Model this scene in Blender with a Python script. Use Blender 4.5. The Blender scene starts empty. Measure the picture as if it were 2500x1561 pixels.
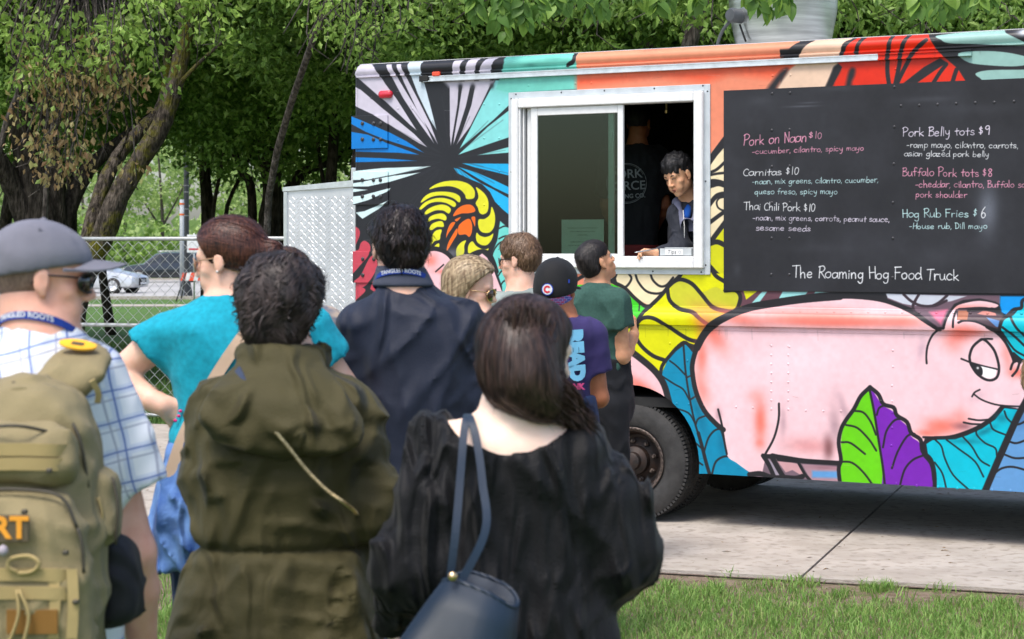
import bpy, math, random
import numpy as np
from mathutils import Vector, Matrix
from mathutils.bvhtree import BVHTree
from mathutils.geometry import tessellate_polygon

# ------------------------------------------------------------------ camera, world, sun, exposure
SC = bpy.context.scene
COL = SC.collection
FPX = 4600.0            # focal length measured in photo pixels (photo 2500 wide)
CAMH = 1.737            # eye height above the pavement
HOR = 615.0             # photo row of the horizon
cam_d = bpy.data.cameras.new('camera'); cam = bpy.data.objects.new('camera', cam_d); COL.objects.link(cam)
cam.location = (0, 0, CAMH); cam.rotation_euler = (math.pi/2, 0, 0)
cam_d.sensor_width = 36.0; cam_d.lens = FPX/2500*36
cam_d.shift_y = (HOR-780.5)/2500
cam_d.clip_start = 0.1; cam_d.clip_end = 900
cam_d.dof.use_dof = True; cam_d.dof.focus_distance = 11.9; cam_d.dof.aperture_fstop = 7.0
SC.camera = cam

SUN_EL, SUN_AZ = 62.0, 212.0     # azimuth measured clockwise from +Y (the way the camera looks)
world = bpy.data.worlds.new('World'); SC.world = world; world.use_nodes = True
wn = world.node_tree; wn.nodes.clear()
sky = wn.nodes.new('ShaderNodeTexSky'); sky.sky_type = 'NISHITA'; sky.sun_disc = False
sky.sun_elevation = math.radians(SUN_EL); sky.sun_rotation = math.radians(SUN_AZ)
sky.air_density = 1.0; sky.dust_density = 3.0; sky.ozone_density = 1.0
wbg = wn.nodes.new('ShaderNodeBackground'); wbg.inputs['Strength'].default_value = 0.15
wout = wn.nodes.new('ShaderNodeOutputWorld')
wn.links.new(sky.outputs[0], wbg.inputs[0]); wn.links.new(wbg.outputs[0], wout.inputs[0])
sun_d = bpy.data.lights.new('sun', 'SUN'); sun = bpy.data.objects.new('sun', sun_d); COL.objects.link(sun)
sun_d.energy = 1.5; sun_d.angle = math.radians(20); sun_d.color = (1.0, 0.955, 0.89)
_el, _az = math.radians(SUN_EL), math.radians(SUN_AZ)
_to = Vector((math.sin(_az)*math.cos(_el), math.cos(_az)*math.cos(_el), math.sin(_el)))
sun.rotation_euler = _to.to_track_quat('Z', 'Y').to_euler(); sun.location = _to*40
SC.view_settings.view_transform = 'Standard'; SC.view_settings.look = 'None'
SC.view_settings.exposure = 0.90; SC.view_settings.gamma = 1.0
SC.view_settings.use_curve_mapping = False
SC.render.engine = 'CYCLES'
SC.cycles.max_bounces = 6; SC.cycles.diffuse_bounces = 3; SC.cycles.transparent_max_bounces = 8
SC.cycles.use_denoising = True

R = random.Random(7)
NR = np.random.RandomState(11)

def P(px, py, Y):
    """photo pixel + distance -> world point (used to measure positions off the photograph)"""
    return Vector(((px-1250)/FPX*Y, Y, CAMH-(py-HOR)/FPX*Y))

# ------------------------------------------------------------------ materials
MATS = {}
def s2l(c):
    c = c/255.0
    return c/12.92 if c <= 0.04045 else ((c+0.055)/1.055)**2.4
def rgb(r, g, b, k=1.0):
    return (s2l(r)*k, s2l(g)*k, s2l(b)*k, 1.0)
def mat(name,col,rough=0.6,metal=0.0,var=0.15,scale=12.0,bump=0.0,bscale=60.0,col2=None,spec=0.5,detail=4.0,stretch=None,sub=0.0,coat=0.0,sheen=0.0):
    m = bpy.data.materials.new(name); m.use_nodes = True; MATS[name] = m
    nt = m.node_tree; n = nt.nodes; b = n['Principled BSDF']
    b.inputs['Roughness'].default_value = rough; b.inputs['Metallic'].default_value = metal
    b.inputs['Specular IOR Level'].default_value = spec
    if coat: b.inputs['Coat Weight'].default_value = coat
    if sheen: b.inputs['Sheen Weight'].default_value = sheen
    tc = n.new('ShaderNodeTexCoord'); mp = n.new('ShaderNodeMapping'); nt.links.new(tc.outputs['Object'],mp.inputs[0])
    if stretch: mp.inputs['Scale'].default_value = stretch
    nz = n.new('ShaderNodeTexNoise'); nz.inputs['Scale'].default_value = scale; nz.inputs['Detail'].default_value = detail
    nt.links.new(mp.outputs[0], nz.inputs['Vector'])
    rp = n.new('ShaderNodeValToRGB')
    c2 = col2 if col2 else tuple(min(1, x*(1+var)) for x in col[:3])+(1,)
    c1 = col if col2 else tuple(x*(1-var) for x in col[:3])+(1,)
    rp.color_ramp.elements[0].position = 0.3; rp.color_ramp.elements[1].position = 0.7
    rp.color_ramp.elements[0].color = c1; rp.color_ramp.elements[1].color = c2
    nt.links.new(nz.outputs[0], rp.inputs[0]); nt.links.new(rp.outputs[0], b.inputs['Base Color'])
    if bump:
        nb = n.new('ShaderNodeTexNoise'); nb.inputs['Scale'].default_value = bscale; nb.inputs['Detail'].default_value = 5
        nt.links.new(mp.outputs[0], nb.inputs['Vector'])
        bp = n.new('ShaderNodeBump'); bp.inputs['Strength'].default_value = bump; bp.inputs['Distance'].default_value = 0.01
        nt.links.new(nb.outputs[0], bp.inputs['Height']); nt.links.new(bp.outputs[0], b.inputs['Normal'])
    return m

# ------------------------------------------------------------------ objects
MW = {}      # world matrix of every root and of whatever hangs under it
def tag(o, label=None, cat=None, group=None, kind=None):
    if label: o['label'] = label
    if cat: o['category'] = cat
    if group: o['group'] = group
    if kind: o['kind'] = kind
    return o
def thing(name, loc, label, cat, M=None, group=None):
    o = bpy.data.objects.new(name, None); COL.objects.link(o)
    o.empty_display_size = 0.2
    Mx = M if M is not None else Matrix.Translation(Vector(loc))
    o.matrix_world = Mx; MW[o] = Mx
    return tag(o, label, cat, group)
def mesh_from(verts, faces, smooth=True):
    me = bpy.data.meshes.new('m')
    if isinstance(faces, np.ndarray):
        nv = len(verts); nf, k = faces.shape
        me.vertices.add(nv); me.vertices.foreach_set('co', np.asarray(verts, dtype=np.float32).ravel())
        me.loops.add(nf*k); me.loops.foreach_set('vertex_index', faces.astype(np.int32).ravel())
        me.polygons.add(nf); me.polygons.foreach_set('loop_start', np.arange(0, nf*k, k, dtype=np.int32))
        me.polygons.foreach_set('loop_total', np.full(nf, k, dtype=np.int32))
        me.update(calc_edges=True)
    else:
        me.from_pydata([tuple(v) for v in verts], [], faces); me.update()
    me.polygons.foreach_set('use_smooth', np.full(len(me.polygons), smooth, dtype=bool))
    return me
def obj(name, verts, faces, m, parent=None, smooth=True, world=False, kind=None, label=None):
    """world=True: verts are world coordinates and are moved into the parent's frame"""
    if parent is not None and world:
        Mi = np.array(MW[parent].inverted())
        v = np.asarray([tuple(x) for x in verts],dtype=np.float64) if not isinstance(verts,np.ndarray) else verts
        verts = v@Mi[:3, :3].T + Mi[:3, 3]
    me = mesh_from(verts, faces, smooth); me.name = name
    if m is not None:
        me.materials.append(m)
    o = bpy.data.objects.new(name, me); COL.objects.link(o)
    if parent is not None:
        o.parent = parent; MW[o] = MW[parent]
    else:
        MW[o] = Matrix.Identity(4)
    if kind: o['kind'] = kind
    if label: o['label'] = label
    return o
class MB:
    """collects boxes, tubes, lathes and prisms into one mesh"""
    def __init__(s): s.v = []; s.f = []
    def add(s, v, f):
        k = len(s.v); s.v += [Vector(x) for x in v]; s.f += [tuple(i+k for i in q) for q in f]; return s
    def box(s, a, b, bev=0.0):
        x0, y0, z0 = a; x1, y1, z1 = b
        if x0 > x1: x0, x1 = x1, x0
        if y0 > y1: y0, y1 = y1, y0
        if z0 > z1: z0, z1 = z1, z0
        if bev <= 0:
            v = [(x0,y0,z0),(x1,y0,z0),(x1,y1,z0),(x0,y1,z0),(x0,y0,z1),(x1,y0,z1),(x1,y1,z1),(x0,y1,z1)]
            f = [(0,3,2,1),(4,5,6,7),(0,1,5,4),(1,2,6,5),(2,3,7,6),(3,0,4,7)]
            return s.add(v, f)
        v = []; idx = {}
        for ix, X, sx in ((0,x0,1),(1,x1,-1)):
            for iy, Y, sy in ((0,y0,1),(1,y1,-1)):
                for iz, Z, sz in ((0,z0,1),(1,z1,-1)):
                    idx[(ix,iy,iz)] = len(v)
                    v += [(X, Y+sy*bev, Z+sz*bev), (X+sx*bev, Y, Z+sz*bev), (X+sx*bev, Y+sy*bev, Z)]
        f = []
        for i in (0,1):
            q = [idx[(i,0,0)],idx[(i,1,0)],idx[(i,1,1)],idx[(i,0,1)]]; f.append(tuple(q) if i else tuple(reversed(q)))
            q = [idx[(0,i,0)]+1,idx[(1,i,0)]+1,idx[(1,i,1)]+1,idx[(0,i,1)]+1]; f.append(tuple(reversed(q)) if i else tuple(q))
            q = [idx[(0,0,i)]+2,idx[(1,0,i)]+2,idx[(1,1,i)]+2,idx[(0,1,i)]+2]; f.append(tuple(q) if i else tuple(reversed(q)))
        for a_ in (0,1):
            for b_ in (0,1):
                p, q = idx[(a_,b_,0)], idx[(a_,b_,1)]; f.append((p, p+1, q+1, q))
                p, q = idx[(a_,0,b_)], idx[(a_,1,b_)]; f.append((p, p+2, q+2, q))
                p, q = idx[(0,a_,b_)], idx[(1,a_,b_)]; f.append((p+1, p+2, q+2, q+1))
                for c_ in (0,1):
                    pass
        for k in idx.values(): f.append((k, k+1, k+2))
        return s.add(v, f)
    def tube(s, pts, rad, n=8, cap=True, flat=None):
        pts = [Vector(p) for p in pts]; N = len(pts)
        rads = rad if isinstance(rad, (list, tuple)) else [rad]*N
        v = []; f = []; prev = None
        for i, p in enumerate(pts):
            t = (pts[min(i+1, N-1)]-pts[max(i-1, 0)]).normalized()
            if prev is None:
                a = t.cross(Vector((0,0,1)))
                if a.length < 0.1: a = t.cross(Vector((0,1,0)))
                a.normalize()
            else:
                a = (prev-t*prev.dot(t)).normalized()
            prev = a; b = t.cross(a)
            for k in range(n):
                an = 2*math.pi*k/n
                v.append(p+(a*math.cos(an)+b*math.sin(an))*rads[i])
        for i in range(N-1):
            for k in range(n):
                f.append((i*n+k, i*n+(k+1)%n, (i+1)*n+(k+1)%n, (i+1)*n+k))
        if cap:
            f.append(tuple(range(n-1, -1, -1))); f.append(tuple((N-1)*n+k for k in range(n)))
        return s.add(v, f)
    def lathe(s, prof, origin, axis, n=24, a0=0.0, a1=2*math.pi):
        """prof: (radius, height along axis)"""
        ax = Vector(axis).normalized(); a = ax.cross(Vector((0,0,1)))
        if a.length < 0.1: a = ax.cross(Vector((1,0,0)))
        a.normalize(); b = ax.cross(a); o = Vector(origin); v = []; f = []
        full = abs(a1-a0-2*math.pi) < 1e-6; m = n if full else n+1
        for (r, h) in prof:
            for k in range(m):
                an = a0+(a1-a0)*k/n
                v.append(o+ax*h+(a*math.cos(an)+b*math.sin(an))*r)
        for i in range(len(prof)-1):
            for k in range(n):
                k2 = (k+1) % m
                f.append((i*m+k, i*m+k2, (i+1)*m+k2, (i+1)*m+k))
        return s.add(v, f)
    def prism(s, poly, d, to3):
        """poly 2D, extruded by d; to3(x, y, t) -> 3D"""
        n = len(poly); v = [to3(x, y, 0) for x, y in poly]+[to3(x, y, d) for x, y in poly]
        tri = tessellate_polygon([[Vector((x, y, 0)) for x, y in poly]])
        f = [tuple(t) for t in tri]+[tuple(i+n for i in reversed(t)) for t in tri]
        f += [(i, (i+1) % n, (i+1) % n+n, i+n) for i in range(n)]
        return s.add(v, f)
    def sweep(s, prof, pts_fn, us, close=False):
        """prof list of 2D; pts_fn(u, a, b)->3D for each u"""
        n = len(prof); v = []; f = []
        for u in us:
            for (a, b) in prof: v.append(pts_fn(u, a, b))
        for i in range(len(us)-1):
            for k in range(n if close else n-1):
                k2 = (k+1) % n
                f.append((i*n+k, i*n+k2, (i+1)*n+k2, (i+1)*n+k))
        if close:
            f.append(tuple(range(n))); f.append(tuple((len(us)-1)*n+k for k in range(n-1, -1, -1)))
        return s.add(v, f)
    def build(s, name, m, parent=None, smooth=False, world=False, kind=None, label=None):
        o = obj(name, [tuple(x) for x in s.v], s.f, m, parent, smooth, world, kind, label)
        return o
def fix_normals(o):
    import bmesh
    bm = bmesh.new(); bm.from_mesh(o.data); bmesh.ops.recalc_face_normals(bm,faces=bm.faces); bm.to_mesh(o.data); bm.free()
def autosmooth(o, deg=35):
    me = o.data
    me.polygons.foreach_set('use_smooth', np.ones(len(me.polygons), dtype=bool))
    me.set_sharp_from_angle(angle=math.radians(deg))
def share(o, name, parent, loc=None, M=None):
    """a further piece that shares mesh data"""
    c = bpy.data.objects.new(name, o.data); COL.objects.link(c)
    if parent is not None: c.parent = parent
    MW[c] = MW.get(parent, Matrix.Identity(4))
    if M is not None: c.matrix_local = M
    elif loc is not None: c.location = loc
    return c
def crs(pts, closed=False, k=6):
    """Catmull-Rom through points"""
    p = np.array([tuple(q) for q in pts], dtype=float); n = len(p)
    if n < 3: return p
    if closed: q = np.vstack([p[-1:], p, p[:2]]); segs = n
    else: q = np.vstack([2*p[0]-p[1], p, 2*p[-1]-p[-2]]); segs = n-1
    out = []
    for i in range(segs):
        a, b, c, d = q[i], q[i+1], q[i+2], q[i+3]
        for t in np.arange(k)/k:
            out.append(0.5*((2*b)+(c-a)*t+(2*a-5*b+4*c-d)*t*t+(3*b-a-3*c+d)*t**3))
    if not closed: out.append(p[-1])
    return np.array(out)
def text_obj(name,body,size,m,parent,M,extrude=0.0006,label=None,shear=0.0,bold=0.0,align='CENTER',bend=None):
    """flat print lettering: the built-in font turned into a mesh; M places it in the parent's frame"""
    cu = bpy.data.curves.new('t','FONT'); cu.body = body; cu.size = size; cu.align_x = align; cu.align_y = 'CENTER'
    cu.extrude = extrude; cu.shear = shear; cu.offset = bold; cu.resolution_u = 3
    to = bpy.data.objects.new('t', cu); COL.objects.link(to)
    dg = bpy.context.evaluated_depsgraph_get(); me = bpy.data.meshes.new_from_object(to.evaluated_get(dg))
    bpy.data.objects.remove(to); bpy.data.curves.remove(cu)
    if bend:
        for v in me.vertices: v.co = Vector(bend(v.co.x, v.co.y, v.co.z))
    me.transform(M); me.name = name
    me.materials.clear(); me.materials.append(m)
    o = bpy.data.objects.new(name, me); COL.objects.link(o); o.parent = parent; MW[o] = MW[parent]
    if label: o['label'] = label
    return o

# ------------------------------------------------------------------ painting a surface's own colours (mural, chalk)
class Canvas:
    def __init__(s, u0, u1, z0, z1, res, base):
        s.u0, s.z0, s.res = u0, z0, res
        s.w = int((u1-u0)*res); s.h = int((z1-z0)*res); s.u1 = u0+s.w/res; s.z1 = z0+s.h/res
        s.a = np.zeros((s.h, s.w, 3), np.float32); s.a[:] = np.array(base)/255.0
    def _box(s, p, pad):
        x0 = max(0, int(p[:, 0].min()-pad)); x1 = min(s.w, int(p[:, 0].max()+pad)+2)
        y0 = max(0, int(p[:, 1].min()-pad)); y1 = min(s.h, int(p[:, 1].max()+pad)+2)
        if x1 <= x0 or y1 <= y0: return None
        yy, xx = np.mgrid[y0:y1, x0:x1].astype(np.float32)
        return x0, x1, y0, y1, xx, yy
    def px(s, pts):
        p = np.array([tuple(q) for q in pts],dtype=float); return np.stack([(p[:,0]-s.u0)*s.res,(p[:,1]-s.z0)*s.res],1)
    def _blend(s, b, al, col):
        x0, x1, y0, y1 = b; al = al[..., None]; c = np.array(col, np.float32)/255.0
        s.a[y0:y1, x0:x1] = s.a[y0:y1, x0:x1]*(1-al)+c*al
    def _d(s, p, xx, yy, closed):
        d = np.full(xx.shape, 1e9, np.float32); ins = np.zeros(xx.shape, bool); n = len(p)
        for i in range(n if closed else n-1):
            ax, ay = p[i]; bx, by = p[(i+1) % n]; ex, ey = bx-ax, by-ay; L = ex*ex+ey*ey+1e-9
            t = np.clip(((xx-ax)*ex+(yy-ay)*ey)/L, 0, 1)
            d = np.minimum(d, (xx-ax-t*ex)**2+(yy-ay-t*ey)**2)
            if closed and ay != by:
                c = ((yy >= ay) != (yy >= by)) & (xx < ex*(yy-ay)/(by-ay)+ax); ins ^= c
        return np.sqrt(d), ins
    def fill(s, pts, col, soft=1.2, alpha=1.0):
        p = s.px(pts); b = s._box(p, soft+1)
        if b is None: return
        d, ins = s._d(p, b[4], b[5], True); d = np.where(ins, -d, d)
        s._blend(b[:4], np.clip(0.5-d/soft, 0, 1)*alpha, col)
    def stroke(s, pts, w, col, soft=1.2, alpha=1.0):
        p = s.px(pts); b = s._box(p, w+soft+2)
        if b is None: return
        d, _ = s._d(p, b[4], b[5], False)
        s._blend(b[:4], np.clip(0.5-(d-w/2)/soft, 0, 1)*alpha, col)
    def blob(s, c, rx, ry, col, alpha=0.8, ang=0.0):
        q = s.px([c])[0]; m = max(rx, ry)*2.2; b = s._box(np.array([q]), m)
        if b is None: return
        X = b[4]-q[0]; Yv = b[5]-q[1]; ca, sa = math.cos(ang), math.sin(ang)
        a_ = (X*ca+Yv*sa)/rx; b_ = (-X*sa+Yv*ca)/ry
        s._blend(b[:4], alpha*np.exp(-(a_*a_+b_*b_)*1.1), col)
    def image(s, name):
        im = bpy.data.images.new(name, s.w, s.h, alpha=False)
        px = np.ones((s.h, s.w, 4), np.float32); px[..., :3] = np.clip(s.a, 0, 1)
        im.pixels.foreach_set(px.ravel()); im.update(); im.pack(); return im
def fbm(h, w, cell, seed=0, octs=4):
    """smooth random field in 0..1"""
    rs = np.random.RandomState(seed); out = np.zeros((h, w), np.float32); amp = 1; tot = 0
    for o in range(octs):
        c = max(2, cell/2**o); gh, gw = int(h/c)+3, int(w/c)+3; g = rs.rand(gh, gw).astype(np.float32)
        y = np.arange(h)/c; x = np.arange(w)/c; yi = y.astype(int); xi = x.astype(int)
        fy = (y-yi)[:, None]; fx = (x-xi)[None]; fy = fy*fy*(3-2*fy); fx = fx*fx*(3-2*fx)
        a = g[yi][:, xi]; b = g[yi][:, xi+1]; c_ = g[yi+1][:, xi]; d = g[yi+1][:, xi+1]
        out += amp*((a*(1-fx)+b*fx)*(1-fy)+(c_*(1-fx)+d*fx)*fy); tot += amp; amp *= 0.5
    return out/tot
# ================================================================== FOOD TRUCK
# measured plane of the painted side: left edge and right part of the frame
_sA, _sB = 351.0, 418.7
TX0, TY0 = (865-1250)/_sA, FPX/_sA
TX1, TY1 = (2500-1250)/_sB, FPX/_sB
_L = math.hypot(TX1-TX0, TY1-TY0); CT, ST = (TX1-TX0)/_L, (TY0-TY1)/_L
TM = Matrix(((CT,ST,0,TX0),(-ST,CT,0,TY0),(0,0,1,0),(0,0,0,1)))   # local x along the side, y inward, z up
def sp(px):        # photo pixels per metre on the side at a column
    return _sA+(_sB-_sA)*(px-865)/(2500-865)
def UZ(px, py, off=0.0):
    """photo pixel -> (along, up) on the side plane pushed inward by off"""
    a = (px-1250)/FPX
    X0, Y0 = TX0+ST*off, TY0+CT*off
    u = (a*Y0-X0)/(CT+a*ST); Y = Y0-u*ST
    return u, CAMH-(py-HOR)/FPX*Y
def tr(ox, oy, k):           # a reader for coordinates measured in an enlarged crop of the photo
    def f(*pts, c=False, s=True, n=4):
        p = [(ox+x*k, oy+y*k) for x, y in pts]
        if s and len(p) > 2: p = crs(p, c, n)
        return [UZ(x, y) for x, y in p]
    f.k = k; f.o = (ox, oy); return f
cA = tr(840,60,.3043); cM = tr(840,440,.2116); cP = tr(1450,640,.4101); cQ = tr(1900,640,.4101); cB = tr(1740,60,.4365)
cS = tr(1720,300,.2778); cF = tr(1750,0,.16515); cG = tr(2250,680,.18519); cE = tr(2300,1000,.15873); cK = tr(1360,640,.09259)
MRES = 300
mc = Canvas(-0.06, 6.5, 0.29, 3.12, MRES, (38, 39, 44))
def W(f, w, px=1600):  # stroke width measured in a crop -> canvas px
    return w*f.k/sp(px)*MRES
BK = (38, 37, 41)
LAV = (205,199,213); PAL = (205,220,230); AQ = (140,220,218); SKY = (52,176,230); BLU = (35,128,208); MINT = (212,236,236)
def poly(f, col, *pts, c=True, s=False, soft=1.3, al=1.0): mc.fill(f(*pts, c=c, s=s), col, soft, al)
def spol(f, col, *pts, soft=1.3, al=1.0): mc.fill(f(*pts, c=True, s=True), col, soft, al)
def strk(f,w,*pts,col=BK,px=1700,soft=1.3,al=1.0): mc.stroke(f(*pts,s=True),W(f,w,px),col,soft,al)
def blob(f, x, y, rx, ry, col, al=.8, ang=0, px=1700):
    mc.blob(f((x, y))[0], W(f, rx, px), W(f, ry, px), col, al, ang)
# ---- starburst at the rear of the truck
poly(cA,LAV,(60,330),(180,300),(245,345),(330,480),(420,600),(580,852),(530,810),(330,620),(290,590),(130,450),(60,400))
poly(cA,LAV,(60,490),(130,525),(220,600),(300,670),(450,790),(560,880),(665,987),(600,955),(430,850),(250,735),(60,645))
poly(cA, LAV, (335,322),(378,322),(440,450),(530,600),(640,780),(720,957),(600,790),(470,590),(390,440))
poly(cA, LAV, (418,320),(455,320),(500,430),(600,620),(690,800),(750,962),(700,880),(590,700),(480,470))
poly(cA, PAL, (505,300),(618,295),(622,400),(650,500),(700,690),(740,850),(690,770),(590,560),(530,400))
poly(cA, LAV, (845,470),(918,480),(908,650),(870,880),(855,975),(848,900))
poly(cA, LAV, (950,480),(1015,480),(975,660),(925,820),(875,965),(885,880),(920,680))
poly(cA, LAV, (1055,470),(1180,470),(1110,620),(1010,820),(902,965),(950,850),(1020,650))
poly(cA, LAV, (880,290),(952,285),(935,340),(925,460),(865,460))
poly(cA, LAV, (1000,280),(1080,272),(1050,380),(1040,470),(965,470),(975,370))
poly(cA, LAV, (1140,272),(1235,265),(1190,330),(1165,460),(1080,460),(1090,360))
poly(cA, LAV, (790,455),(1210,448),(1190,490),(1060,505),(940,498),(840,505),soft=8)
poly(cA, AQ, (1215,450),(1330,450),(1330,642),(1200,765),(1060,885),(925,1000),(1000,860),(1110,640))
poly(cA, AQ, (1330,685),(1330,905),(1150,965),(915,1048),(1000,970),(1150,825))
poly(cA, AQ, (1330,983),(1330,1030),(1070,1051),(1200,1018))
poly(cA, SKY, (945,1117),(1330,1120),(1330,1217),(1180,1180),(1050,1150))
poly(cA, SKY, (915,1145),(1060,1190),(1200,1250),(1330,1312),(1330,1372),(1200,1310),(1050,1225))
poly(cA, SKY, (878,1153),(925,1163),(1000,1215),(1110,1285),(1000,1240),(905,1195))
poly(cM, SKY, (1585,45),(1700,100),(1910,218),(1910,412),(1830,345),(1740,255),(1680,140))
poly(cA, BLU, (50,735),(150,775),(350,862),(500,940),(640,1032),(560,1000),(340,930),(180,865),(50,795))
poly(cA, BLU, (50,862),(200,888),(360,960),(600,1047),(430,1032),(50,1022))
poly(cA, BLU, (50,1066),(300,1075),(580,1096),(400,1102),(50,1108))
poly(cA, MINT, (60,1180),(300,1155),(692,1140),(600,1165),(360,1215),(200,1248),(60,1252))
poly(cA, MINT, (60,1280),(150,1265),(400,1215),(610,1190),(500,1225),(350,1270),(200,1302),(60,1305))
poly(cA, MINT, (60,1318),(195,1330),(60,1352))
poly(cA, MINT, (60,1385),(150,1375),(372,1315),(350,1345),(200,1412),(60,1452))
poly(cM, MINT, (128,378),(230,362),(380,300),(515,240),(400,335),(210,450))
for _i in range(30):      # dry-brush streaks inside the black rays
    _a = R.uniform(0, 6.28); _r0 = R.uniform(60, 160); _r1 = _r0+R.uniform(150, 420)
    strk(cA,R.uniform(2,5),(850+_r0*math.cos(_a),1080+_r0*math.sin(_a)),(850+_r1*math.cos(_a),1080+_r1*math.sin(_a)),col=(56,57,64),soft=3,al=.5,px=1100)
# drips where two rays start under the rail
for _x, _y in ((930, 500), (1030, 500), (1185, 495)): blob(cA, _x, _y, 22, 26, (40,40,45), .9, px=1100)
# ---- teal and salmon band over the window
poly(cA, (118, 206, 190), (1270,240),(1880,200),(1880,522),(1330,552),(1215,520),(1260,400),(1290,310),soft=3)
blob(cA,1330,520,120,40,(118,206,190),.8,px=1300); blob(cA,1560,350,300,25,(90,170,160),.5,px=1300)
strk(cA,34,(1845,215),(1850,290),(1800,330),px=1400); strk(cA,26,(1270,262),(1215,300),(1190,440),px=1250)
blob(cA, 1500, 330, 60, 14, (60,120,112), .5, px=1300); blob(cA, 1700, 280, 90, 16, (80,160,150), .5, px=1300)
poly(cA, (238, 146, 116), (1868,180),(3500,80),(3500,2300),(1868,2300))
poly(cA, (226, 150, 118), (1868,180),(4300,20),(4300,150),(1868,320), soft=4)
poly(cA,(246,108,78),(1868,420),(2900,340),(3800,260),(3800,420),(3400,430),(3100,400),(2900,470),(2500,420),(2300,445),(1868,500),soft=18)
# ---- above and beside the chalkboard
poly(cF, (236,196,170), (1450,560),(2060,530),(1990,600),(1860,780),(1760,900),(1160,900),(1260,740))
poly(cF,(240,206,180),(1200,930),(1800,930),(1720,1010),(1600,1300),(1500,1500),(800,1500),(900,1290),(1040,1060),soft=4)
spol(cF,BK,(1290,560),(1500,550),(1400,620),(1290,720),(1200,860),(1160,900),(970,900),(1010,830),(1090,720),(1180,640))
spol(cF,BK,(1040,1020),(960,1050),(880,1130),(740,1320),(700,1420),(840,1420),(880,1310),(950,1200),(1030,1090),soft=9)
poly(cF,(226,60,44),(2060,520),(4300,380),(4300,1500),(1600,1500),(1700,1290),(1850,1000),(1780,930),(1850,830),(1930,620))
spol(cF,BK,(2020,530),(2060,540),(2030,590),(1930,690),(1880,800),(1800,850),(1830,770),(1880,640),(1990,570))
spol(cF,BK,(2140,520),(2205,530),(2180,590),(2110,700),(2100,790),(2060,820),(2030,790),(2060,680),(2100,590))
spol(cF, BK, (1740,990),(1810,1010),(1815,1060),(1740,1200),(1690,1310),(1600,1330),(1680,1150), soft=7)
spol(cF,BK,(1990,1010),(2040,1030),(2030,1130),(1990,1220),(1980,1320),(1900,1320),(1920,1180),(1950,1060),soft=7)
for s_ in ([(985,340),(975,250),(985,130),(1008,40)],[(1020,335),(1040,240),(1060,130),(1105,40)],[(1030,330),(1080,230),(1130,150),(1195,90)]): strk(cB,24,*s_,px=2150)
poly(cB,BK,(1065,330),(1180,240),(1270,190),(1310,215),(1240,260),(1140,330)); strk(cB,22,(1235,325),(1270,270),(1305,225),px=2250)
strk(cB, 24, (1340,325),(1350,290),(1362,255), px=2300)
poly(cB, BK, (1185,30),(1800,-10),(1800,330),(1420,330),(1370,250),(1300,190),(1250,140))
SAGE = (152, 192, 184)
spol(cB,SAGE,(1250,65),(1400,40),(1600,15),(1640,50),(1730,95),(1760,120),(1600,118),(1450,112),(1320,108),(1280,90))
spol(cB, SAGE, (1375,165),(1500,150),(1640,158),(1760,185),(1790,215),(1700,236),(1560,232),(1430,215))
spol(cB, SAGE, (1470,275),(1540,258),(1700,255),(1900,258),(1900,330),(1560,325),(1490,300))
blob(cB, 1740, 45, 40, 24, (225,232,240), .9, px=2500)
# ---- strip between window and board
poly(cS,(243,226,186),(0,300),(220,60),(220,1000),(0,1100)); poly(cS,(238,146,116),(0,0),(176,0),(176,120),(50,275),(0,340))
poly(cS, (214,214,44), (60,1050),(180,880),(220,880),(220,1520),(0,1520),(0,1080))
poly(cS, BK, (45,285),(176,110),(180,210),(110,290),(50,375))
strk(cS, 26, (50,440),(110,410),(180,345), px=1750); strk(cS, 22, (50,462),(110,450),(180,443), px=1750)
spol(cS,BK,(45,505),(110,500),(180,525),(185,575),(120,560),(45,575)); spol(cS,BK,(45,690),(100,625),(180,610),(185,655),(110,670),(45,745))
strk(cS, 16, (180,655),(130,665),(105,700),(115,745),(150,770),(180,772), px=1750)
strk(cS, 36, (45,880),(110,830),(180,780), px=1750); strk(cS, 44, (55,1045),(110,970),(185,870), px=1750)
strk(cS, 44, (45,1065),(110,1050),(180,1080), px=1750); strk(cS, 46, (45,1270),(100,1330),(180,1400), px=1750)
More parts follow.
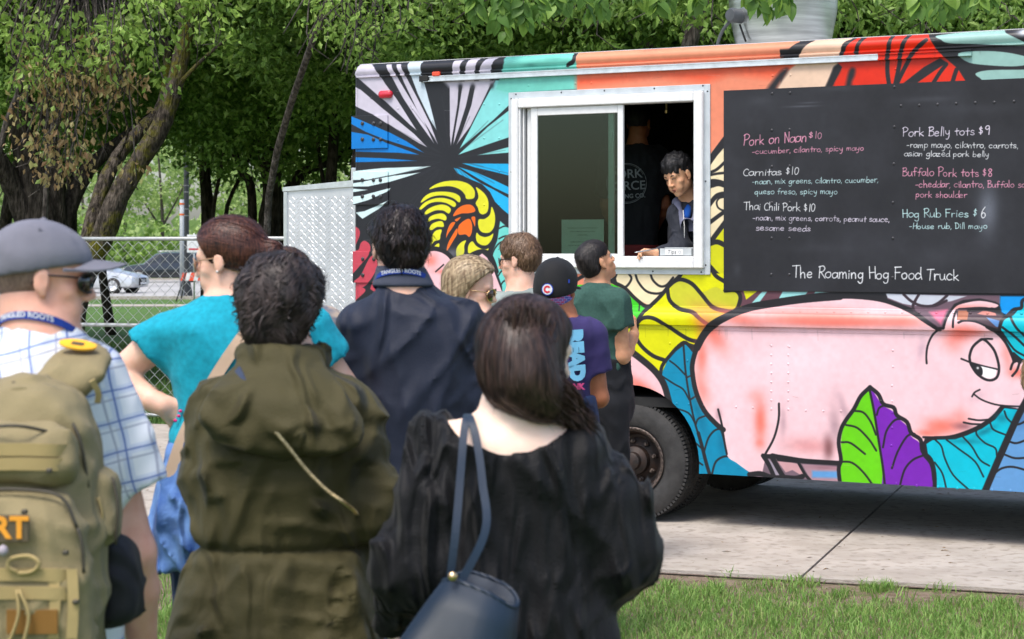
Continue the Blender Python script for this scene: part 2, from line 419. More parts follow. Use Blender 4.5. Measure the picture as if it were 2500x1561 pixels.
# ---- the ram-horn wheel
YL = (228, 226, 62)
for p_ in ([(980,110),(1040,60),(1150,20),(1300,10),(1420,40),(1490,100),(1508,160),(1490,215),(1410,220),(1390,170),(1330,110),(1220,75),(1080,85)],
           [(885,265),(920,200),(1000,150),(1130,135),(1260,150),(1330,190),(1340,240),(1320,260),(1250,210),(1130,180),(1000,200)],
           [(865,330),(930,260),(1040,215),(1150,210),(1250,240),(1290,280),(1265,315),(1180,270),(1080,255),(980,275),(885,345)],
           [(915,415),(950,350),(1030,305),(1120,285),(1190,300),(1230,340),(1205,390),(1140,355),(1050,355),(960,395)],
           [(950,495),(985,430),(1060,395),(1140,390),(1180,430),(1165,470),(1090,450),(1010,465)],
           [(980,570),(1010,510),(1080,480),(1130,480),(1150,520),(1140,545),(1070,545),(1010,580)],
           [(995,760),(1000,680),(1040,600),(1090,575),(1125,580),(1110,640),(1100,690),(1040,710)],
           [(1040,775),(1060,745),(1095,735),(1090,785)],
           [(1520,85),(1600,140),(1650,210),(1665,290),(1650,370),(1600,400),(1560,380),(1540,320),(1515,270),(1545,210),(1540,150)],
           [(1700,310),(1735,390),(1740,480),(1720,560),(1670,610),(1590,605),(1550,550),(1550,460),(1620,450),(1680,400)],
           [(1530,610),(1560,640),(1620,660),(1680,645),(1720,620),(1700,690),(1650,750),(1590,755),(1535,720),(1518,660)],
           [(1480,710),(1520,760),(1580,795),(1640,800),(1665,790),(1640,830),(1540,820),(1440,850),(1425,800),(1440,740)],
           [(1405,700),(1385,760),(1380,850),(1310,915),(1290,850),(1300,780),(1350,720)]): spol(cM, YL, *p_)
OR = (246, 118, 56)
for p_ in ([(1255,420),(1300,340),(1370,295),(1450,285),(1500,320),(1508,365),(1440,385),(1350,390)],[(1275,460),(1345,430),(1300,480)],
           [(1465,435),(1510,430),(1508,540),(1490,500)],[(1320,530),(1400,460),(1450,455),(1475,520),(1470,610),(1440,660),(1400,630),(1320,630)],
           [(1175,670),(1190,580),(1230,500),(1280,490),(1250,550),(1200,620)],[(1300,560),(1305,620),(1260,700),(1200,800),(1180,820),(1195,740),(1240,650)]): spol(cM,OR,*p_)
blob(cM, 1250, 850, 130, 60, (150,150,160), .5, px=1100)
poly(cM,(116,214,204),(1798,475),(1850,520),(1910,560),(1910,1500),(1830,1400),(1820,1230),(1760,1060),(1725,950),(1705,850),(1765,700),soft=2)
for p_ in ([(1700,960),(1715,840),(1790,730),(1910,690)],[(1785,680),(1850,650),(1910,650)],[(1790,560),(1850,535),(1910,548)],[(1775,1110),(1820,1050),(1910,1030)],[(1800,1225),(1840,1170),(1910,1150)]):
    strk(cM, 17, *p_, px=1200)
# pig looking over, left pig's ears and head
PK = (246, 200, 206); CO = (244, 128, 112)
poly(cM,PK,(600,1300),(880,960),(960,830),(1060,815),(1160,850),(1225,920),(1225,990),(1190,1050),(1310,1040),(1480,930),(1590,850),(1650,900),(1730,1060),(1900,1500),(2100,2200),(2200,3900),(700,3900),(620,2600),(480,1800))
strk(cM, 40, (600,1300),(480,1800),(620,2600),(700,3900), px=1080)
blob(cM, 900, 2000, 260, 500, CO, .5, px=1080); blob(cM, 1500, 2700, 400, 500, (250,216,222), .8, px=1080)
blob(cM,1000,930,90,80,CO,.8,px=1080); blob(cM,1180,1060,150,30,CO,.9,px=1080); blob(cM,1100,1250,260,60,PK,.9,px=1080)
strk(cM,52,(960,800),(1050,795),(1150,825),(1230,890),(1250,970),(1225,1050),(1300,1040),px=1080); strk(cM,18,(1055,1060),(1145,980),px=1080)
strk(cM, 50, (1330,1000),(1400,930),(1480,860),(1585,825),(1665,850),(1715,930),(1760,1060), px=1080)
for k_,(x_,y_,a_,c_) in enumerate(((120,1900,.5,(16,150,176)),(250,2500,-.3,(110,200,50)),(90,3000,.6,(236,120,60)),(400,3300,-.1,(60,140,210)),(1900,2300,-.5,(16,150,176)),(1750,3100,.3,(226,222,50)))):
    pt_ = [(x_+w_+q*math.sin(a_),y_-q*math.cos(a_)) for q,w_ in ((-380,0),(-200,150),(80,190),(300,110),(420,0),(300,-110),(80,-190),(-200,-150))]
    spol(cM, c_, *pt_); strk(cM, 26, *(pt_+pt_[:1]), px=1000); strk(cM, 16, pt_[0], (x_, y_), pt_[4], px=1000)
    for j_ in (-1,0,1): strk(cM,12,(x_-140,y_+60+j_*170),(x_-60,y_-10+j_*170),(x_+j_*30,y_+20+j_*150),px=1000)
# red blades on the rear corner
RD = (196, 78, 92)
for p_ in ([(60,520),(115,535),(170,570),(178,640),(130,745),(60,800)],[(160,810),(190,730),(235,703),(290,740),(302,800),(285,880),(200,980),(105,1085),(60,1080),(60,830)],
           [(120,1180),(200,1100),(290,920),(340,870),(390,880),(402,950),(370,1060),(290,1180),(200,1240)],[(100,1200),(240,1260),(200,1330),(60,1420),(60,1200)],
           [(430,1060),(470,980),(520,1000),(540,1300),(300,1260)]): spol(cM, RD, *p_)
# ---- below the window
poly(cP,(243,226,186),(60,40),(520,40),(510,85),(440,165),(330,262),(240,215),(180,160),(90,110)); poly(cP,(190,228,230),(-60,40),(135,60),(60,190),(-60,190),soft=2)
poly(cP, BK, (150,50),(95,110),(150,170),(130,100))
for p_ in ([(205,70),(222,100),(200,140),(170,160)],[(245,70),(262,120),(310,175),(370,190),(420,180)],[(335,70),(350,110),(390,145),(430,140),(470,95)]): strk(cP,14,*p_,px=1600)
poly(cP,(74,200,52),(-150,140),(100,130),(170,160),(240,215),(320,285),(240,390),(60,560),(60,1100),(-300,1100),(-300,230))
strk(cP,22,(-190,180),(-120,120),(-50,80),(20,70),(110,120),(180,155),(240,215),(300,262),(330,265),px=1550); strk(cP,9,(245,215),(268,250),(272,290),px=1550)
poly(cP,(226,226,28),(325,270),(440,165),(500,90),(510,70),(790,70),(790,178),(985,175),(880,265),(760,345),(690,385),(620,500),(545,478),(450,560),(395,680),(330,610),(230,520),(180,560),(190,400),(240,385))
spol(cP,(204,204,62),(455,160),(500,110),(570,120),(640,180),(720,150),(780,180),(850,190),(862,235),(840,285),(760,290),(640,310),(540,290),(470,240))
poly(cP, (204,206,66), (640,310),(760,300),(740,330),(690,372))
poly(cP,(104,70,80),(860,172),(1470,178),(1470,205),(1300,225),(1100,245),(940,275),(850,262),(872,225),soft=2)
poly(cP, (222,222,44), (888,172),(975,172),(905,226))
for p_ in ([(935,250),(1000,178),(1030,178),(985,240)],[(1095,228),(1122,178),(1272,178),(1250,208)],[(1298,202),(1318,178),(1402,182),(1380,200)]): poly(cP,(160,222,220),*p_)
for p_ in ([(330,268),(395,205),(450,140),(510,85),(520,60)],[(435,150),(450,230),(510,280),(590,300),(640,340),(690,378)],
           [(455,130),(510,105),(580,130),(640,195),(700,265),(770,290),(840,292),(866,240),(868,200),(840,170),(780,172)],[(690,30),(725,85),(780,120)],
           [(255,375),(300,335),(360,335),(430,375),(500,425),(570,465),(630,472),(665,440)],[(260,370),(250,440),(280,500),(350,560),(430,590)],[(260,370),(300,300),(340,262)]):
    strk(cP, 24, *p_, px=1650)
poly(cP,PK,(100,520),(235,540),(330,630),(400,720),(440,830),(460,960),(400,870),(330,800),(260,760),(190,738),(60,730))
blob(cP, 270, 740, 120, 40, CO, .85, ang=-.5); blob(cP, 380, 830, 70, 25, CO, .5, ang=-.9)
TL = (14, 138, 176)
poly(cP,TL,(545,490),(600,545),(610,560),(585,650),(605,780),(655,900),(745,990),(795,1150),(870,1180),(960,1295),(560,1300),(530,1060),(490,980),(440,800),(395,680),(450,560))
blob(cP, 620, 900, 30, 160, (10,100,132), .6, ang=.35); blob(cP, 760, 1080, 26, 90, (10,100,132), .5, ang=.1)
for w_,p_ in ((12,[(532,500),(545,660),(570,820),(600,960),(640,1090)]),(22,[(620,1020),(645,1110),(665,1190),(690,1275)]),(10,[(450,590),(490,620),(540,672)]),(10,[(405,682),(480,730),(530,760),(565,820)]),
               (10,[(475,870),(560,900),(600,960)]),(10,[(515,1040),(590,1070),(640,1112)]),(10,[(550,1160),(600,1180),(645,1210)]),(10,[(550,690),(590,672)]),(10,[(575,820),(610,797)]),
               (10,[(605,970),(620,935),(670,915)]),(11,[(655,1130),(680,1050),(720,1003),(765,995)]),(12,[(700,1270),(725,1190),(785,1158),(850,1178),(890,1215),(935,1260)])): strk(cP,w_,*p_)
strk(cP, 40, (180,505),(280,580),(360,650),(415,730),(450,850),(490,980),(525,1120), px=1600)
strk(cP, 22, (392,690),(405,620),(450,560),(500,505),(545,482),(600,540), px=1650)
# ---- the big pig
pig = cP((615,540),(590,640),(605,760),(655,880),(725,965),(765,1000),(790,1150),(850,1200),(935,1262),n=6)+cP((1010,1262),(1080,1290),(1010,1165),(1060,1140),(1250,1185),(1463,1200),s=False)
pig += cQ((150,1188),(365,1197),(600,1100),(860,1100),s=False)+cQ((870,1050),(1000,1048),(1100,1025),(1200,985),(1280,925),(1330,860),(1480,858),(1480,600),n=5)+cQ((1430,596),(1395,575),(1355,485),(1300,420),(1240,385),(1180,355),(1070,345),(1060,290),(1290,285),(1320,258),(1290,238),(1200,222),(1100,232),(1050,255),(1010,310),(985,392),(955,392),(880,340),(800,285),(650,226),(500,200),(350,200),(150,215),(0,240),s=False)
pig += cP((1300,220),(1100,242),(900,285),(780,335),(700,385),(650,450), s=False)
mc.fill(pig, (246, 206, 212), 1.5)
PKL = (250, 216, 222)
for x_,y_,rx,ry,c_,a_,an in ((700,420,150,60,CO,.9,-.9),(640,560,40,120,CO,.85,0),(640,760,50,120,CO,.6,.3),(850,330,180,42,CO,.8,-.25),(1200,345,300,34,CO,.72,0),(1100,300,220,26,CO,.4,0),(1500,350,300,32,CO,.72,0),
                                  (990,950,40,130,CO,.95,0),(985,1080,30,30,CO,.6,0),(960,800,50,40,CO,.35,0),(1100,600,260,130,PKL,.8,0),(740,910,22,40,(120,90,100),.45,0),(1125,950,22,90,(150,120,130),.4,0),
                                  (1300,1100,130,40,(226,150,150),.5,0),(1390,1100,32,70,(130,90,95),.6,0),(1440,960,34,120,(150,120,125),.4,.2)): blob(cP,x_,y_,rx,ry,c_,a_,an)
for x_,y_,rx,ry,c_,a_,an in ((250,345,200,34,CO,.7,0),(450,350,300,34,CO,.7,0),(750,350,130,34,CO,.7,0),(300,290,250,30,CO,.35,0),(300,600,260,120,PKL,.7,0),(1080,430,90,50,CO,.95,.3),(1040,500,50,50,CO,.35,0),(1150,420,80,22,CO,.7,0),
                                  (1360,560,30,90,CO,.5,.2),(1420,660,50,30,CO,.9,0),(980,980,110,50,CO,.9,0),(880,1020,60,22,CO,.8,0),(1080,930,60,60,CO,.45,.5),(1190,800,60,30,(200,170,180),.4,.5),(1100,980,60,22,(110,70,80),.55,0),
                                  (300,1110,26,60,(110,70,72),.65,0),(390,880,26,110,(170,140,150),.55,.35),(330,1000,26,90,(170,140,150),.5,.1),(850,520,24,70,(190,160,176),.5,-.2),(150,1090,140,50,(220,150,150),.45,0),(1110,270,160,16,CO,.5,0),
                                  (940,1000,46,46,CO,.5,0)): blob(cQ, x_, y_, rx, ry, c_, a_, an)
# grey brick shapes under the belly
poly(cP,(120,100,112),(1020,1165),(1463,1205),(1600,1215),(1600,1400),(920,1340),(935,1262),(1000,1262)); poly(cQ,(120,100,112),(0,1170),(380,1200),(400,1400),(0,1400))
poly(cP,(206,160,164),(1080,1172),(1215,1205),(1260,1275),(1230,1270),(1180,1240),(1140,1255)); poly(cP,(160,150,165),(1038,1172),(1075,1215),(1120,1292),(1080,1290))
poly(cQ,(176,140,150),(140,1205),(350,1222),(360,1320),(195,1305)); poly(cQ,(104,160,214),(200,1245),(352,1248),(352,1288),(200,1285),soft=5); blob(cQ,270,1225,90,12,(150,110,120),.7)
for w_,p_ in ((26,[(1005,1155),(1040,1210),(1075,1290)]),(30,[(1060,1165),(1095,1230),(1135,1295)]),(18,[(1218,1200),(1255,1265),(1285,1300)]),(30,[(925,1268),(990,1262),(1060,1285),(1140,1285),(1200,1290),(1240,1278)])): strk(cP,w_,*p_)
strk(cP, 26, (1010,1158),(1100,1162),(1250,1185),(1463,1200)); strk(cQ, 26, (0,1175),(150,1188),(365,1200))
# pig outlines
strk(cP,46,(1463,204),(1250,222),(1080,245),(920,275),(790,330),(700,385),(650,440),(612,510),px=1750); strk(cP,30,(640,450),(605,530),(586,600),(585,660),(605,770),(655,885),(725,965),(770,1000),px=1700)
strk(cQ, 44, (-10,245),(150,218),(350,200),(500,203),(640,225),(780,280),(880,340),(960,392), px=2150)
strk(cP,13,(738,880),(760,970),(775,1070),(790,1145)); strk(cP,13,(1100,845),(1098,940),(1070,1050),(1015,1152))
for w_,p_ in ((22,[(985,392),(1010,315),(1050,258),(1110,235),(1200,222),(1290,238),(1322,260),(1290,285),(1200,280),(1075,287)]),(13,[(1060,290),(1048,330),(1045,388)]),
               (14,[(1078,362),(1110,350),(1180,355),(1250,385)]),(26,[(1250,385),(1310,425),(1360,485),(1395,560),(1405,590)]),(24,[(930,385),(960,392),(985,392)]),(12,[(958,400),(915,440),(888,500),(880,560),(882,605)]),
               (26, [(1270,285),(1330,310),(1370,330)]), (18, [(1130,300),(1200,300),(1250,330),(1300,380)]),
               (15,[(1140,595),(1138,560),(1155,510),(1190,475),(1215,462),(1245,480),(1285,530),(1308,600),(1312,650),(1298,690),(1265,706),(1225,698),(1180,665),(1150,620),(1140,595)]),
               (11, [(1195,472),(1225,460),(1272,460)]), (11, [(1088,578),(1150,602),(1220,622),(1300,640)]),
               (10,[(1152,803),(1168,778),(1198,762)]),(10,[(1162,788),(1210,822),(1290,850),(1380,860),(1470,862)]),(14,[(1382,640),(1392,610),(1410,590),(1440,600)]),(14,[(1392,680),(1420,645),(1435,600)]),
               (11,[(1132,935),(1190,944),(1250,940)]),(11,[(1102,957),(1150,966),(1200,968)]),(13,[(862,1045),(950,1047)])): strk(cQ,w_,*p_,px=2350)
poly(cQ,(252,252,252),(1190,618),(1296,644),(1290,682),(1262,696),(1225,688),(1195,660)); spol(cQ,BK,(1146,603),(1200,620),(1216,650),(1208,678),(1172,655)); blob(cQ,1186,633,7,7,(255,255,255),1)
strk(cQ, 32, (930,1055),(1020,1050),(1110,1025),(1200,985),(1280,930),(1335,868), px=2350)
# grey shapes above the pig's neck
poly(cQ,(110,88,100),(640,192),(1320,200),(1330,260),(1290,238),(1200,218),(1100,228),(1045,252),(1005,312),(982,388),(955,388),(880,335),(790,275),(650,222),soft=2)
poly(cQ,(200,205,216),(640,190),(830,196),(800,262),(740,250),(650,215)); poly(cQ,(200,205,216),(838,196),(1120,205),(1030,235),(1000,240),(870,262),(812,262)); poly(cQ,(230,120,150),(900,300),(1005,285),(975,372),(940,340),soft=6)
for p_ in ([(745,195),(790,235),(850,262),(930,262),(1000,232)],[(835,196),(800,260),(812,300)],[(1005,200),(960,240),(920,262)]): strk(cQ,16,*p_,col=(60,48,56),px=2250)
poly(cQ,(84,66,74),(1060,282),(1180,280),(1260,285),(1330,310),(1370,330),(1320,400),(1250,380),(1180,348),(1090,345),(1070,320),soft=2); poly(cQ,(176,112,88),(1072,292),(1132,292),(1130,345),(1068,345))
poly(cQ,(214,140,130),(1185,310),(1230,285),(1290,300),(1300,320),(1230,318)); poly(cQ,(98,140,196),(1240,330),(1320,350),(1330,395),(1300,385)); strk(cQ,16,(1130,290),(1240,286),(1330,310),(1380,335),px=2350)
poly(cQ, (10,150,232), (1320,205),(1600,205),(1600,300),(1440,270),(1365,322),(1330,300),(1318,262), soft=3)
poly(cQ,(12,194,212),(1330,400),(1345,345),(1400,320),(1440,270),(1470,240),(2600,250),(2600,900),(1463,880),(1463,600),(1400,550),(1360,480))
for w_,p_ in ((20,[(1320,405),(1335,350),(1365,320),(1400,285),(1445,275),(1450,235),(1480,215)]),(14,[(1340,390),(1400,440),(1463,500)]),(14,[(1385,330),(1420,390),(1463,440)]),(14,[(1400,545),(1440,580),(1463,590)]),(12,[(1330,420),(1400,520),(1463,560)])): strk(cQ,w_,*p_,px=2450)
# cyan body under the chin, periwinkle wing
poly(cQ,(10,190,212),(880,1085),(920,1060),(1050,1058),(1120,1035),(1210,995),(1290,940),(1345,872),(1430,882),(1390,980),(1300,1180),(1190,1420),(925,1420),(930,1240),(890,1150))
blob(cQ,1120,1070,110,16,(8,120,136),.6); blob(cQ,1230,1010,70,18,(8,110,128),.7,ang=.5); blob(cQ,1330,930,40,26,(8,110,128),.6)
for w_,p_ in ((10,[(935,1062),(970,1100),(990,1170),(1040,1270),(1130,1355)]),(10,[(1000,1060),(1080,1120),(1170,1190),(1220,1280)]),(10,[(1095,1040),(1150,1100),(1200,1180),(1255,1215)]),
               (10,[(1180,995),(1180,1030),(1230,1080),(1290,1110),(1300,1160)]),(10,[(1260,960),(1280,1000),(1350,1030)]),(10,[(1345,890),(1360,930),(1395,965)]),(10,[(930,1195),(975,1260),(1000,1355)]),(20,[(868,1080),(900,1055),(935,1052)])): strk(cQ,w_,*p_,px=2350)
poly(cQ,(104,156,208),(1440,880),(1490,800),(2600,700),(2600,1420),(1250,1420),(1262,1290),(1340,1160),(1400,1020)); blob(cQ,1440,930,40,60,(60,90,130),.5)
for w_,p_ in ((12,[(1400,970),(1440,965),(1500,930)]),(12,[(1370,1070),(1420,1080),(1500,1050)]),(12,[(1350,1150),(1410,1170),(1500,1165)]),(12,[(1280,1265),(1330,1230),(1400,1222),(1500,1250)])): strk(cQ,w_,*p_,px=2450)
strk(cQ, 40, (1500,780),(1463,850),(1420,930),(1370,1040),(1300,1200),(1215,1400), px=2450)
# green and purple leaf
GR = (110,208,44); PU = (122,48,176)
spol(cQ,GR,(540,765),(490,820),(450,890),(400,960),(380,1010),(372,1090),(380,1180),(368,1250),(388,1420),(640,1420),(620,1250),(585,1020))
spol(cQ,PU,(546,765),(600,830),(625,860),(680,890),(710,930),(765,980),(790,1040),(840,1080),(855,1150),(900,1210),(915,1300),(925,1420),(642,1420),(620,1200),(585,1000))
for w_,p_ in ((24,[(545,747),(490,800),(450,875),(400,945),(372,1000),(358,1080),(372,1180),(358,1240),(378,1400)]),(24,[(545,747),(595,790),(625,848),(685,868),(705,915),(765,955),(790,1020),(845,1060),(858,1130),(905,1175),(928,1260),(930,1400)]),
               (14,[(543,765),(570,900),(600,1090),(622,1230),(640,1400)]),(12,[(452,888),(505,898),(550,955),(580,1030)]),(12,[(402,972),(470,990),(540,1060),(582,1125)]),(12,[(376,1075),(430,1080),(515,1145)]),(12,[(372,1190),(440,1198),(510,1260),(575,1350)]),
               (12,[(585,912),(600,870),(640,852)]),(12,[(622,1105),(642,1010),(690,945),(740,935)]),(12,[(675,1230),(710,1130),(765,1040),(810,1025)]),(12,[(720,1345),(750,1240),(800,1180),(865,1152)])): strk(cQ,w_,*p_,px=2150)
# front part of the truck beyond the frame goes on in the same manner
for _u in (4.9, 5.3, 5.7, 6.1): mc.stroke(crs([(_u, .3), (_u+.2, .9), (_u-.1, 1.6), (_u+.25, 3.1)]), 16, BK)
# wear: mottling, scratches, grime
_h, _w = mc.a.shape[:2]
_n1 = fbm(_h, _w, 90, 3); _n2 = fbm(_h, _w, 9, 5, 2)
mc.a *= (1+(_n1-.5)*.10+(_n2-.5)*.06)[..., None]
for _i in range(150):
    u_, z_ = R.uniform(0, 4.7), R.uniform(.35, 3.0); l_ = R.uniform(.01, .09)
    mc.stroke([(u_,z_),(u_+l_,z_+R.uniform(-.01,.01))],0.5,(215,210,205) if R.random() < .6 else (60,50,50),1.0,R.uniform(.15,.5))
for _i in range(60):
    u_ = R.uniform(.05,4.6); z_ = R.choice([2.93,2.94,1.25]); mc.stroke([(u_,z_),(u_+R.uniform(-.004,.004),z_-R.uniform(.02,.07))],1.2,(50,46,44),2.0,R.uniform(.08,.25))
mural_img = mc.image('side_paint')

def img_mat(name, im, rough=.35, spec=.5, uvname='paint', bump=.06, coat=.0):
    m = bpy.data.materials.new(name); m.use_nodes = True; nt = m.node_tree; b = nt.nodes['Principled BSDF']
    t = nt.nodes.new('ShaderNodeTexImage'); t.image = im; t.interpolation = 'Linear'; t.extension = 'EXTEND'
    uv = nt.nodes.new('ShaderNodeUVMap'); uv.uv_map = uvname; nt.links.new(uv.outputs[0], t.inputs[0])
    hsv = nt.nodes.new('ShaderNodeHueSaturation'); hsv.inputs['Value'].default_value = .86; hsv.inputs['Saturation'].default_value = 1.03
    nt.links.new(t.outputs[0], hsv.inputs['Color']); nt.links.new(hsv.outputs[0], b.inputs['Base Color'])
    tc = nt.nodes.new('ShaderNodeTexCoord'); nz = nt.nodes.new('ShaderNodeTexNoise'); nz.inputs['Scale'].default_value = 3.0; nz.inputs['Detail'].default_value = 2
    nt.links.new(tc.outputs['Object'], nz.inputs['Vector'])
    nz2 = nt.nodes.new('ShaderNodeTexNoise'); nz2.inputs['Scale'].default_value = 25; nt.links.new(tc.outputs['Object'],nz2.inputs['Vector'])
    mr = nt.nodes.new('ShaderNodeMapRange'); mr.inputs['To Min'].default_value = rough-.08; mr.inputs['To Max'].default_value = rough+.15
    nt.links.new(nz2.outputs[0], mr.inputs[0]); nt.links.new(mr.outputs[0], b.inputs['Roughness'])
    bp = nt.nodes.new('ShaderNodeBump'); bp.inputs['Strength'].default_value = bump; bp.inputs['Distance'].default_value = .05
    nt.links.new(nz.outputs[0], bp.inputs['Height']); nt.links.new(bp.outputs[0], b.inputs['Normal'])
    b.inputs['Specular IOR Level'].default_value = spec
    return m
M_MURAL = img_mat('painted_side', mural_img, rough=.38, spec=.35)
def mural_uv(o, cv=mc, name='paint'):
    me = o.data; uv = me.uv_layers.new(name=name); n = len(me.loops)
    vi = np.empty(n,np.int32); me.loops.foreach_get('vertex_index',vi); co = np.empty(len(me.vertices)*3,np.float32); me.vertices.foreach_get('co',co); co = co.reshape(-1,3)
    q = np.stack([(co[vi,0]-cv.u0)/(cv.u1-cv.u0),(co[vi,2]-cv.z0)/(cv.z1-cv.z0)],1); uv.data.foreach_set('uv',q.astype(np.float32).ravel())

M_ALU = mat('bright_aluminium', (0.72, 0.74, 0.76, 1), .33, .9, .12, 20, .04, 90)
M_WFRAME = mat('white_window_frame', (0.74, 0.745, 0.74, 1), .35, 0, .05, 30)
M_FLANGE = mat('galvanised_flange', (0.56, 0.60, 0.63, 1), .42, .35, .12, 9)
M_DARK = mat('underbody_black', (0.012, 0.012, 0.012, 1), .8, 0, .3, 10)
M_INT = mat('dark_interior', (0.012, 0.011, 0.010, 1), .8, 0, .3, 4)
M_RUB = mat('tyre_rubber', (0.028, 0.027, 0.026, 1), .75, 0, .35, 16, .25, 60)
M_RIM = mat('rusty_wheel_steel',(0.010,0.009,0.009,1),.6,.2,.3,22,.2,60,col2=(0.035,0.018,0.012,1))
M_RIMEDGE = mat('chipped_rim_edge',(0.02,0.015,0.013,1),.5,.4,.3,60,.2,90,col2=(0.16,0.12,0.10,1))
M_RIV = M_MURAL
TL_G = 6.3; TW = 2.25; ZB = 0.335; ZC = 2.945
truck = thing('food_truck',(0,0,0),'graffiti painted food truck with pink hog mural, chalkboard menu and open serving window','food truck',M=TM)
# window and wheel measured off the photo
WU0, WZ1 = UZ(1243, 231); WU1, _ = UZ(1735, 204); WZ0 = UZ(1735, 671)[1]; WZ1 = UZ(1735, 204)[1]-.004
HU, HZ = UZ(1538, 1128)
def side_outline(z0, z1, arch=True, x0=.03, x1=TL_G):
    pts = [(x0, z1), (x0, z0)]
    if arch:
        ra = .47
        a0 = math.asin((z0-HZ)/ra)
        pts += [(HU-ra*1.02*math.cos(a0), z0)]
        n = 22
        for i in range(n+1):
            a = math.pi-a0-(math.pi-2*a0)*i/n; pts.append((HU+ra*1.02*math.cos(a), HZ+ra*1.06*math.sin(a)))
        pts += [(HU+ra*1.1, z0)]
    pts += [(x1, z0), (x1, z1)]
    return pts
# side panel: sheet with the window cut out and the wheel arch, returned 3 cm inward along its edges
out = side_outline(ZB,ZC); hole = [(WU0+.03,WZ0+.03),(WU1-.03,WZ0+.03),(WU1-.03,WZ1-.03),(WU0+.03,WZ1-.03)]
tri = tessellate_polygon([[Vector((x, z, 0)) for x, z in out], [Vector((x, z, 0)) for x, z in hole]])
allp = out+hole; n0, n1 = len(out), len(hole)
v_ = [(x, 0, z) for x, z in allp]+[(x, .03, z) for x, z in allp]; N_ = len(allp)
f_ = [tuple(t) for t in tri]+[tuple(i+N_ for i in reversed(t)) for t in tri]
f_ += [(i,(i+1) % n0,(i+1) % n0+N_,i+N_) for i in range(n0)]+[(n0+i,n0+(i+1) % n1,n0+(i+1) % n1+N_,n0+i+N_) for i in range(n1)]
side = obj('side_panel', v_, f_, M_MURAL, truck, smooth=False); fix_normals(side); mural_uv(side)
# rear corner post, rounded
mb = MB(); mb.sweep([(.03+.032*math.cos(a)-.002,.032-.032*math.sin(a)) for a in [math.pi/2*i/6+math.pi/2 for i in range(7)]],lambda u,a,b: (a,b,u),[ZB,ZC+.02])
o = mb.build('corner_post', M_MURAL, truck, smooth=True); fix_normals(o); mural_uv(o)
# roof with its rounded cove and drip lip
prof = [(.0,ZC-.005),(-.014,ZC),(-.014,ZC+.008),(-.004,ZC+.011),(-.006,ZC+.018),(-.017,ZC+.035),(-.014,ZC+.06),(.0,ZC+.078),(.022,ZC+.086),(.024,ZC+.093),(.05,ZC+.10),(TW/2,ZC+.125),(TW-.05,ZC+.10),(TW,ZC+.06),(TW,ZC)]
us = [-.004, .006, .03]+[.03+(TL_G-.03)*i/20 for i in range(1, 21)]
def roofpt(u, a, b):
    k = 1-min(1, max(0, (.03-u)/.034)); sh = (1-k)*.03
    return (u, a+sh*(1 if a < TW/2 else -1), ZC+(b-ZC)*(1-.35*(1-k)))
mb = MB(); mb.sweep(prof[:10], roofpt, us)
mb.add([roofpt(us[0], a, b) for a, b in prof], [tuple(range(len(prof)))])
o = mb.build('roof_cove', M_MURAL, truck, smooth=True); fix_normals(o); mural_uv(o); autosmooth(o, 50)
mb = MB(); mb.sweep(prof[9:],roofpt,us); o = mb.build('roof',mat('weathered_white_roof',(.42,.42,.41,1),.6,0,.15,4),truck,smooth=True); autosmooth(o,50)
# belt moulding that swells out of the side
prof = [(0,1.392),(-.006,1.388),(-.008,1.372),(-.012,1.366),(-.014,1.352),(-.021,1.345),(-.028,1.325),(-.029,1.298),(-.024,1.272),(-.004,1.266),(-.004,1.243),(0,1.241)]
mb = MB(); ua = UZ(1390, 780)[0]-2.0
mb.sweep(prof, lambda u, a, b: (u, a, b), [.03, 1.0, 2.0, 3.0, 4.0, 5.0, TL_G])
o = mb.build('belt_moulding', M_MURAL, truck, smooth=True); fix_normals(o); mural_uv(o); autosmooth(o, 30)
# awning rail
ru0, ru1 = UZ(1037, 195)[0], UZ(2373, 130)[0]
def rail_part(n, u0, u1, m):
    b = MB(); prof = [(0,2.931),(-.02,2.931),(-.02,2.925),(-.012,2.922),(-.012,2.902),(-.024,2.900),(-.024,2.893),(0,2.891)]
    b.sweep(prof, lambda u, a, c: (u, a-.001, c), [u0, u1], close=True)
    o = b.build(n, m, truck); fix_normals(o); return o
rail_part('awning_rail',ru0,UZ(2145,140)[0],M_ALU); o = rail_part('awning_rail',UZ(2145,140)[0]+.001,ru1,M_MURAL); o['label'] = 'painted red and black end of the rail'; mural_uv(o)
b = MB(); b.box((ru0-.03,-.03,2.895),(ru0+.04,-.001,2.935),.004); b.build('rail_end_bracket',M_DARK,truck)
M_ORL = mat('orange_marker_lens',rgb(235,80,50),.3,0,.1,30); M_REDL = mat('red_marker_lens',rgb(196,30,52),.22,0,.1,40,coat=.5)
b = MB(); ou,oz = UZ(1070,182); b.box((ou-.035,-.03,oz-.014),(ou+.025,-.001,oz+.016),.006); b.build('marker_lamp',M_ORL,truck,label='small orange marker lamp above the rail')
# red marker lamp
ou, oz = UZ(943, 231); b = MB(); pr = []
for i in range(24):
    a = 2*math.pi*i/24; cx = .028 if math.cos(a) > 0 else -.028; pr.append((ou+cx+.026*math.cos(a),oz+.026*math.sin(a)))
n = len(pr); vv = [(x,-.001,z) for x,z in pr]+[(x,-.018,z) for x,z in pr]+[(ou+(x-ou)*.8,-.027,oz+(z-oz)*.75) for x,z in pr]
ff = [(i,(i+1) % n,(i+1) % n+n,i+n) for i in range(n)]+[(i+n,(i+1) % n+n,(i+1) % n+2*n,i+2*n) for i in range(n)]+[tuple(2*n+i for i in range(n))]
b.add(vv,ff); o = b.build('marker_lamp',M_REDL,truck,smooth=True,label='red oval marker lamp on the rear corner'); fix_normals(o)
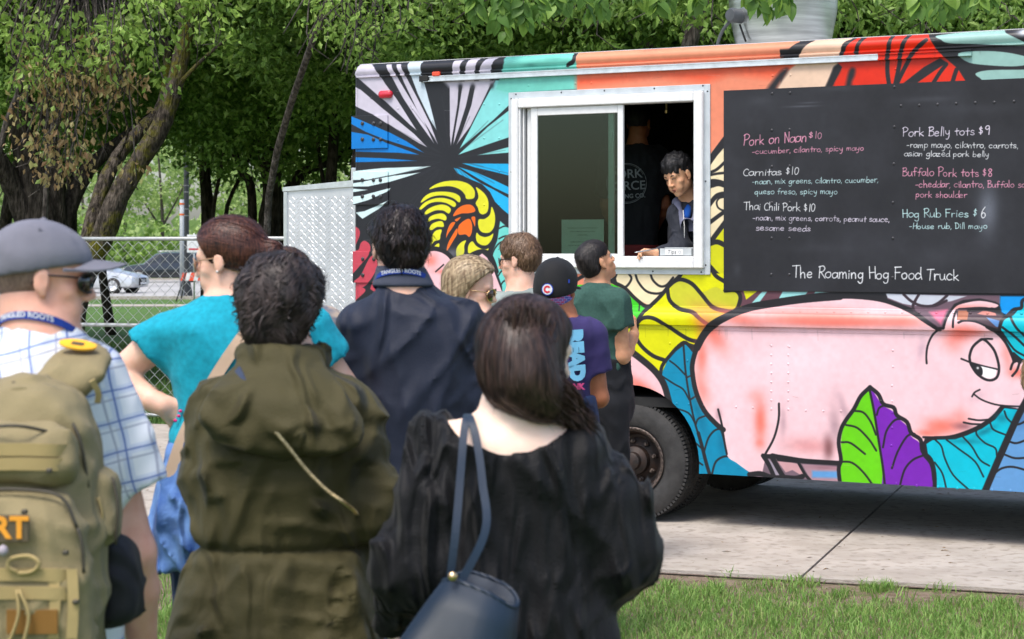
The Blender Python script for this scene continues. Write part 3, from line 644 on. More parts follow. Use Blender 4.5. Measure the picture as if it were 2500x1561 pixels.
# hinge plates on the rear corner with their bolts
M_BOLT = mat('bolt_steel', (0.06, 0.06, 0.065, 1), .5, .5, .3, 60)
def plate(p0, p1, label, bolts):
    u0, z1 = UZ(*p0); u1, z0 = UZ(*p1); b = MB(); b.box((u0, -.012, z0), (u1, -.001, z1), .002)
    o = b.build('hinge_plate', M_MURAL, truck, label=label); mural_uv(o)
    for bx, by in bolts:
        bu,bz = UZ(bx,by); c = MB(); c.lathe([(.014,0),(.014,.003),(.009,.006),(.009,.010),(0,.011)],(bu,-.012,bz),(0,-1,0),10)
        c.build('bolt', M_BOLT, o, smooth=False)
plate((860,284),(948,362),'blue and black hinge plate bolted on the rear corner',[(887,302),(914,302),(931,302),(887,341),(914,341),(931,341)])
plate((864,420),(949,500),'white striped hinge plate bolted on the rear corner',[(887,440),(914,440),(931,440),(887,480),(914,480),(931,480)])
plate((863, 614), (925, 691), 'red hinge plate bolted on the rear corner', [(888,633),(915,633),(888,672)])
# far side, back, front, floor, dark inside
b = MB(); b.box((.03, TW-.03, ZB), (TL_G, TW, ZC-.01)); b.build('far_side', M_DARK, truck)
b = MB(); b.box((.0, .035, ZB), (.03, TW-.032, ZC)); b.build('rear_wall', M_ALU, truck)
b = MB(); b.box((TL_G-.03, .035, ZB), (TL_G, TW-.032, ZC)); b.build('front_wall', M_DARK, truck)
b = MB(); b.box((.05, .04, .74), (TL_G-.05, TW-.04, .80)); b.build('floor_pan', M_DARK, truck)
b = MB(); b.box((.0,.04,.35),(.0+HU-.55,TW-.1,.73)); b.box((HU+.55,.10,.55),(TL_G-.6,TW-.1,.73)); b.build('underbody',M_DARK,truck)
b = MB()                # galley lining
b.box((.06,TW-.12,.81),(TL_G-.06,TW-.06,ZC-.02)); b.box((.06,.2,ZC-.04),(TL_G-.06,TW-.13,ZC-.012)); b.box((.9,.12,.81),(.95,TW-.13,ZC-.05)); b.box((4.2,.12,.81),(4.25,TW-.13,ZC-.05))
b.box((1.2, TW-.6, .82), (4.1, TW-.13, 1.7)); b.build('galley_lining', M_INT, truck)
# serving window ------------------------------------------------------
def framebox(name, m, u0, u1, z0, z1, wl, wr, wb, wt, y0, y1, parent, bev=.002, label=None):
    b = MB(); b.box((u0, y0, z0), (u0+wl, y1, z1), bev); b.box((u1-wr, y0, z0), (u1, y1, z1), bev)
    b.box((u0+wl+.0003,y0+.0004,z0),(u1-wr-.0003,y1,z0+wb),bev); b.box((u0+wl+.0003,y0+.0004,z1-wt),(u1-wr-.0003,y1,z1),bev)
    return b.build(name, m, parent, label=label)
win = framebox('serving_window',M_FLANGE,WU0,WU1,WZ0,WZ1,.04,.04,.045,.042,-.010,-.001,truck,label='aluminium sliding serving window, right half open')
iu0, iu1, iz0, iz1 = WU0+.035, WU1-.038, WZ0+.04, WZ1-.045
framebox('window_frame', M_WFRAME, iu0, iu1, iz0, iz1, .052, .062, .060, .062, -.045, .05, win, .006)
cC = lambda x, y: UZ(1200+x*.3438, 180+y*.3438)
ou0, ou1, oz0, oz1 = iu0+.052, iu1-.062, iz0+.06, iz1-.062
b = MB(); b.box((ou0,-.03,oz0),(ou0+.012,.05,oz1)); b.box((ou0+.02,-.01,oz0),(ou0+.03,.05,oz1)); b.box((ou0,-.036,oz0),(ou1,.05,oz0+.016),.003); b.build('window_track',M_WFRAME,win)
su0 = cC(290, 0)[0]; su1 = cC(945, 0)[0]
sash = framebox('window_sash',M_WFRAME,su0,su1,oz0+.017,oz1-.002,.048,.040,.014,.052,-.024,.0,win,.003,label='front sliding sash pushed to the left')
framebox('window_sash',M_WFRAME,cC(250,0)[0],cC(865,0)[0],oz0+.017,oz1-.002,.03,.04,.014,.05,.006,.028,win,.003,label='rear sash seen through the glass')
M_GLASS = bpy.data.materials.new('tinted_window_glass'); M_GLASS.use_nodes = True
nt = M_GLASS.node_tree; nt.nodes.clear(); o_ = nt.nodes.new('ShaderNodeOutputMaterial'); mx = nt.nodes.new('ShaderNodeMixShader'); tr_ = nt.nodes.new('ShaderNodeBsdfTransparent'); gl = nt.nodes.new('ShaderNodeBsdfGlossy')
fr = nt.nodes.new('ShaderNodeFresnel'); fr.inputs[0].default_value = 1.42; tr_.inputs[0].default_value = (.62,.72,.66,1); gl.inputs['Roughness'].default_value = .06; gl.inputs[0].default_value = (.9,1,.94,1)
nz = nt.nodes.new('ShaderNodeTexNoise'); nz.inputs['Scale'].default_value = 2.5; bp = nt.nodes.new('ShaderNodeBump'); bp.inputs['Strength'].default_value = .1
nt.links.new(nz.outputs[0], bp.inputs['Height']); nt.links.new(bp.outputs[0], gl.inputs['Normal'])
nt.links.new(fr.outputs[0],mx.inputs[0]); nt.links.new(tr_.outputs[0],mx.inputs[1]); nt.links.new(gl.outputs[0],mx.inputs[2]); nt.links.new(mx.outputs[0],o_.inputs[0])
b = MB(); b.box((su0+.05, -.014, oz0+.034), (su1-.042, -.010, oz1-.056)); b.build('glass_pane', M_GLASS, sash)
for yy in (430, 1100):
    lu,lz = cC(855,yy); b = MB(); b.box((lu-.012,-.0,lz-.045),(lu+.016,.006,lz+.03),.002); b.box((lu-.004,-.008,lz-.03),(lu+.008,.0,lz+.012),.002); b.build('latch',M_ALU,win)
for xx,yy in [(178,148),(500,135),(806,122),(1160,107),(1505,87),(1538,127),(1525,765),(1525,1360),(1493,1410),(1150,1405),(145,180),(145,700)]:
    bu,bz = cC(xx,yy); c = MB(); c.lathe([(.006,0),(.005,.002),(0,.003)],(bu,-.010,bz),(0,-1,0),8); c.build('screw',M_BOLT,win)
# counter just inside the opening
b = MB(); b.box((WU0+.05,.05,oz0-.05),(WU1-.04,.42,oz0-.012)); b.build('counter',mat('steel_counter',(.35,.36,.37,1),.35,.8,.1,10),truck)
M_MAROON = mat('maroon_cloth', rgb(120, 34, 34), .8)
# rivets -----------------------------------------------------------------
rv = []
def riv(px, py): rv.append(UZ(px, py))
for k in range(24): riv(1540+41.5*k, 759+.35*k*.9)
for k in range(23): riv(1554+42*k, 799+.5*k)
for k in range(12):
    for dx in (0, 41.5): riv(1883+dx, 845+44.2*k*.5) if k < 8 else None
for (x,y) in [(1636,839),(1678,881),(1652,986),(1682,987),(1717,991),(1797,994),(1838,996),(1883,998),(1925,1000),(1967,1003),(2010,1004),(2053,1004),(1541,893),(2180,856),(2180,896),(2178,942),(2178,980),(2178,1008),(2178,1045),(2176,1088),(2178,1140),(2188,1181),(2238,1186),(2290,1189),(2337,1192),(2378,1193),(2422,1196),(2467,1198),(1927,847),(2150,980)]: riv(x,y)
for x in (432, 547): 
    for y in (675, 930): rv.append(cA((x, y))[0])
for x,y in [(1123,640),(1245,640),(1123,912),(1245,912),(1123,1180),(1245,1178),(1245,1448),(1123,1448),(323,430),(437,425),(515,415),(212,435),(625,415),(890,400),(1030,400),(1125,390),(1245,383),(1365,378),(1485,367),(1565,358),(1690,352),(1857,350),(1980,340),(2100,335),(217,590),(1985,470),(1857,475),(1480,490)]: rv.append(cA((x,y))[0])
for x,y in [(335,287),(435,283),(240,190),(143,193),(340,183),(535,178),(635,173),(1022,250),(1466,128),(1575,124),(1684,120)]: rv.append(cB((x,y))[0])
def dome(b, u, z, y, r, h):
    n = 8; vv = [(u+r*math.cos(2*math.pi*i/n),y,z+r*math.sin(2*math.pi*i/n)) for i in range(n)]+[(u+r*.7*math.cos(2*math.pi*i/n),y-h*.75,z+r*.7*math.sin(2*math.pi*i/n)) for i in range(n)]+[(u,y-h,z)]
    b.add(vv,[(i,(i+1) % n,(i+1) % n+n,i+n) for i in range(n)]+[(i+n,(i+1) % n+n,2*n) for i in range(n)])
b = MB()
for (u, z) in rv:
    y = 0.0
    if 1.345 < z < 1.392: y = -.010
    elif 1.24 < z < 1.268: y = -.004
    dome(b, u, z, y, .0085, .0030)
o = b.build('rivets', M_MURAL, truck, smooth=True, kind='stuff'); fix_normals(o); mural_uv(o)
# ---- chalkboard ------------------------------------------------------------
BU0 = UZ(1768, 300)[0]; BZ1 = UZ(1768, 222)[1]; BZ0 = UZ(1768, 710)[1]; BU1 = 5.35
cc = Canvas(BU0, BU1, BZ0, BZ1, 420, (39, 40, 45))
_h, _w = cc.a.shape[:2]
_n = fbm(_h, _w, 120, 21, 5); _m = fbm(_h, _w, 34, 9, 3)
cc.a += (np.clip((_n-.5)*.10, -.02, .05)+np.clip((_m-.55)*.05, 0, .03))[..., None]*np.array([.95, .97, 1.05])
cc.blob(cB((1540, 1040))[0], 26, 62, (120, 126, 138), .75)
for x_,y_,w_,h_,a_ in ((500,460,90,6,.3),(540,440,60,5,.22),(700,360,120,16,.12),(260,430,90,30,.1),(900,300,200,40,.08),(1200,420,160,16,.14),(1500,470,200,30,.1),(1150,250,120,30,.08),(600,1250,220,30,.08),(140,1370,24,40,.14),(1300,1300,240,60,.06),(330,800,40,70,.07)):
    cc.blob(cB((x_, y_))[0], w_*.44/400*420, h_*.44/400*420, (150, 154, 165), a_)
GL = {
'a':[[(.5,.42),(.3,.52),(.08,.4),(.02,.2),(.15,.02),(.38,.08),(.5,.3)],[(.52,.5),(.5,.2),(.6,.0)]],'b':[[(.1,1),(.08,.5),(.06,.02)],[(.07,.3),(.25,.5),(.48,.42),(.5,.18),(.32,.0),(.07,.06)]],
'c':[[(.48,.42),(.28,.52),(.07,.36),(.05,.14),(.22,.0),(.46,.06)]],'d':[[(.5,.4),(.28,.5),(.06,.32),(.06,.1),(.24,.0),(.48,.16)],[(.52,1),(.5,.4),(.56,.0)]],
'e':[[(.06,.26),(.3,.28),(.47,.34),(.4,.5),(.2,.5),(.05,.28),(.1,.06),(.3,.0),(.48,.08)]],'f':[[(.5,.92),(.36,1),(.24,.85),(.22,.4),(.2,.0)],[(.04,.48),(.42,.52)]],
'g':[[(.46,.42),(.26,.5),(.06,.34),(.08,.1),(.28,.04),(.46,.2)],[(.48,.5),(.46,.0),(.4,-.36),(.2,-.44),(.05,-.3)]],'h':[[(.08,1),(.08,.0)],[(.08,.3),(.26,.5),(.42,.42),(.46,.0)]],
'i':[[(.1,.5),(.1,.0)],[(.12,.72),(.13,.75)]],'k':[[(.08,1),(.08,.0)],[(.46,.5),(.1,.24)],[(.14,.26),(.5,.0)]],'l':[[(.1,1),(.1,.0)]],
'm':[[(.06,.5),(.06,.0)],[(.06,.32),(.2,.5),(.32,.42),(.34,.0)],[(.34,.32),(.5,.5),(.62,.4),(.64,.0)]],'n':[[(.06,.5),(.07,.0)],[(.07,.3),(.24,.5),(.42,.42),(.44,.0)]],
'o':[[(.28,.5),(.08,.4),(.04,.18),(.18,.0),(.4,.04),(.5,.26),(.42,.46),(.28,.5)]],'p':[[(.08,.5),(.07,.0),(.04,-.42)],[(.08,.36),(.28,.52),(.48,.4),(.46,.14),(.26,.02),(.08,.1)]],
'q':[[(.46,.44),(.24,.5),(.06,.3),(.1,.06),(.3,.02),(.46,.2)],[(.48,.5),(.46,-.42)]],'r':[[(.08,.5),(.08,.0)],[(.08,.28),(.2,.46),(.42,.48)]],
's':[[(.42,.44),(.24,.52),(.1,.42),(.16,.28),(.36,.22),(.42,.08),(.24,.0),(.04,.06)]],'t':[[(.24,.86),(.22,.3),(.24,.0)],[(.02,.5),(.46,.54)]],
'u':[[(.06,.5),(.06,.16),(.2,.0),(.4,.1),(.46,.3)],[(.47,.5),(.46,.2),(.54,.0)]],'v':[[(.04,.5),(.22,.0)],[(.22,.0),(.44,.52)]],'w':[[(.04,.5),(.18,.0)],[(.18,.0),(.34,.4)],[(.34,.4),(.48,.0)],[(.48,.0),(.64,.52)]],
'x':[[(.04,.5),(.46,.0)],[(.44,.54),(.02,.0)]],'y':[[(.06,.5),(.1,.2),(.26,.1),(.44,.24)],[(.46,.5),(.4,-.1),(.26,-.42),(.08,-.42)]],'z':[[(.06,.48),(.44,.5)],[(.44,.5),(.04,.02)],[(.04,.02),(.46,.0)]],
'P':[[(.1,.98),(.12,.5),(.1,.0)],[(.02,.9),(.3,1.04),(.58,.86),(.46,.58),(.12,.46)]],'N':[[(.08,.0),(.1,.95)],[(.1,.95),(.5,.05)],[(.5,.05),(.54,1)]],'C':[[(.6,.82),(.4,.96),(.12,.76),(.05,.36),(.22,.04),(.56,.06)]],
'T':[[(.0,.96),(.66,1.0)],[(.33,.98),(.32,.0)]],'B':[[(.1,.98),(.08,.0)],[(.02,.94),(.4,.98),(.46,.72),(.12,.54)],[(.12,.54),(.5,.46),(.54,.14),(.3,.0),(.04,.02)]],
'H':[[(.08,1),(.08,.0)],[(.56,1.02),(.54,.0)],[(.08,.48),(.55,.54)]],'R':[[(.1,.98),(.08,.0)],[(.02,.92),(.36,1.02),(.52,.8),(.36,.56),(.1,.48)],[(.2,.5),(.58,.0)]],
'F':[[(.08,.98),(.08,.0)],[(.04,.98),(.56,1.0)],[(.08,.54),(.46,.56)]],'D':[[(.1,.96),(.1,.0)],[(.02,.96),(.36,.92),(.56,.56),(.42,.14),(.08,.0)]],'W':[[(.0,1),(.18,.0)],[(.18,.0),(.34,.7)],[(.34,.7),(.52,.0)],[(.52,.0),(.7,1)]],
'S':[[(.48,.86),(.26,1),(.08,.8),(.24,.55),(.46,.38),(.4,.08),(.18,.0),(.02,.14)]],
'$':[[(.36,.76),(.2,.86),(.06,.74),(.16,.56),(.34,.46),(.34,.26),(.16,.2),(.02,.3)],[(.22,1.0),(.18,.06)]],'1':[[(.1,.96),(.1,.0)]],'0':[[(.26,.94),(.08,.76),(.06,.26),(.22,.0),(.42,.22),(.44,.74),(.26,.94)]],
'9':[[(.4,.7),(.2,.56),(.04,.72),(.16,.94),(.38,.9),(.42,.6),(.4,.0)]],'8':[[(.4,.84),(.22,.96),(.08,.8),(.22,.56),(.42,.3),(.34,.04),(.12,.04),(.08,.26),(.26,.54),(.42,.76),(.36,.9)]],
'6':[[(.36,.96),(.14,.66),(.06,.26),(.2,.0),(.4,.14),(.38,.4),(.2,.46),(.08,.3)]],',':[[(.1,.06),(.04,-.16)]],'-':[[(.02,.3),(.34,.32)]],'.':[[(.06,.04),(.08,.03)]],':':[[(.06,.4),(.07,.39)],[(.06,.04),(.07,.03)]]}
GW = {'i':.2,'l':.2,'m':.74,'w':.74,'W':.8,'1':.22,',':.18,'.':.18,' ':.34,'-':.42,'T':.62,'t':.44,'r':.42,'f':.46,'s':.48}
def chalk(cv, body, p0, p1, hpx, f, col, wpx=1.5, seed=1, al=.92):
    """writes a line by hand strokes from p0 to p1 (crop pixels), hpx = capital height"""
    rr = random.Random(seed+len(body)); widths = [GW.get(c, .56)+.06 for c in body]; tot = sum(widths)
    x0, y0 = p0; x1, y1 = p1; x = 0.0
    sx = math.hypot(x1-x0, y1-y0)/tot; dx, dy = (x1-x0)/(sx*tot), (y1-y0)/(sx*tot)
    for c, w in zip(body, widths):
        jy = rr.uniform(-.05, .05); js = rr.uniform(.93, 1.08); jsl = rr.uniform(-.05, .1)
        for st in GL.get(c, []):
            pts = []
            for gx, gy in st:
                gx = (gx*js+gy*jsl+rr.uniform(-.015, .015)); gy = gy*js+jy+rr.uniform(-.015, .015)
                X = x+gx; pts.append((x0+dx*X*sx+dy*0, y0+dy*X*sx-gy*hpx))
            q = f(*pts, s=len(pts) > 2, n=4)
            cv.stroke(q, wpx*rr.uniform(.85, 1.2), col, 1.1, al*rr.uniform(.85, 1))
        x += w
CPK, CWH, CMT, CLV = (236,160,186), (236,238,240), (196,232,232), (232,222,238)
for (t_, a_, b_, h_, c_, w_) in (
    ('Pork on Naan',(172,680),(530,655),58,CPK,2.3),('$10',(540,640),(618,640),38,CPK,2.0),('-cucumber, cilantro, spicy mayo',(222,727),(850,704),32,CPK,1.7),
    ('Carnitas $10',(172,850),(488,840),42,CWH,2.1),('-naan, mix greens, cilantro, cucumber,',(222,894),(930,884),33,CMT,1.7),('queso freso, spicy mayo',(236,950),(702,950),33,CMT,1.7),
    ('Thai Chili Pork $10',(176,1036),(578,1050),44,CWH,2.1),('-naan, mix greens, carrots, peanut sauce,',(226,1096),(992,1106),33,CLV,1.7),('sesame seeds',(242,1152),(552,1158),33,CLV,1.7),
    ('The Roaming Hog Food Truck', (446,1416),(1385,1432),62,CWH,2.8),
    ('Pork Belly tots $9',(1062,628),(1556,618),48,CLV,2.2),('-ramp mayo, cilantro, carrots,',(1086,690),(1712,694),36,CWH,1.8),('asian glazed pork belly',(1072,738),(1550,742),33,CWH,1.7),
    ('Buffalo Pork tots $8',(1062,848),(1570,854),46,CPK,2.1),('-cheddar, cilantro, Buffalo sauce',(1134,912),(1830,914),38,CPK,1.8),('pork shoulder',(1136,968),(1425,970),36,CPK,1.8),
    ('Hog Rub Fries $',(1062,1080),(1490,1078),46,CMT,2.1),('6',(1500,1084),(1536,1084),60,CWH,2.3),('-House rub, Dill mayo',(1100,1144),(1540,1144),34,CMT,1.8)):
    chalk(cc, t_, a_, b_, h_, cB, c_, w_, seed=int(a_[1]))
_g = fbm(_h,_w,3,77,1); cc.a -= (np.clip(_g-.62,0,1)*.5)[...,None]*np.clip(cc.a-.25,0,1)   # chalk grain
board_img = cc.image('chalkboard_paint')
M_BOARD = img_mat('chalkboard_face', board_img, rough=.62, spec=.35, uvname='chalk', bump=.03)
b = MB(); b.box((BU0,-.009,BZ0),(BU1,-.001,BZ1)); o = b.build('chalkboard',M_BOARD,truck,label='black chalkboard menu with pink and white handwriting'); mural_uv(o,cc,'chalk')
b = MB()
for x,y in [(335,387),(435,383),(333,592),(433,588),(333,795),(433,792),(333,997),(433,996),(332,1195),(431,1195),(330,1398),(431,1399),(1018,350),(1018,573),(1015,780),(1010,996),(1010,1196),(1008,1415),(1055,456),(1157,453),(1260,448),(1363,443),(1471,438),(1577,436),(1687,431)]:
    u, z = cB((x, y))[0]; dome(b, u, z, -.009, .0095, .0048)
o = b.build('board_rivets',mat('board_rivet_black',(.03,.03,.034,1),.5),truck,smooth=True,kind='stuff'); fix_normals(o)
# ---- wheels -----------------------------------------------------------------
def make_wheel(u, y, label=None, inner=False, r=.385):
    w = bpy.data.objects.new('wheel', None); COL.objects.link(w); w.parent = truck; MW[w] = TM
    if label: w['label'] = label
    c = (u, y, r)
    b = MB(); W_ = .21; Rr = .215
    b.lathe([(Rr,.015),(Rr+.02,.002),(Rr+.05,-.008),(r-.075,-.014),(r-.04,-.006),(r-.018,.006),(r-.016,.012),(r-.006,.03),(r,.05),(r,W_-.05),(r-.02,W_-.01),(r-.08,W_),(Rr,W_-.01)],c,(0,1,0),64)
    o = b.build('tyre', M_RUB, w, smooth=True); fix_normals(o); autosmooth(o, 30)
    b = MB()
    for k in range(88):
        a = 2*math.pi*k/88; ca, sa = math.cos(a), math.sin(a); t = .0085
        for yy0, yy1, ro in ((.008, .052, .001), (.075, .105, .003), (.12, .16, .003)):
            v = []
            for rr_ in (r-.022 if yy0 < .01 else r-.004, r+ro*.6):
                for tt in (-t, t):
                    for yy in (yy0, yy1): v.append((u+rr_*ca-tt*sa, y+yy, r+rr_*sa+tt*ca))
            b.add(v, [(0,1,3,2),(4,6,7,5),(0,4,5,1),(2,3,7,6),(0,2,6,4),(1,5,7,3)])
    b.build('tread', M_RUB, w, kind='stuff')
    b = MB(); b.lathe([(Rr+.006,.0),(Rr+.004,-.006),(Rr-.008,-.006),(Rr-.012,.004),(Rr-.022,.012)],c,(0,1,0),48); o = b.build('rim_edge',M_RIMEDGE,w,smooth=True)
    b = MB(); b.lathe([(Rr-.018,.010),(Rr-.03,.06),(Rr-.05,.10),(Rr-.07,.105),(.11,.085),(.095,.075),(.09,.03),(.06,.01),(.055,-.02),(.04,-.03),(0,-.03)],c,(0,1,0),48)
    o = b.build('rim', M_RIM, w, smooth=True); autosmooth(o, 40)
    for k in range(8):
        a = 2*math.pi*(k+.3)/8; cc_ = (u+.125*math.cos(a), y+.085, r+.125*math.sin(a))
        b = MB(); b.lathe([(.017,.01),(.016,-.012),(.010,-.016),(.009,-.03),(0,-.031)],cc_,(0,1,0),6); b.build('lug_nut',M_RIMEDGE,w)
    return w
make_wheel(HU,.035,'dark rusty rear dual wheel by the mural'); make_wheel(HU,.30,inner=True); make_wheel(HU,TW-.50); make_wheel(HU,TW-.25); make_wheel(HU+3.25,.05); make_wheel(HU+3.25,TW-.27)
WA0, WA1 = math.pi, 2*math.pi
b = MB(); b.tube([(HU,.2,.385),(HU,TW-.2,.385)],.07,10); b.tube([(HU+3.25,.2,.385),(HU+3.25,TW-.2,.385)],.05,10); b.lathe([(0,-.17),(.15,-.1),(.19,0),(.15,.1),(0,.17)],(HU,TW/2,.385),(0,1,0),14)
b.build('axle', M_DARK, truck, smooth=True)
b = MB(); b.lathe([(.49,0),(.49,TW/2-.2)],(HU,.04,.42),(0,1,0),24,a0=WA0,a1=WA1); o = b.build('wheel_well',M_DARK,truck,smooth=True)
# muffler / spare tank hanging under the floor, seen dark below the skirt
mu = UZ(1720,1180)[0]; b = MB(); b.tube([(mu-.25,.9,.42),(mu+.28,.9,.42)],.13,14); b.build('muffler',M_DARK,truck,smooth=True)
# ---- tread-plate box on the rear ---------------------------------------------
def plate_mat():
    m = bpy.data.materials.new('diamond_tread_plate'); m.use_nodes = True; nt = m.node_tree; b = nt.nodes['Principled BSDF']
    b.inputs['Metallic'].default_value = .7; b.inputs['Roughness'].default_value = .46
    tc = nt.nodes.new('ShaderNodeTexCoord'); n = nt.nodes.new('ShaderNodeTexNoise'); n.inputs['Scale'].default_value = 5
    nt.links.new(tc.outputs['Object'],n.inputs['Vector']); rp = nt.nodes.new('ShaderNodeValToRGB'); rp.color_ramp.elements[0].color = (.50,.52,.54,1); rp.color_ramp.elements[1].color = (.78,.79,.80,1)
    nt.links.new(n.outputs[0], rp.inputs[0]); nt.links.new(rp.outputs[0], b.inputs['Base Color'])
    bp = nt.nodes.new('ShaderNodeBump'); bp.inputs['Strength'].default_value = .12; bp.inputs['Distance'].default_value = .1; n2 = nt.nodes.new('ShaderNodeTexNoise'); n2.inputs['Scale'].default_value = 1.6
    nt.links.new(tc.outputs['Object'],n2.inputs['Vector']); nt.links.new(n2.outputs[0],bp.inputs['Height']); nt.links.new(bp.outputs[0],b.inputs['Normal'])
    return m
M_TP = plate_mat()
pu0, pu1 = UZ(690, 600)[0], -.004; pz1, pz1b = 2.236, 2.195; pz0 = .55
box = bpy.data.objects.new('storage_box',None); COL.objects.link(box); box.parent = truck; MW[box] = TM; box['label'] = 'aluminium tread plate box on the rear of the truck'
b = MB(); poly2 = [(pu0+.02, pz0), (pu1, pz0), (pu1, pz1-.045), (pu0+.02, pz1b-.03)]
b.prism(poly2, 1.7, lambda x, z, t: (x, .02+t, z)); o = b.build('box_shell', M_TP, box); fix_normals(o)
b = MB(); b.prism([(pu0-.004,pz1b-.03),(pu1,pz1-.045),(pu1,pz1),(pu0-.004,pz1b)],1.73,lambda x,z,t: (x,.005+t,z)); o = b.build('box_lid',M_ALU,box); fix_normals(o)
b = MB(); b.box((pu0, .008, pz0), (pu0+.032, .06, pz1b-.032), .003); b.build('box_edge', M_ALU, box)
b = MB(); st = .052; i = 0                     # the raised bars of the tread plate
z = pz0+.03
while z < pz1b-.06:
    u = pu0+.055+(i % 2)*st*.5
    while u < pu1-.02:
        s_ = 1 if (int(round((u-pu0)/st*2))+i) % 2 else -1
        L, w_, h_ = .0190, .0048, .0019; dx, dz = L*.707, L*.707*s_; nx, nz_ = -w_*.707*s_, w_*.707
        b.add([(u-dx,.020,z-dz),(u+nx,.020,z+nz_),(u+dx,.020,z+dz),(u-nx,.020,z-nz_),(u-dx*.5,.020-h_,z-dz*.5),(u+dx*.5,.020-h_,z+dz*.5)],[(0,1,4),(1,5,4),(1,2,5),(0,4,3),(4,5,3),(5,2,3)])
        u += st*.62
    z += st*.5; i += 1
o = b.build('tread_bars', M_TP, box, kind='stuff'); fix_normals(o)
b = MB(); ku,kz = UZ(856,425); b.box((ku-.03,.05,kz-.05),(.0,.30,kz+.045),.004); b.build('corner_bracket',M_ALU,truck)
# ---- steel exhaust fan on the roof ---------------------------------------------
fdepth = 1.15
fu = UZ(1912, 60, fdepth)[0]; fz = ZC+.12
M_STEEL = mat('spun_aluminium', (.55, .57, .56, 1), .3, .9, .25, 3, .05, 60, stretch=(1, 1, 14))
b = MB(); b.lathe([(.0,0),(.285,0),(.30,.015),(.33,.12),(.365,.3),(.372,.42),(.36,.43),(.34,.44),(.3,.445)],(fu,fdepth,fz),(0,0,1),48)
fan = thing('exhaust_fan',(0,0,0),'spun aluminium exhaust fan bowl on the roof of the truck','exhaust fan',M=TM)
o = b.build('fan_bowl', M_STEEL, fan, smooth=True); fix_normals(o); autosmooth(o, 40)
b = MB(); b.lathe([(.0,.62),(.2,.61),(.31,.56),(.33,.5),(.33,.47),(.3,.46)],(fu,fdepth,fz),(0,0,1),32); o = b.build('fan_cap',M_STEEL,fan,smooth=True)
M_CABLE = mat('grey_conduit', (.07, .075, .08, 1), .5)
gu, gz = UZ(1797, 33, .85); 
b = MB(); b.lathe([(.05,0),(.05,.10),(.04,.12)],(gu+.03,fdepth-.28,gz-.02),(-.35,-1,0),16); b.lathe([(.0,.121),(.04,.12)],(gu+.03,fdepth-.28,gz-.02),(-.35,-1,0),16); o = b.build('junction_box',M_CABLE,fan,smooth=True); fix_normals(o); autosmooth(o,40)
q = [UZ(x, y, .80) for x, y in ((1797, 42), (1783, 52), (1764, 76), (1752, 108), (1748, 140))]
b = MB(); b.tube([(a,.80,c) for a,c in [(float(x),float(y)) for x,y in crs(q,False,5)]],.012,8); b.build('conduit',M_CABLE,fan,smooth=True)
q = [UZ(x,y,.84) for x,y in ((1806,60),(1813,80),(1821,102))]; b = MB(); b.tube([(a,.84,c) for a,c in q],.007,6); b.build('cable',M_DARK,fan,smooth=True)
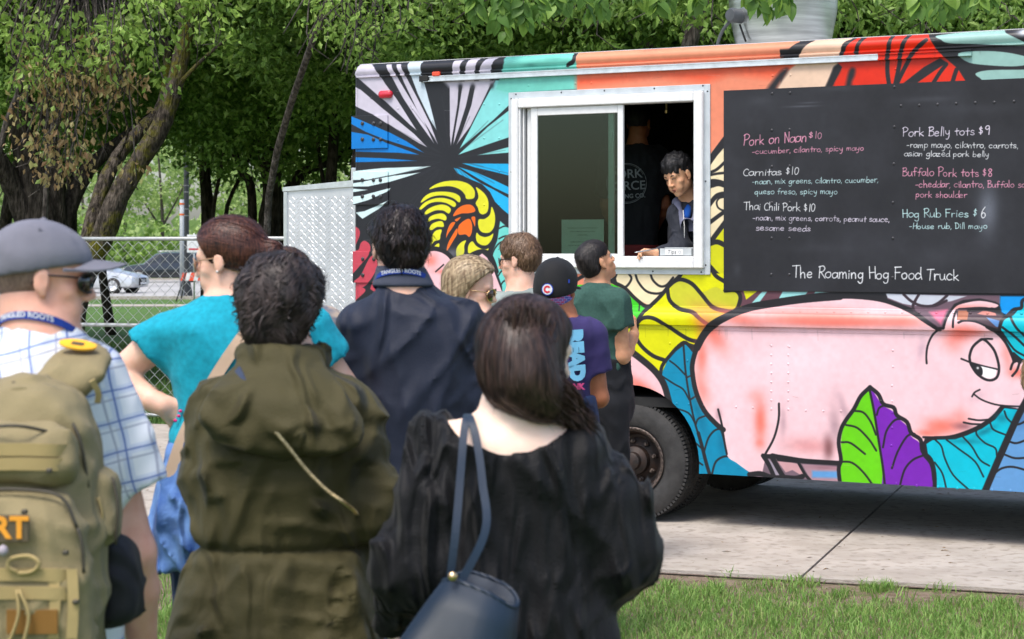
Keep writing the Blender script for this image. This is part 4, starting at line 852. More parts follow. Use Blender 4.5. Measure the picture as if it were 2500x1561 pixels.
# ================================================================== sculpting: distance fields -> one continuous surface
def axis_grid(lo, hi, h, fine=()):
    """coordinates from lo to hi, step h, finer inside the (a, b, hf) intervals"""
    out = [lo]; x = lo
    while x < hi:
        st = h
        for a, b, hf in fine:
            if a-h <= x <= b: st = min(st, hf)
        x += st; out.append(x)
    return np.array(out, np.float32)
class Field:
    def __init__(s, lo, hi, h, fine=None):
        fine = fine or ((), (), ())
        s.x, s.y, s.z = [axis_grid(lo[i], hi[i], h, fine[i]) for i in range(3)]
        s.D = np.full((len(s.x), len(s.y), len(s.z)), 1.0, np.float32)
    def blk(s, lo, hi):
        i = [slice(max(0,np.searchsorted(g,lo[k])-1),np.searchsorted(g,hi[k])+1) for k,g in enumerate((s.x,s.y,s.z))]
        X = s.x[i[0]][:, None, None]; Y = s.y[i[1]][None, :, None]; Z = s.z[i[2]][None, None, :]
        return tuple(i), X, Y, Z
    def un(s, fn, lo, hi, k=.02, pad=.06):
        i, X, Y, Z = s.blk([v-pad for v in lo], [v+pad for v in hi])
        if s.D[i].size == 0: return
        d = fn(X, Y, Z); a = s.D[i]
        if k > 0:
            h = np.clip(.5+.5*(a-d)/k, 0, 1); s.D[i] = a*(1-h)+d*h-k*h*(1-h)
        else: s.D[i] = np.minimum(a, d)
    def sub(s, fn, lo, hi, k=.01, pad=.03):
        i, X, Y, Z = s.blk([v-pad for v in lo], [v+pad for v in hi])
        if s.D[i].size == 0: return
        d = -fn(X, Y, Z); a = s.D[i]; h = np.clip(.5-.5*(a-d)/k, 0, 1); s.D[i] = a*(1-h)+d*h+k*h*(1-h)
    # primitives
    def cone(s, a, b, r1, r2, k=.02, cut0=None, cut1=None, flat=None):
        a = Vector(a); b = Vector(b); ab = b-a; L2 = ab.length_squared+1e-9; m = max(r1, r2)
        def f(X, Y, Z):
            px, py, pz = X-a.x, Y-a.y, Z-a.z
            t = np.clip((px*ab.x+py*ab.y+pz*ab.z)/L2, 0, 1)
            qx, qy, qz = px-t*ab.x, py-t*ab.y, pz-t*ab.z
            if flat is not None:       # flat = (direction, factor): thinner along that direction
                n, kf = flat; n = Vector(n).normalized(); dn = qx*n.x+qy*n.y+qz*n.z
                q2 = qx*qx+qy*qy+qz*qz-dn*dn+dn*dn*kf*kf; d = (np.sqrt(q2)-(r1+(r2-r1)*t))/math.sqrt(kf)
            else: d = np.sqrt(qx*qx+qy*qy+qz*qz)-(r1+(r2-r1)*t)
            if cut1 is not None:
                Ln = math.sqrt(L2); d = np.maximum(d, (px*ab.x+py*ab.y+pz*ab.z)/Ln-Ln-cut1)
            return d
        s.un(f, [min(a[i], b[i])-m for i in range(3)], [max(a[i], b[i])+m for i in range(3)], k, pad=.05)
    def chain(s, pts, rs, k=.02, **kw):
        for i in range(len(pts)-1): s.cone(pts[i],pts[i+1],rs[i],rs[i+1],k,**(kw if i == len(pts)-2 else {}))
    def ell(s, c, r, M=None, k=.02, op='un', noise=None):
        c = Vector(c); Mi = np.array(M.transposed().to_3x3()) if M is not None else np.eye(3)
        def f(X, Y, Z):
            dx, dy, dz = X-c.x, Y-c.y, Z-c.z
            q = [(Mi[i, 0]*dx+Mi[i, 1]*dy+Mi[i, 2]*dz) for i in range(3)]
            k0 = np.sqrt((q[0]/r[0])**2+(q[1]/r[1])**2+(q[2]/r[2])**2)+1e-6
            k1 = np.sqrt((q[0]/r[0]**2)**2+(q[1]/r[1]**2)**2+(q[2]/r[2]**2)**2)+1e-6
            return k0*(k0-1)/k1
        m = max(r); lo = [c[i]-m for i in range(3)]; hi = [c[i]+m for i in range(3)]
        (s.un if op == 'un' else s.sub)(f, lo, hi, k)
    def loft(s, st, k=.03, shrink=0.0, p=2.0, top=None, bot=None, cutk=.012, yaw=0.0):
        """st: stations (z, cx, cy, halfwidth, halfdepth), any order of z"""
        q = crs(sorted(st), False, 6); zz, cx, cy, a_, b_ = [q[:, i] for i in range(5)]
        cyw, syw = math.cos(yaw), math.sin(yaw)
        z0 = zz[0] if bot is None else bot; z1 = zz[-1] if top is None else top
        m = float(max(a_.max(), b_.max()))
        def f(X, Y, Z):
            z = Z.ravel(); CX,CY,A,B = [np.interp(z,zz,v).astype(np.float32)[None,None,:] for v in (cx,cy,a_,b_)]
            A = np.maximum(A-shrink,.012); B = np.maximum(B-shrink,.012); x = X-CX; y = Y-CY; x,y = x*cyw+y*syw,-x*syw+y*cyw
            u = np.abs(x)/A; v = np.abs(y)/B
            r = (u**p+v**p)**(1/p); g = np.sqrt((u/A)**2+(v/B)**2)+1e-6
            d = (r-1)*r/g; d = np.where(r > 1e-3, d, -np.minimum(A, B)); d = np.clip(d, -.2, .4)
            c = np.maximum(z0+shrink-Z, Z-(z1-shrink)); h = np.clip(.5+.5*(d-c)/cutk, 0, 1)
            return (c*(1-h)+d*h+cutk*h*(1-h)).astype(np.float32)
        s.un(f, [cx.min()-m, cy.min()-m, z0], [cx.max()+m, cy.max()+m, z1], k, pad=.05)
    def folds(s, amp, fn):
        X, Y, Z = s.x[:, None, None], s.y[None, :, None], s.z[None, None, :]
        s.D += (amp*fn(X, Y, Z)).astype(np.float32)
    def mesh(s):
        D = s.D; S = D < 0; nx, ny, nz = D.shape
        c = np.zeros((nx-1, ny-1, nz-1), np.int8)
        for dx in (0, 1):
            for dy in (0, 1):
                for dz in (0, 1): c += S[dx:nx-1+dx, dy:ny-1+dy, dz:nz-1+dz]
        act = np.argwhere((c > 0) & (c < 8)); n = len(act)
        idx = np.full(c.shape, -1, np.int64); idx[act[:, 0], act[:, 1], act[:, 2]] = np.arange(n)
        acc = np.zeros((n,3)); cnt = np.zeros(n); G = (s.x,s.y,s.z); cr = [(a,b,e) for a in (0,1) for b in (0,1) for e in (0,1)]
        for a in cr:
            for ax in range(3):
                if a[ax]: continue
                b = list(a); b[ax] = 1
                i0 = act+np.array(a); i1 = act+np.array(b)
                d0 = D[i0[:, 0], i0[:, 1], i0[:, 2]]; d1 = D[i1[:, 0], i1[:, 1], i1[:, 2]]
                m = (d0 < 0) != (d1 < 0); t = np.where(m, d0/(d0-d1+1e-12), 0)
                pt = np.stack([G[k][i0[:, k]].astype(float) for k in range(3)], 1)
                pt[:, ax] += t*(G[ax][i1[:, ax]]-G[ax][i0[:, ax]])
                acc[m] += pt[m]; cnt[m] += 1
        V = acc/np.maximum(cnt, 1)[:, None]; F = []
        for ax in range(3):
            sl0 = [slice(1, -1)]*3; sl0[ax] = slice(0, -1); sl1 = list(sl0); sl1[ax] = slice(1, None)
            A = S[tuple(sl0)]; B = S[tuple(sl1)]; e = np.argwhere(A != B); flip = A[e[:, 0], e[:, 1], e[:, 2]]
            e = e+np.array([0 if k == ax else 1 for k in range(3)])
            o1, o2 = [k for k in range(3) if k != ax]
            def cell(d1, d2):
                q = e.copy(); q[:, o1] -= d1; q[:, o2] -= d2; return idx[q[:, 0], q[:, 1], q[:, 2]]
            q = np.stack([cell(1, 1), cell(0, 1), cell(0, 0), cell(1, 0)], 1)
            fl = flip if ax != 1 else ~flip
            q[~fl] = q[~fl][:, ::-1]; F.append(q)
        F = np.vstack(F) if F else np.zeros((0, 4), int); F = F[(F >= 0).all(1)]
        return V.astype(np.float32), F
def sm_noise(seed, freq, stretch=(1, 1, 1)):
    """cheap smooth 3-D noise from warped sines, about -1..1"""
    rr = np.random.RandomState(seed); w = rr.randn(6,3)*freq*np.array(stretch); ph = rr.rand(6)*6.28; w2 = rr.randn(6,3)*freq*.7*np.array(stretch)
    def f(X, Y, Z):
        o = 0
        for i in range(6):
            q = w2[i, 0]*X+w2[i, 1]*Y+w2[i, 2]*Z
            o = o+np.sin(w[i, 0]*X+w[i, 1]*Y+w[i, 2]*Z+ph[i]+1.3*np.sin(q+ph[5-i]))
        return o/3.2
    return f
def ridged(seed, freq, stretch=(1, 1, 1), sharp=1.0):
    rr = np.random.RandomState(seed); D_ = rr.randn(5,3)*np.array(stretch)*np.array([1,.6,1]); D_ /= np.linalg.norm(D_,axis=1)[:,None]; fr = freq*(1.1+rr.rand(5)*1.5); ph = rr.rand(5)*6; wp = [sm_noise(seed+i,freq*.35) for i in range(2)]; mk = [sm_noise(seed+20+i,freq*.5) for i in range(5)]
    def f(X, Y, Z):
        o = .22; w = [g(X, Y, Z) for g in wp]
        for i in range(5):
            a = fr[i]*(D_[i, 0]*X+D_[i, 1]*Y+D_[i, 2]*Z)+ph[i]+1.1*w[i % 2]
            o = o-(1-np.abs(np.sin(a)))**2.2*np.clip(mk[i](X, Y, Z)*1.5+.15, 0, 1.3)
        return o
    return f
# ------------------------------------------------------------------ head, hand
def head_frame(c, yaw, pitch, roll=0.0, sc=1.0):
    """x right, y towards the face, z up; yaw 0 looks away from the camera, +90 looks to the right of the picture"""
    return Matrix.Translation(Vector(c))@Matrix.Rotation(-math.radians(yaw),4,'Z')@Matrix.Rotation(math.radians(pitch),4,'X')@Matrix.Rotation(math.radians(roll),4,'Y')@Matrix.Scale(sc,4)
def add_head(F, M, sc=1.0, fem=False, ears=True):
    R3 = M.to_3x3().normalized()
    def w(x, y, z): return M@Vector((x, y, z))
    def E(c, r, k=.015, op='un'): F.ell(w(*c), [v*sc for v in r], R3, k*sc, op)
    def C(a, b, r1, r2, k=.012): F.cone(w(*a), w(*b), r1*sc, r2*sc, k*sc)
    E((0, -.012, .034), (.076, .097, .084), .001)
    E((0, .022, -.028), (.061, .064, .084), .02)
    C((-.028,-.002,-.062),(-.012,.052,-.100),.036,.020,.02); C((.028,-.002,-.062),(.012,.052,-.100),.036,.020,.02)
    E((0, .066, -.100), (.020, .015, .016), .014)
    for s_ in (-1, 1):
        E((s_*.042, .050, -.026), (.022, .022, .018), .016); E((s_*.032, .062, -.060), (.02, .02, .026), .016)
    C((-.036, .070, .020), (.036, .070, .020), .013, .013, .014)
    for s_ in (-1, 1): E((s_*.031, .094, .000), (.016, .012, .010), .008, 'sub')
    C((0, .082, .008), (0, .104, -.030), .0075, .0105, .008)
    for s_ in (-1, 1): E((s_*.0115, .094, -.036), (.0085, .011, .008), .006)
    C((-.019,.076,-.064),(.019,.076,-.064),.008,.008,.006); C((0,.084,-.062),(0,.084,-.064),.008,.008,.007)
    C((-.014, .077, -.076), (.014, .077, -.076), .0085, .0085, .006)
    E((0, .092, -.070), (.022, .006, .0018), .003, 'sub')
    if ears:
        for s_ in (-1, 1):
            E((s_*.079,-.006,-.008),(.008,.018,.031),.006); E((s_*.090,.000,-.006),(.007,.010,.016),.004,'sub')
            E((s_*.077, .000, -.034), (.007, .009, .011), .005)
def add_hand(F, wrist, d, n, side=1, curl=.5, sc=1.0, thumb=.6, spread=.12):
    """d: direction of the fingers, n: out of the palm, side: +1 thumb on cross(d, n)"""
    d = Vector(d).normalized(); n = Vector(n); n = (n-d*n.dot(d)).normalized(); t = d.cross(n).normalized()*side; w0 = Vector(wrist)
    def p(a, b, c): return w0+(d*a+t*b+n*c)*sc
    F.cone(p(-.04, 0, 0), p(.01, 0, 0), .026*sc, .024*sc, .02, flat=(n, 1.25))
    for b in (-.026, -.009, .009, .026): F.cone(p(.012, b*.6, 0), p(.082, b, 0), .014*sc, .0115*sc, .012)
    for b, L in ((-.029, .062), (-.010, .078), (.010, .084), (.029, .074)):
        q = p(.082, b, 0); an = 0; pts = [q]; dd = d+t*(b*spread*10); dd.normalize()
        for seg, fr in ((0, .44), (1, .32), (2, .24)):
            an += curl*(1.0 if seg else .8); v = dd*math.cos(an)+n*math.sin(an); q = q+v*L*fr*sc; pts.append(q)
        F.chain(pts, [.0098*sc, .0090*sc, .0082*sc, .0072*sc], .004)
    q0 = p(.018,.026,.004); q1 = p(.045,.050,.012+.01*thumb); q2 = p(.070,.052,.022+.02*thumb); q3 = p(.090,.044,.030+.03*thumb)
    F.chain([q0, q1, q2, q3], [.015*sc, .0125*sc, .0105*sc, .009*sc], .008)
# ------------------------------------------------------------------ hair
def hair_mat(name, dark, light, rough=.42, scale=90):
    m = bpy.data.materials.new(name); m.use_nodes = True; nt = m.node_tree; b = nt.nodes['Principled BSDF']
    tc = nt.nodes.new('ShaderNodeTexCoord'); mp = nt.nodes.new('ShaderNodeMapping'); mp.inputs['Scale'].default_value = (1,1,.16)
    nt.links.new(tc.outputs['Object'],mp.inputs[0]); nz = nt.nodes.new('ShaderNodeTexNoise'); nz.inputs['Scale'].default_value = scale; nz.inputs['Detail'].default_value = 3
    nt.links.new(mp.outputs[0],nz.inputs['Vector']); rp = nt.nodes.new('ShaderNodeValToRGB'); rp.color_ramp.elements[0].position = .35; rp.color_ramp.elements[1].position = .68
    rp.color_ramp.elements[0].color = dark; rp.color_ramp.elements[1].color = light; nt.links.new(nz.outputs[0],rp.inputs[0]); nt.links.new(rp.outputs[0],b.inputs['Base Color'])
    b.inputs['Roughness'].default_value = rough; b.inputs['Specular IOR Level'].default_value = .35
    bp = nt.nodes.new('ShaderNodeBump'); bp.inputs['Strength'].default_value = .5; bp.inputs['Distance'].default_value = .004; nt.links.new(nz.outputs[0],bp.inputs['Height']); nt.links.new(bp.outputs[0],b.inputs['Normal'])
    return m
def strands(V, Fc, flow, n, steps, step, width, lift, seed, jitter=.3, droop=0.0):
    """ribbons that run over the hair surface along flow(p, normal)"""
    rr = random.Random(seed); bvh = BVHTree.FromPolygons([tuple(v) for v in V],[tuple(int(i) for i in f) for f in Fc])
    v = []; f = []; nF = len(Fc)
    for _ in range(n):
        fi = Fc[rr.randrange(nF)]; p = Vector(V[fi[0]])*.5+Vector(V[fi[2]])*.5
        q, nn, _, _ = bvh.find_nearest(p)
        if q is None: continue
        jit = Vector((rr.gauss(0,1),rr.gauss(0,1),rr.gauss(0,1)))*jitter; base = len(v); w = width*rr.uniform(.6,1.3); lf = lift*rr.uniform(.2,1.5)*(3 if rr.random() < .06 else 1)
        st = rr.randint(max(2, steps//2), steps); cnt = 0; p = q; swirl = rr.uniform(-1, 1)
        for s_ in range(st+1):
            t = s_/st; d = flow(p, nn, swirl)+jit*.35
            d = (d-nn*d.dot(nn))
            if d.length < 1e-4: break
            d.normalize(); side = d.cross(nn); ww = w*(1-.85*t**2)*(.5+.5*min(1,t*4+.3)); h = lf*(math.sin(math.pi*min(1,t*1.0))+t*droop)
            c = p+nn*(h+.0006); v += [c-side*ww, c+side*ww]; cnt += 1
            q, n2, _, _ = bvh.find_nearest(p+d*step)
            if q is None: break
            p = q; nn = n2
        for i in range(cnt-1): f.append((base+2*i, base+2*i+1, base+2*i+3, base+2*i+2))
    return v, f
def make_hair(name,parent,m,build,lo,hi,flow,n=2200,steps=7,step=.012,width=.0018,lift=.003,seed=1,h=.008,lump=None,jitter=.3,label=None,droop=0.0):
    F = Field(lo, hi, h); build(F)
    if lump: F.folds(*lump)
    V, Fc = F.mesh(); sv, sf = strands(V, Fc, flow, n, steps, step, width, lift, seed, jitter, droop)
    k = len(V); A = np.vstack([V, np.array([tuple(x) for x in sv], np.float32).reshape(-1, 3)]) if sv else V
    Q = np.vstack([Fc, np.array(sf, int)+k]) if sf else Fc
    return obj(name, A, Q, m, parent, True, False, label=label)
def radial_flow(crown, down=.6, swirl=.5):
    crown = Vector(crown)
    def f(p, n, s): r = (p-crown); r.normalize(); return r+Vector((0, 0, -down))+r.cross(n)*swirl*s
    return f
# ------------------------------------------------------------------ skin and cloth
def skin_mat(name, c, c2):
    m = mat(name, c, .5, 0, .1, 26, .12, 240, col2=c2, spec=.4); b = m.node_tree.nodes['Principled BSDF']
    b.inputs['Subsurface Weight'].default_value = .12; b.inputs['Subsurface Radius'].default_value = (.012,.004,.002); b.inputs['Subsurface Scale'].default_value = .6
    return m
S_FAIR = skin_mat('fair_skin',rgb(226,172,146),rgb(232,188,166)); S_PINK = skin_mat('ruddy_skin',rgb(222,160,138),rgb(232,178,156)); S_PALE = skin_mat('pale_skin',rgb(240,206,182),rgb(245,216,196))
S_TAN = skin_mat('tan_skin',rgb(214,158,122),rgb(226,176,140)); S_OLIVE = skin_mat('olive_skin',rgb(196,138,104),rgb(212,158,122)); S_BROWN = skin_mat('brown_skin',rgb(160,98,66),rgb(178,112,78))
M_EYE = mat('eye_white',(.75,.73,.70,1),.2,0,.02); M_IRIS = mat('dark_iris',(.012,.008,.006,1),.1,0,.02); M_BROW = mat('dark_brow',(.014,.011,.010,1),.7); M_LIP = mat('lip_skin',rgb(176,96,84),.45)
def face_bits(root, M, brow=M_BROW, lips=True, down=0.0, shut=False):
    """eyeballs, lids' shadow line, brows and lips as small pieces of their own"""
    for s_ in (-1, 1):
        b = MB(); c = M@Vector((s_*.031, .0745, -.001)); R3 = M.to_3x3()
        if shut: c = M@Vector((s_*.031, .0705, -.001))
        if not shut: b.lathe([(0,-.012),(.007,-.0098),(.0115,-.004),(.012,0),(.0105,.006),(.006,.0104),(0,.012)],c,R3@Vector((0,1,-down)),12); (None if shut else b.build('eye',M_EYE,root,smooth=True))
        if not shut: b = MB(); b.lathe([(.0056,.0104),(.004,.0116),(0,.0124)],c,R3@Vector((0,1,-down)),10); b.build('iris',M_IRIS,root,smooth=True)
        b = MB(); b.tube([M@Vector((s_*x,y,z)) for x,y,z in ((.015,.0845,.0195),(.028,.0865,.0255),(.042,.0775,.0245),(.050,.068,.018))],[.0026,.0036,.0032,.0012],6); b.build('eyebrow',brow,root,smooth=True)
        b = MB(); b.tube([M@Vector((s_*x,y,z)) for x,y,z in ((.018,.0815,.000),(.026,.0875,.0055),(.036,.0860,.0050),(.044,.076,-.001))],[v*(1.7 if shut else 1) for v in (.0010,.0016,.0016,.001)],5); b.build('eyelid_line',brow,root,smooth=True)
    if lips:
        b = MB(); b.tube([M@Vector(q) for q in ((-.022,.0795,-.0695),(-.010,.0880,-.0655),(0,.0905,-.0665),(.010,.0880,-.0655),(.022,.0795,-.0695))],[.0015,.0038,.0040,.0038,.0015],6)
        b.tube([M@Vector(q) for q in ((-.018,.0805,-.0735),(0,.0885,-.0765),(.018,.0805,-.0735))],[.0015,.0046,.0015],6); b.build('lips',M_LIP,root,smooth=True,kind='stuff')
def glasses(root, M, lens_m, frame_m, w=.024, h=.019, label='dark sunglasses', round_=False, up=0.0):
    g = bpy.data.objects.new('sunglasses',None); COL.objects.link(g); g.parent = root; MW[g] = MW[root]; g['label'] = label
    ring = []
    for s_ in (-1, 1):
        v = []; N = 16
        for i in range(N):
            a = 2*math.pi*i/N; e = 1 if round_ else .78; cx = abs(math.cos(a))**e*(1 if math.cos(a) > 0 else -1); sz = abs(math.sin(a))**e*(1 if math.sin(a) > 0 else -1)
            x = s_*.034+w*cx; v.append((x, .103-abs(x)**2*6.5, up-.004+h*sz))
        ring.append(v); vv = [M@Vector(p) for p in v]+[M@Vector((p[0],p[1]-.003,p[2])) for p in v]+[M@Vector((s_*.034,.1065-.034**2*6.5,up-.004))]
        b = MB(); b.add(vv,[(i,(i+1) % N,2*N) for i in range(N)]+[(i,i+N,(i+1) % N+N,(i+1) % N) for i in range(N)]+[tuple(N+i for i in range(N))]); o = b.build('lens',lens_m,g,smooth=True); fix_normals(o)
    b = MB()
    for v in ring: b.tube([M@Vector(p) for p in v]+[M@Vector(v[0])], .0018, 5, cap=False)
    b.tube([M@Vector((-.012,.103,up+.004)),M@Vector((0,.106,up+.006)),M@Vector((.012,.103,up+.004))],.0022,5)
    for s_ in (-1,1): b.tube([M@Vector((s_*.056,.082,up+.006)),M@Vector((s_*.076,.045,up+.006)),M@Vector((s_*.082,-.008,up+.004)),M@Vector((s_*.080,-.026,up-.016))],.0022,5)
    b.build('glasses_frame', frame_m, g, smooth=True, kind='stuff'); return g
def cloth(name, c, fold_bump=.0, rough=.85, var=.12, scale=6, weave=500, col2=None, **kw):
    m = mat(name, c, rough, 0, var, scale, .25, weave, col2=col2, spec=.2, sheen=.04, **kw); return m
def wrinkle_bump(m, scale=7.0, strength=.6, dist=.03, stretch=(1, 1, .5), dark=.0):
    """larger creases on top of the weave"""
    nt = m.node_tree; b = nt.nodes['Principled BSDF']; tc = nt.nodes.new('ShaderNodeTexCoord'); mp = nt.nodes.new('ShaderNodeMapping'); mp.inputs['Scale'].default_value = stretch
    nt.links.new(tc.outputs['Object'],mp.inputs[0]); n = nt.nodes.new('ShaderNodeTexNoise'); n.inputs['Scale'].default_value = scale; n.inputs['Detail'].default_value = 3; n.inputs['Distortion'].default_value = 1.2
    try: n.noise_type = 'RIDGED_MULTIFRACTAL'
    except Exception: pass
    nt.links.new(mp.outputs[0],n.inputs['Vector']); bp = nt.nodes.new('ShaderNodeBump'); bp.inputs['Strength'].default_value = min(1,strength*1.5); bp.inputs['Distance'].default_value = dist*2.2; nt.links.new(n.outputs[0],bp.inputs['Height'])
    old = b.inputs['Normal'].links[0].from_node if b.inputs['Normal'].links else None
    if old: nt.links.new(bp.outputs[0], old.inputs['Normal'])
    else: nt.links.new(bp.outputs[0], b.inputs['Normal'])
    return m
def ribbon(b, pts, normals, width, thick=.0015):
    """flat band along pts; normals give the outward side"""
    n = len(pts); v = []; pts = [Vector(p) for p in pts]
    for i, p in enumerate(pts):
        t = (pts[min(i+1,n-1)]-pts[max(i-1,0)]).normalized(); nn = Vector(normals[i]); nn = (nn-t*nn.dot(t)).normalized(); s_ = t.cross(nn)*width*.5
        v += [p-s_, p+s_, p+s_-nn*thick, p-s_-nn*thick]
    f = []
    for i in range(n-1):
        for k in range(4): f.append((4*i+k, 4*i+(k+1) % 4, 4*i+4+(k+1) % 4, 4*i+4+k))
    f += [(0, 1, 2, 3), (4*n-1, 4*n-2, 4*n-3, 4*n-4)]; b.add(v, f)
# ------------------------------------------------------------------ a person
class Person:
    def __init__(s, label, Y, cx):
        w = P(cx, 700, Y); s.Y, s.cx, s.s = Y, cx, FPX/Y
        s.root = thing('person', (w.x, Y, 0), label, 'person'); s.o = Vector((w.x, Y, 0))
    def L(s, px, py, dy=0.0): return P(px, py, s.Y+dy)-s.o
    def st(s, rows):
        """photo silhouette rows (row, left col, right col, halfdepth, dy) -> loft stations"""
        out = []
        for r in rows:
            py, a, b, d = r[:4]; dy = r[4] if len(r) > 4 else 0
            l, q = s.L(a, py, dy), s.L(b, py, dy); out.append((l.z, (l.x+q.x)/2, dy, (q.x-l.x)/2, d))
        return out
    def body(s,skin,torso,head,hyaw,hpitch,arms,hroll=0,hsc=1.0,neck=None,hands=(),shrink=.014,legs=None,h=.013,hf=.0065,legr=1.0,foot=25,neckr=.055,fine=()):
        H = s.L(*head); M = head_frame(H, hyaw, hpitch, hroll, hsc); s.HM = M; s.H = H
        ts = s.st(torso); s.torso = ts; top = max(t[0] for t in ts); bot = min(t[0] for t in ts)
        hipz = .50*(H.z+.118); cxb = min(ts)[1]; cyb = min(ts)[2]
        s.hip = Vector((cxb,cyb,hipz)); an = math.radians(foot); fw = Vector((math.sin(an),math.cos(an),0)); rt = Vector((fw.y,-fw.x,0)); s.fw,s.rt = fw,rt
        s.legj = []
        for sd in (-1, 1):
            hp = s.hip+rt*sd*.085+Vector((0,0,-.02)); kn = s.hip+rt*sd*.10+fw*.02; kn.z = hipz*.53; ak = s.hip+rt*sd*.11-fw*.02; ak.z = .09
            s.legj.append((hp, kn, ak))
        if legs: s.legj = legs
        pts = [H]+[q for a in arms for q in a]+[q for l in s.legj for q in l]
        lo = [min(min(p[i] for p in pts)-.17,(min(t[1]-t[3] for t in ts)-.06,min(t[2]-t[4] for t in ts)-.06,0)[i]) for i in range(3)]; lo[2] = -.02
        hi = [max(max(p[i] for p in pts)+.17,(max(t[1]+t[3] for t in ts)+.06,max(t[2]+t[4] for t in ts)+.06,0)[i]) for i in range(3)]; hi[2] = H.z+.16
        fx = [[(H[i]-.12*hsc, H[i]+.12*hsc, hf)] for i in range(3)]
        for hd in hands:
            for i in range(3): fx[i].append((hd[0][i]-.10, hd[0][i]+.10, .0055))
        for c in fine:
            for i in range(3): fx[i].append((c[i]-.1, c[i]+.1, .0065))
        F = Field(lo, hi, h, fx)
        F.loft(ts, .001, shrink=shrink, p=2.3)
        F.loft([(hipz-.09,cxb,cyb,.15,.11),(hipz,cxb,cyb,.165,.12),(hipz+.1,cxb,cyb,.15,.11)],.05)
        for (hp, kn, ak) in s.legj:
            F.cone(hp,kn,.076*legr,.044*legr,.02); F.cone(kn,kn.lerp(ak,.35)-fw*.008,.044*legr,.046*legr,.01); F.cone(kn.lerp(ak,.35)-fw*.008,ak,.046*legr,.034,.01)
            F.cone(ak-fw*.01+Vector((0, 0, -.045)), ak+fw*.15+Vector((0, 0, -.065)), .036, .026, .03)
        N = s.L(*neck) if neck else Vector((H.x, H.y, top))
        s.N = N; ax = M.to_3x3()@Vector((0,0,1)); back = M@Vector((0,-.022,-.045*1)); F.cone(back,N,neckr,neckr*1.08,.03); F.cone(N,N+Vector((0,0,-.07)),neckr*1.1,.075,.06)
        for a in arms:
            r = a_r = [.055, .044, .030]
            F.cone(a[0],a[1],.052,.043,.05); F.cone(a[1],a[1].lerp(a[2],.3),.043,.044,.02); F.cone(a[1].lerp(a[2],.3),a[2],.044,.028,.02)
        add_head(F, M, hsc)
        for hd in hands: add_hand(F, *hd)
        V, Q = F.mesh(); s.bodyo = obj('body', V, Q, skin, s.root, True); return s
    def garment(s,name,m,torso,sleeves=(),top=None,bot=None,folds=(),h=.0125,k=.05,subs=(),p=2.3,label=None,extra=None,yaw=0,cutk=.01):
        ts = s.st(torso) if torso and isinstance(torso[0][0], (int, float)) and torso[0][0] > 50 else torso
        pts = [q for sl in sleeves for q in sl[0]]
        lo = [min([p_[i]-.13 for p_ in pts]+[(min(t[1]-t[3] for t in ts)-.05,min(t[2]-t[4] for t in ts)-.05,min(t[0] for t in ts)-.04)[i]]) for i in range(3)]
        hi = [max([p_[i]+.13 for p_ in pts]+[(max(t[1]+t[3] for t in ts)+.05,max(t[2]+t[4] for t in ts)+.05,max(t[0] for t in ts)+.06)[i]]) for i in range(3)]
        F = Field(lo, hi, h); F.loft(ts, .001, p=p, top=top, bot=bot, yaw=yaw, cutk=cutk)
        for sl in sleeves:
            pt, rs = sl[0], sl[1]; cut = sl[2] if len(sl) > 2 else 0.0
            F.chain(pt, rs, k, cut1=cut)
        if extra: extra(F)
        for amp, fn in folds: F.folds(amp, fn)
        for c, r, M, kk in subs: F.ell(c, r, M, kk, 'sub')
        V, Q = F.mesh(); o = obj(name, V, Q, m, s.root, True)
        if label: o['label'] = label
        return o
    def trousers(s, m, r=1.0, folds=.004, bot=.05, h=.014):
        ps = [q for l in s.legj for q in l]; hz = s.hip
        lo = [min(p[i] for p in ps)-.14 for i in range(2)]+[bot-.03]; hi = [max(p[i] for p in ps)+.14 for i in range(2)]+[hz.z+.30]
        F = Field(lo, hi, h)
        F.loft([(hz.z-.10,hz.x,hz.y,.165,.125),(hz.z,hz.x,hz.y,.178,.135),(hz.z+.14,hz.x,hz.y,.165,.124),(hz.z+.26,hz.x,hz.y,.150,.115)],.001,top=hz.z+.25)
        for (hp,kn,ak) in s.legj: F.cone(hp,kn,.094*r,.068*r,.03); F.cone(kn,ak+Vector((0,0,-.02)),.068*r,.056*r,.02,cut1=.0)
        F.folds(folds,ridged(int(s.cx),16,(1,1,1.6))); V,Q = F.mesh(); return obj('trousers',V,Q,m,s.root,True)
    def shoes(s, m):
        for (hp, kn, ak) in s.legj:
            F = Field([ak.x-.2,ak.y-.2,-.005],[ak.x+.2,ak.y+.2,.13],.011); a = ak+Vector((0,0,-.05))-s.fw*.03; b = ak+s.fw*.16+Vector((0,0,-.06))
            F.cone(a,b,.046,.036,.001); F.cone(a,ak,.045,.045,.02); F.D = np.maximum(F.D,.002-F.z[None,None,:])
            V, Q = F.mesh(); obj('shoe', V, Q, m, s.root, True)
    def lanyard(s,m,c,rx,ry,tilt=.35,width=.02,body=None,tm=None,yaw=0.0,drop=.3,size=.016,front=True):
        """band round the neck: c centre, tilt drops it towards the chest"""
        b = MB(); pts = []; nrm = []; cy, sy = math.cos(yaw), math.sin(yaw)
        for i in range(33):
            a = 2*math.pi*i/32; x, y = rx*math.sin(a), -ry*math.cos(a); z = -tilt*(y+ry)
            pts.append(Vector(c)+Vector((x*cy+y*sy,-x*sy+y*cy,z))); q = Vector((x/rx,y/ry,.35)); nrm.append(Vector((q.x*cy+q.y*sy,-q.x*sy+q.y*cy,.35)))
        ribbon(b, pts, nrm, width)
        if front:
            q = pts[16]; ribbon(b,[q,q+Vector((0,0,-drop*.5)),q+Vector((0,0,-drop))],[nrm[16]]*3,width)
        o = b.build('lanyard', m, s.root)
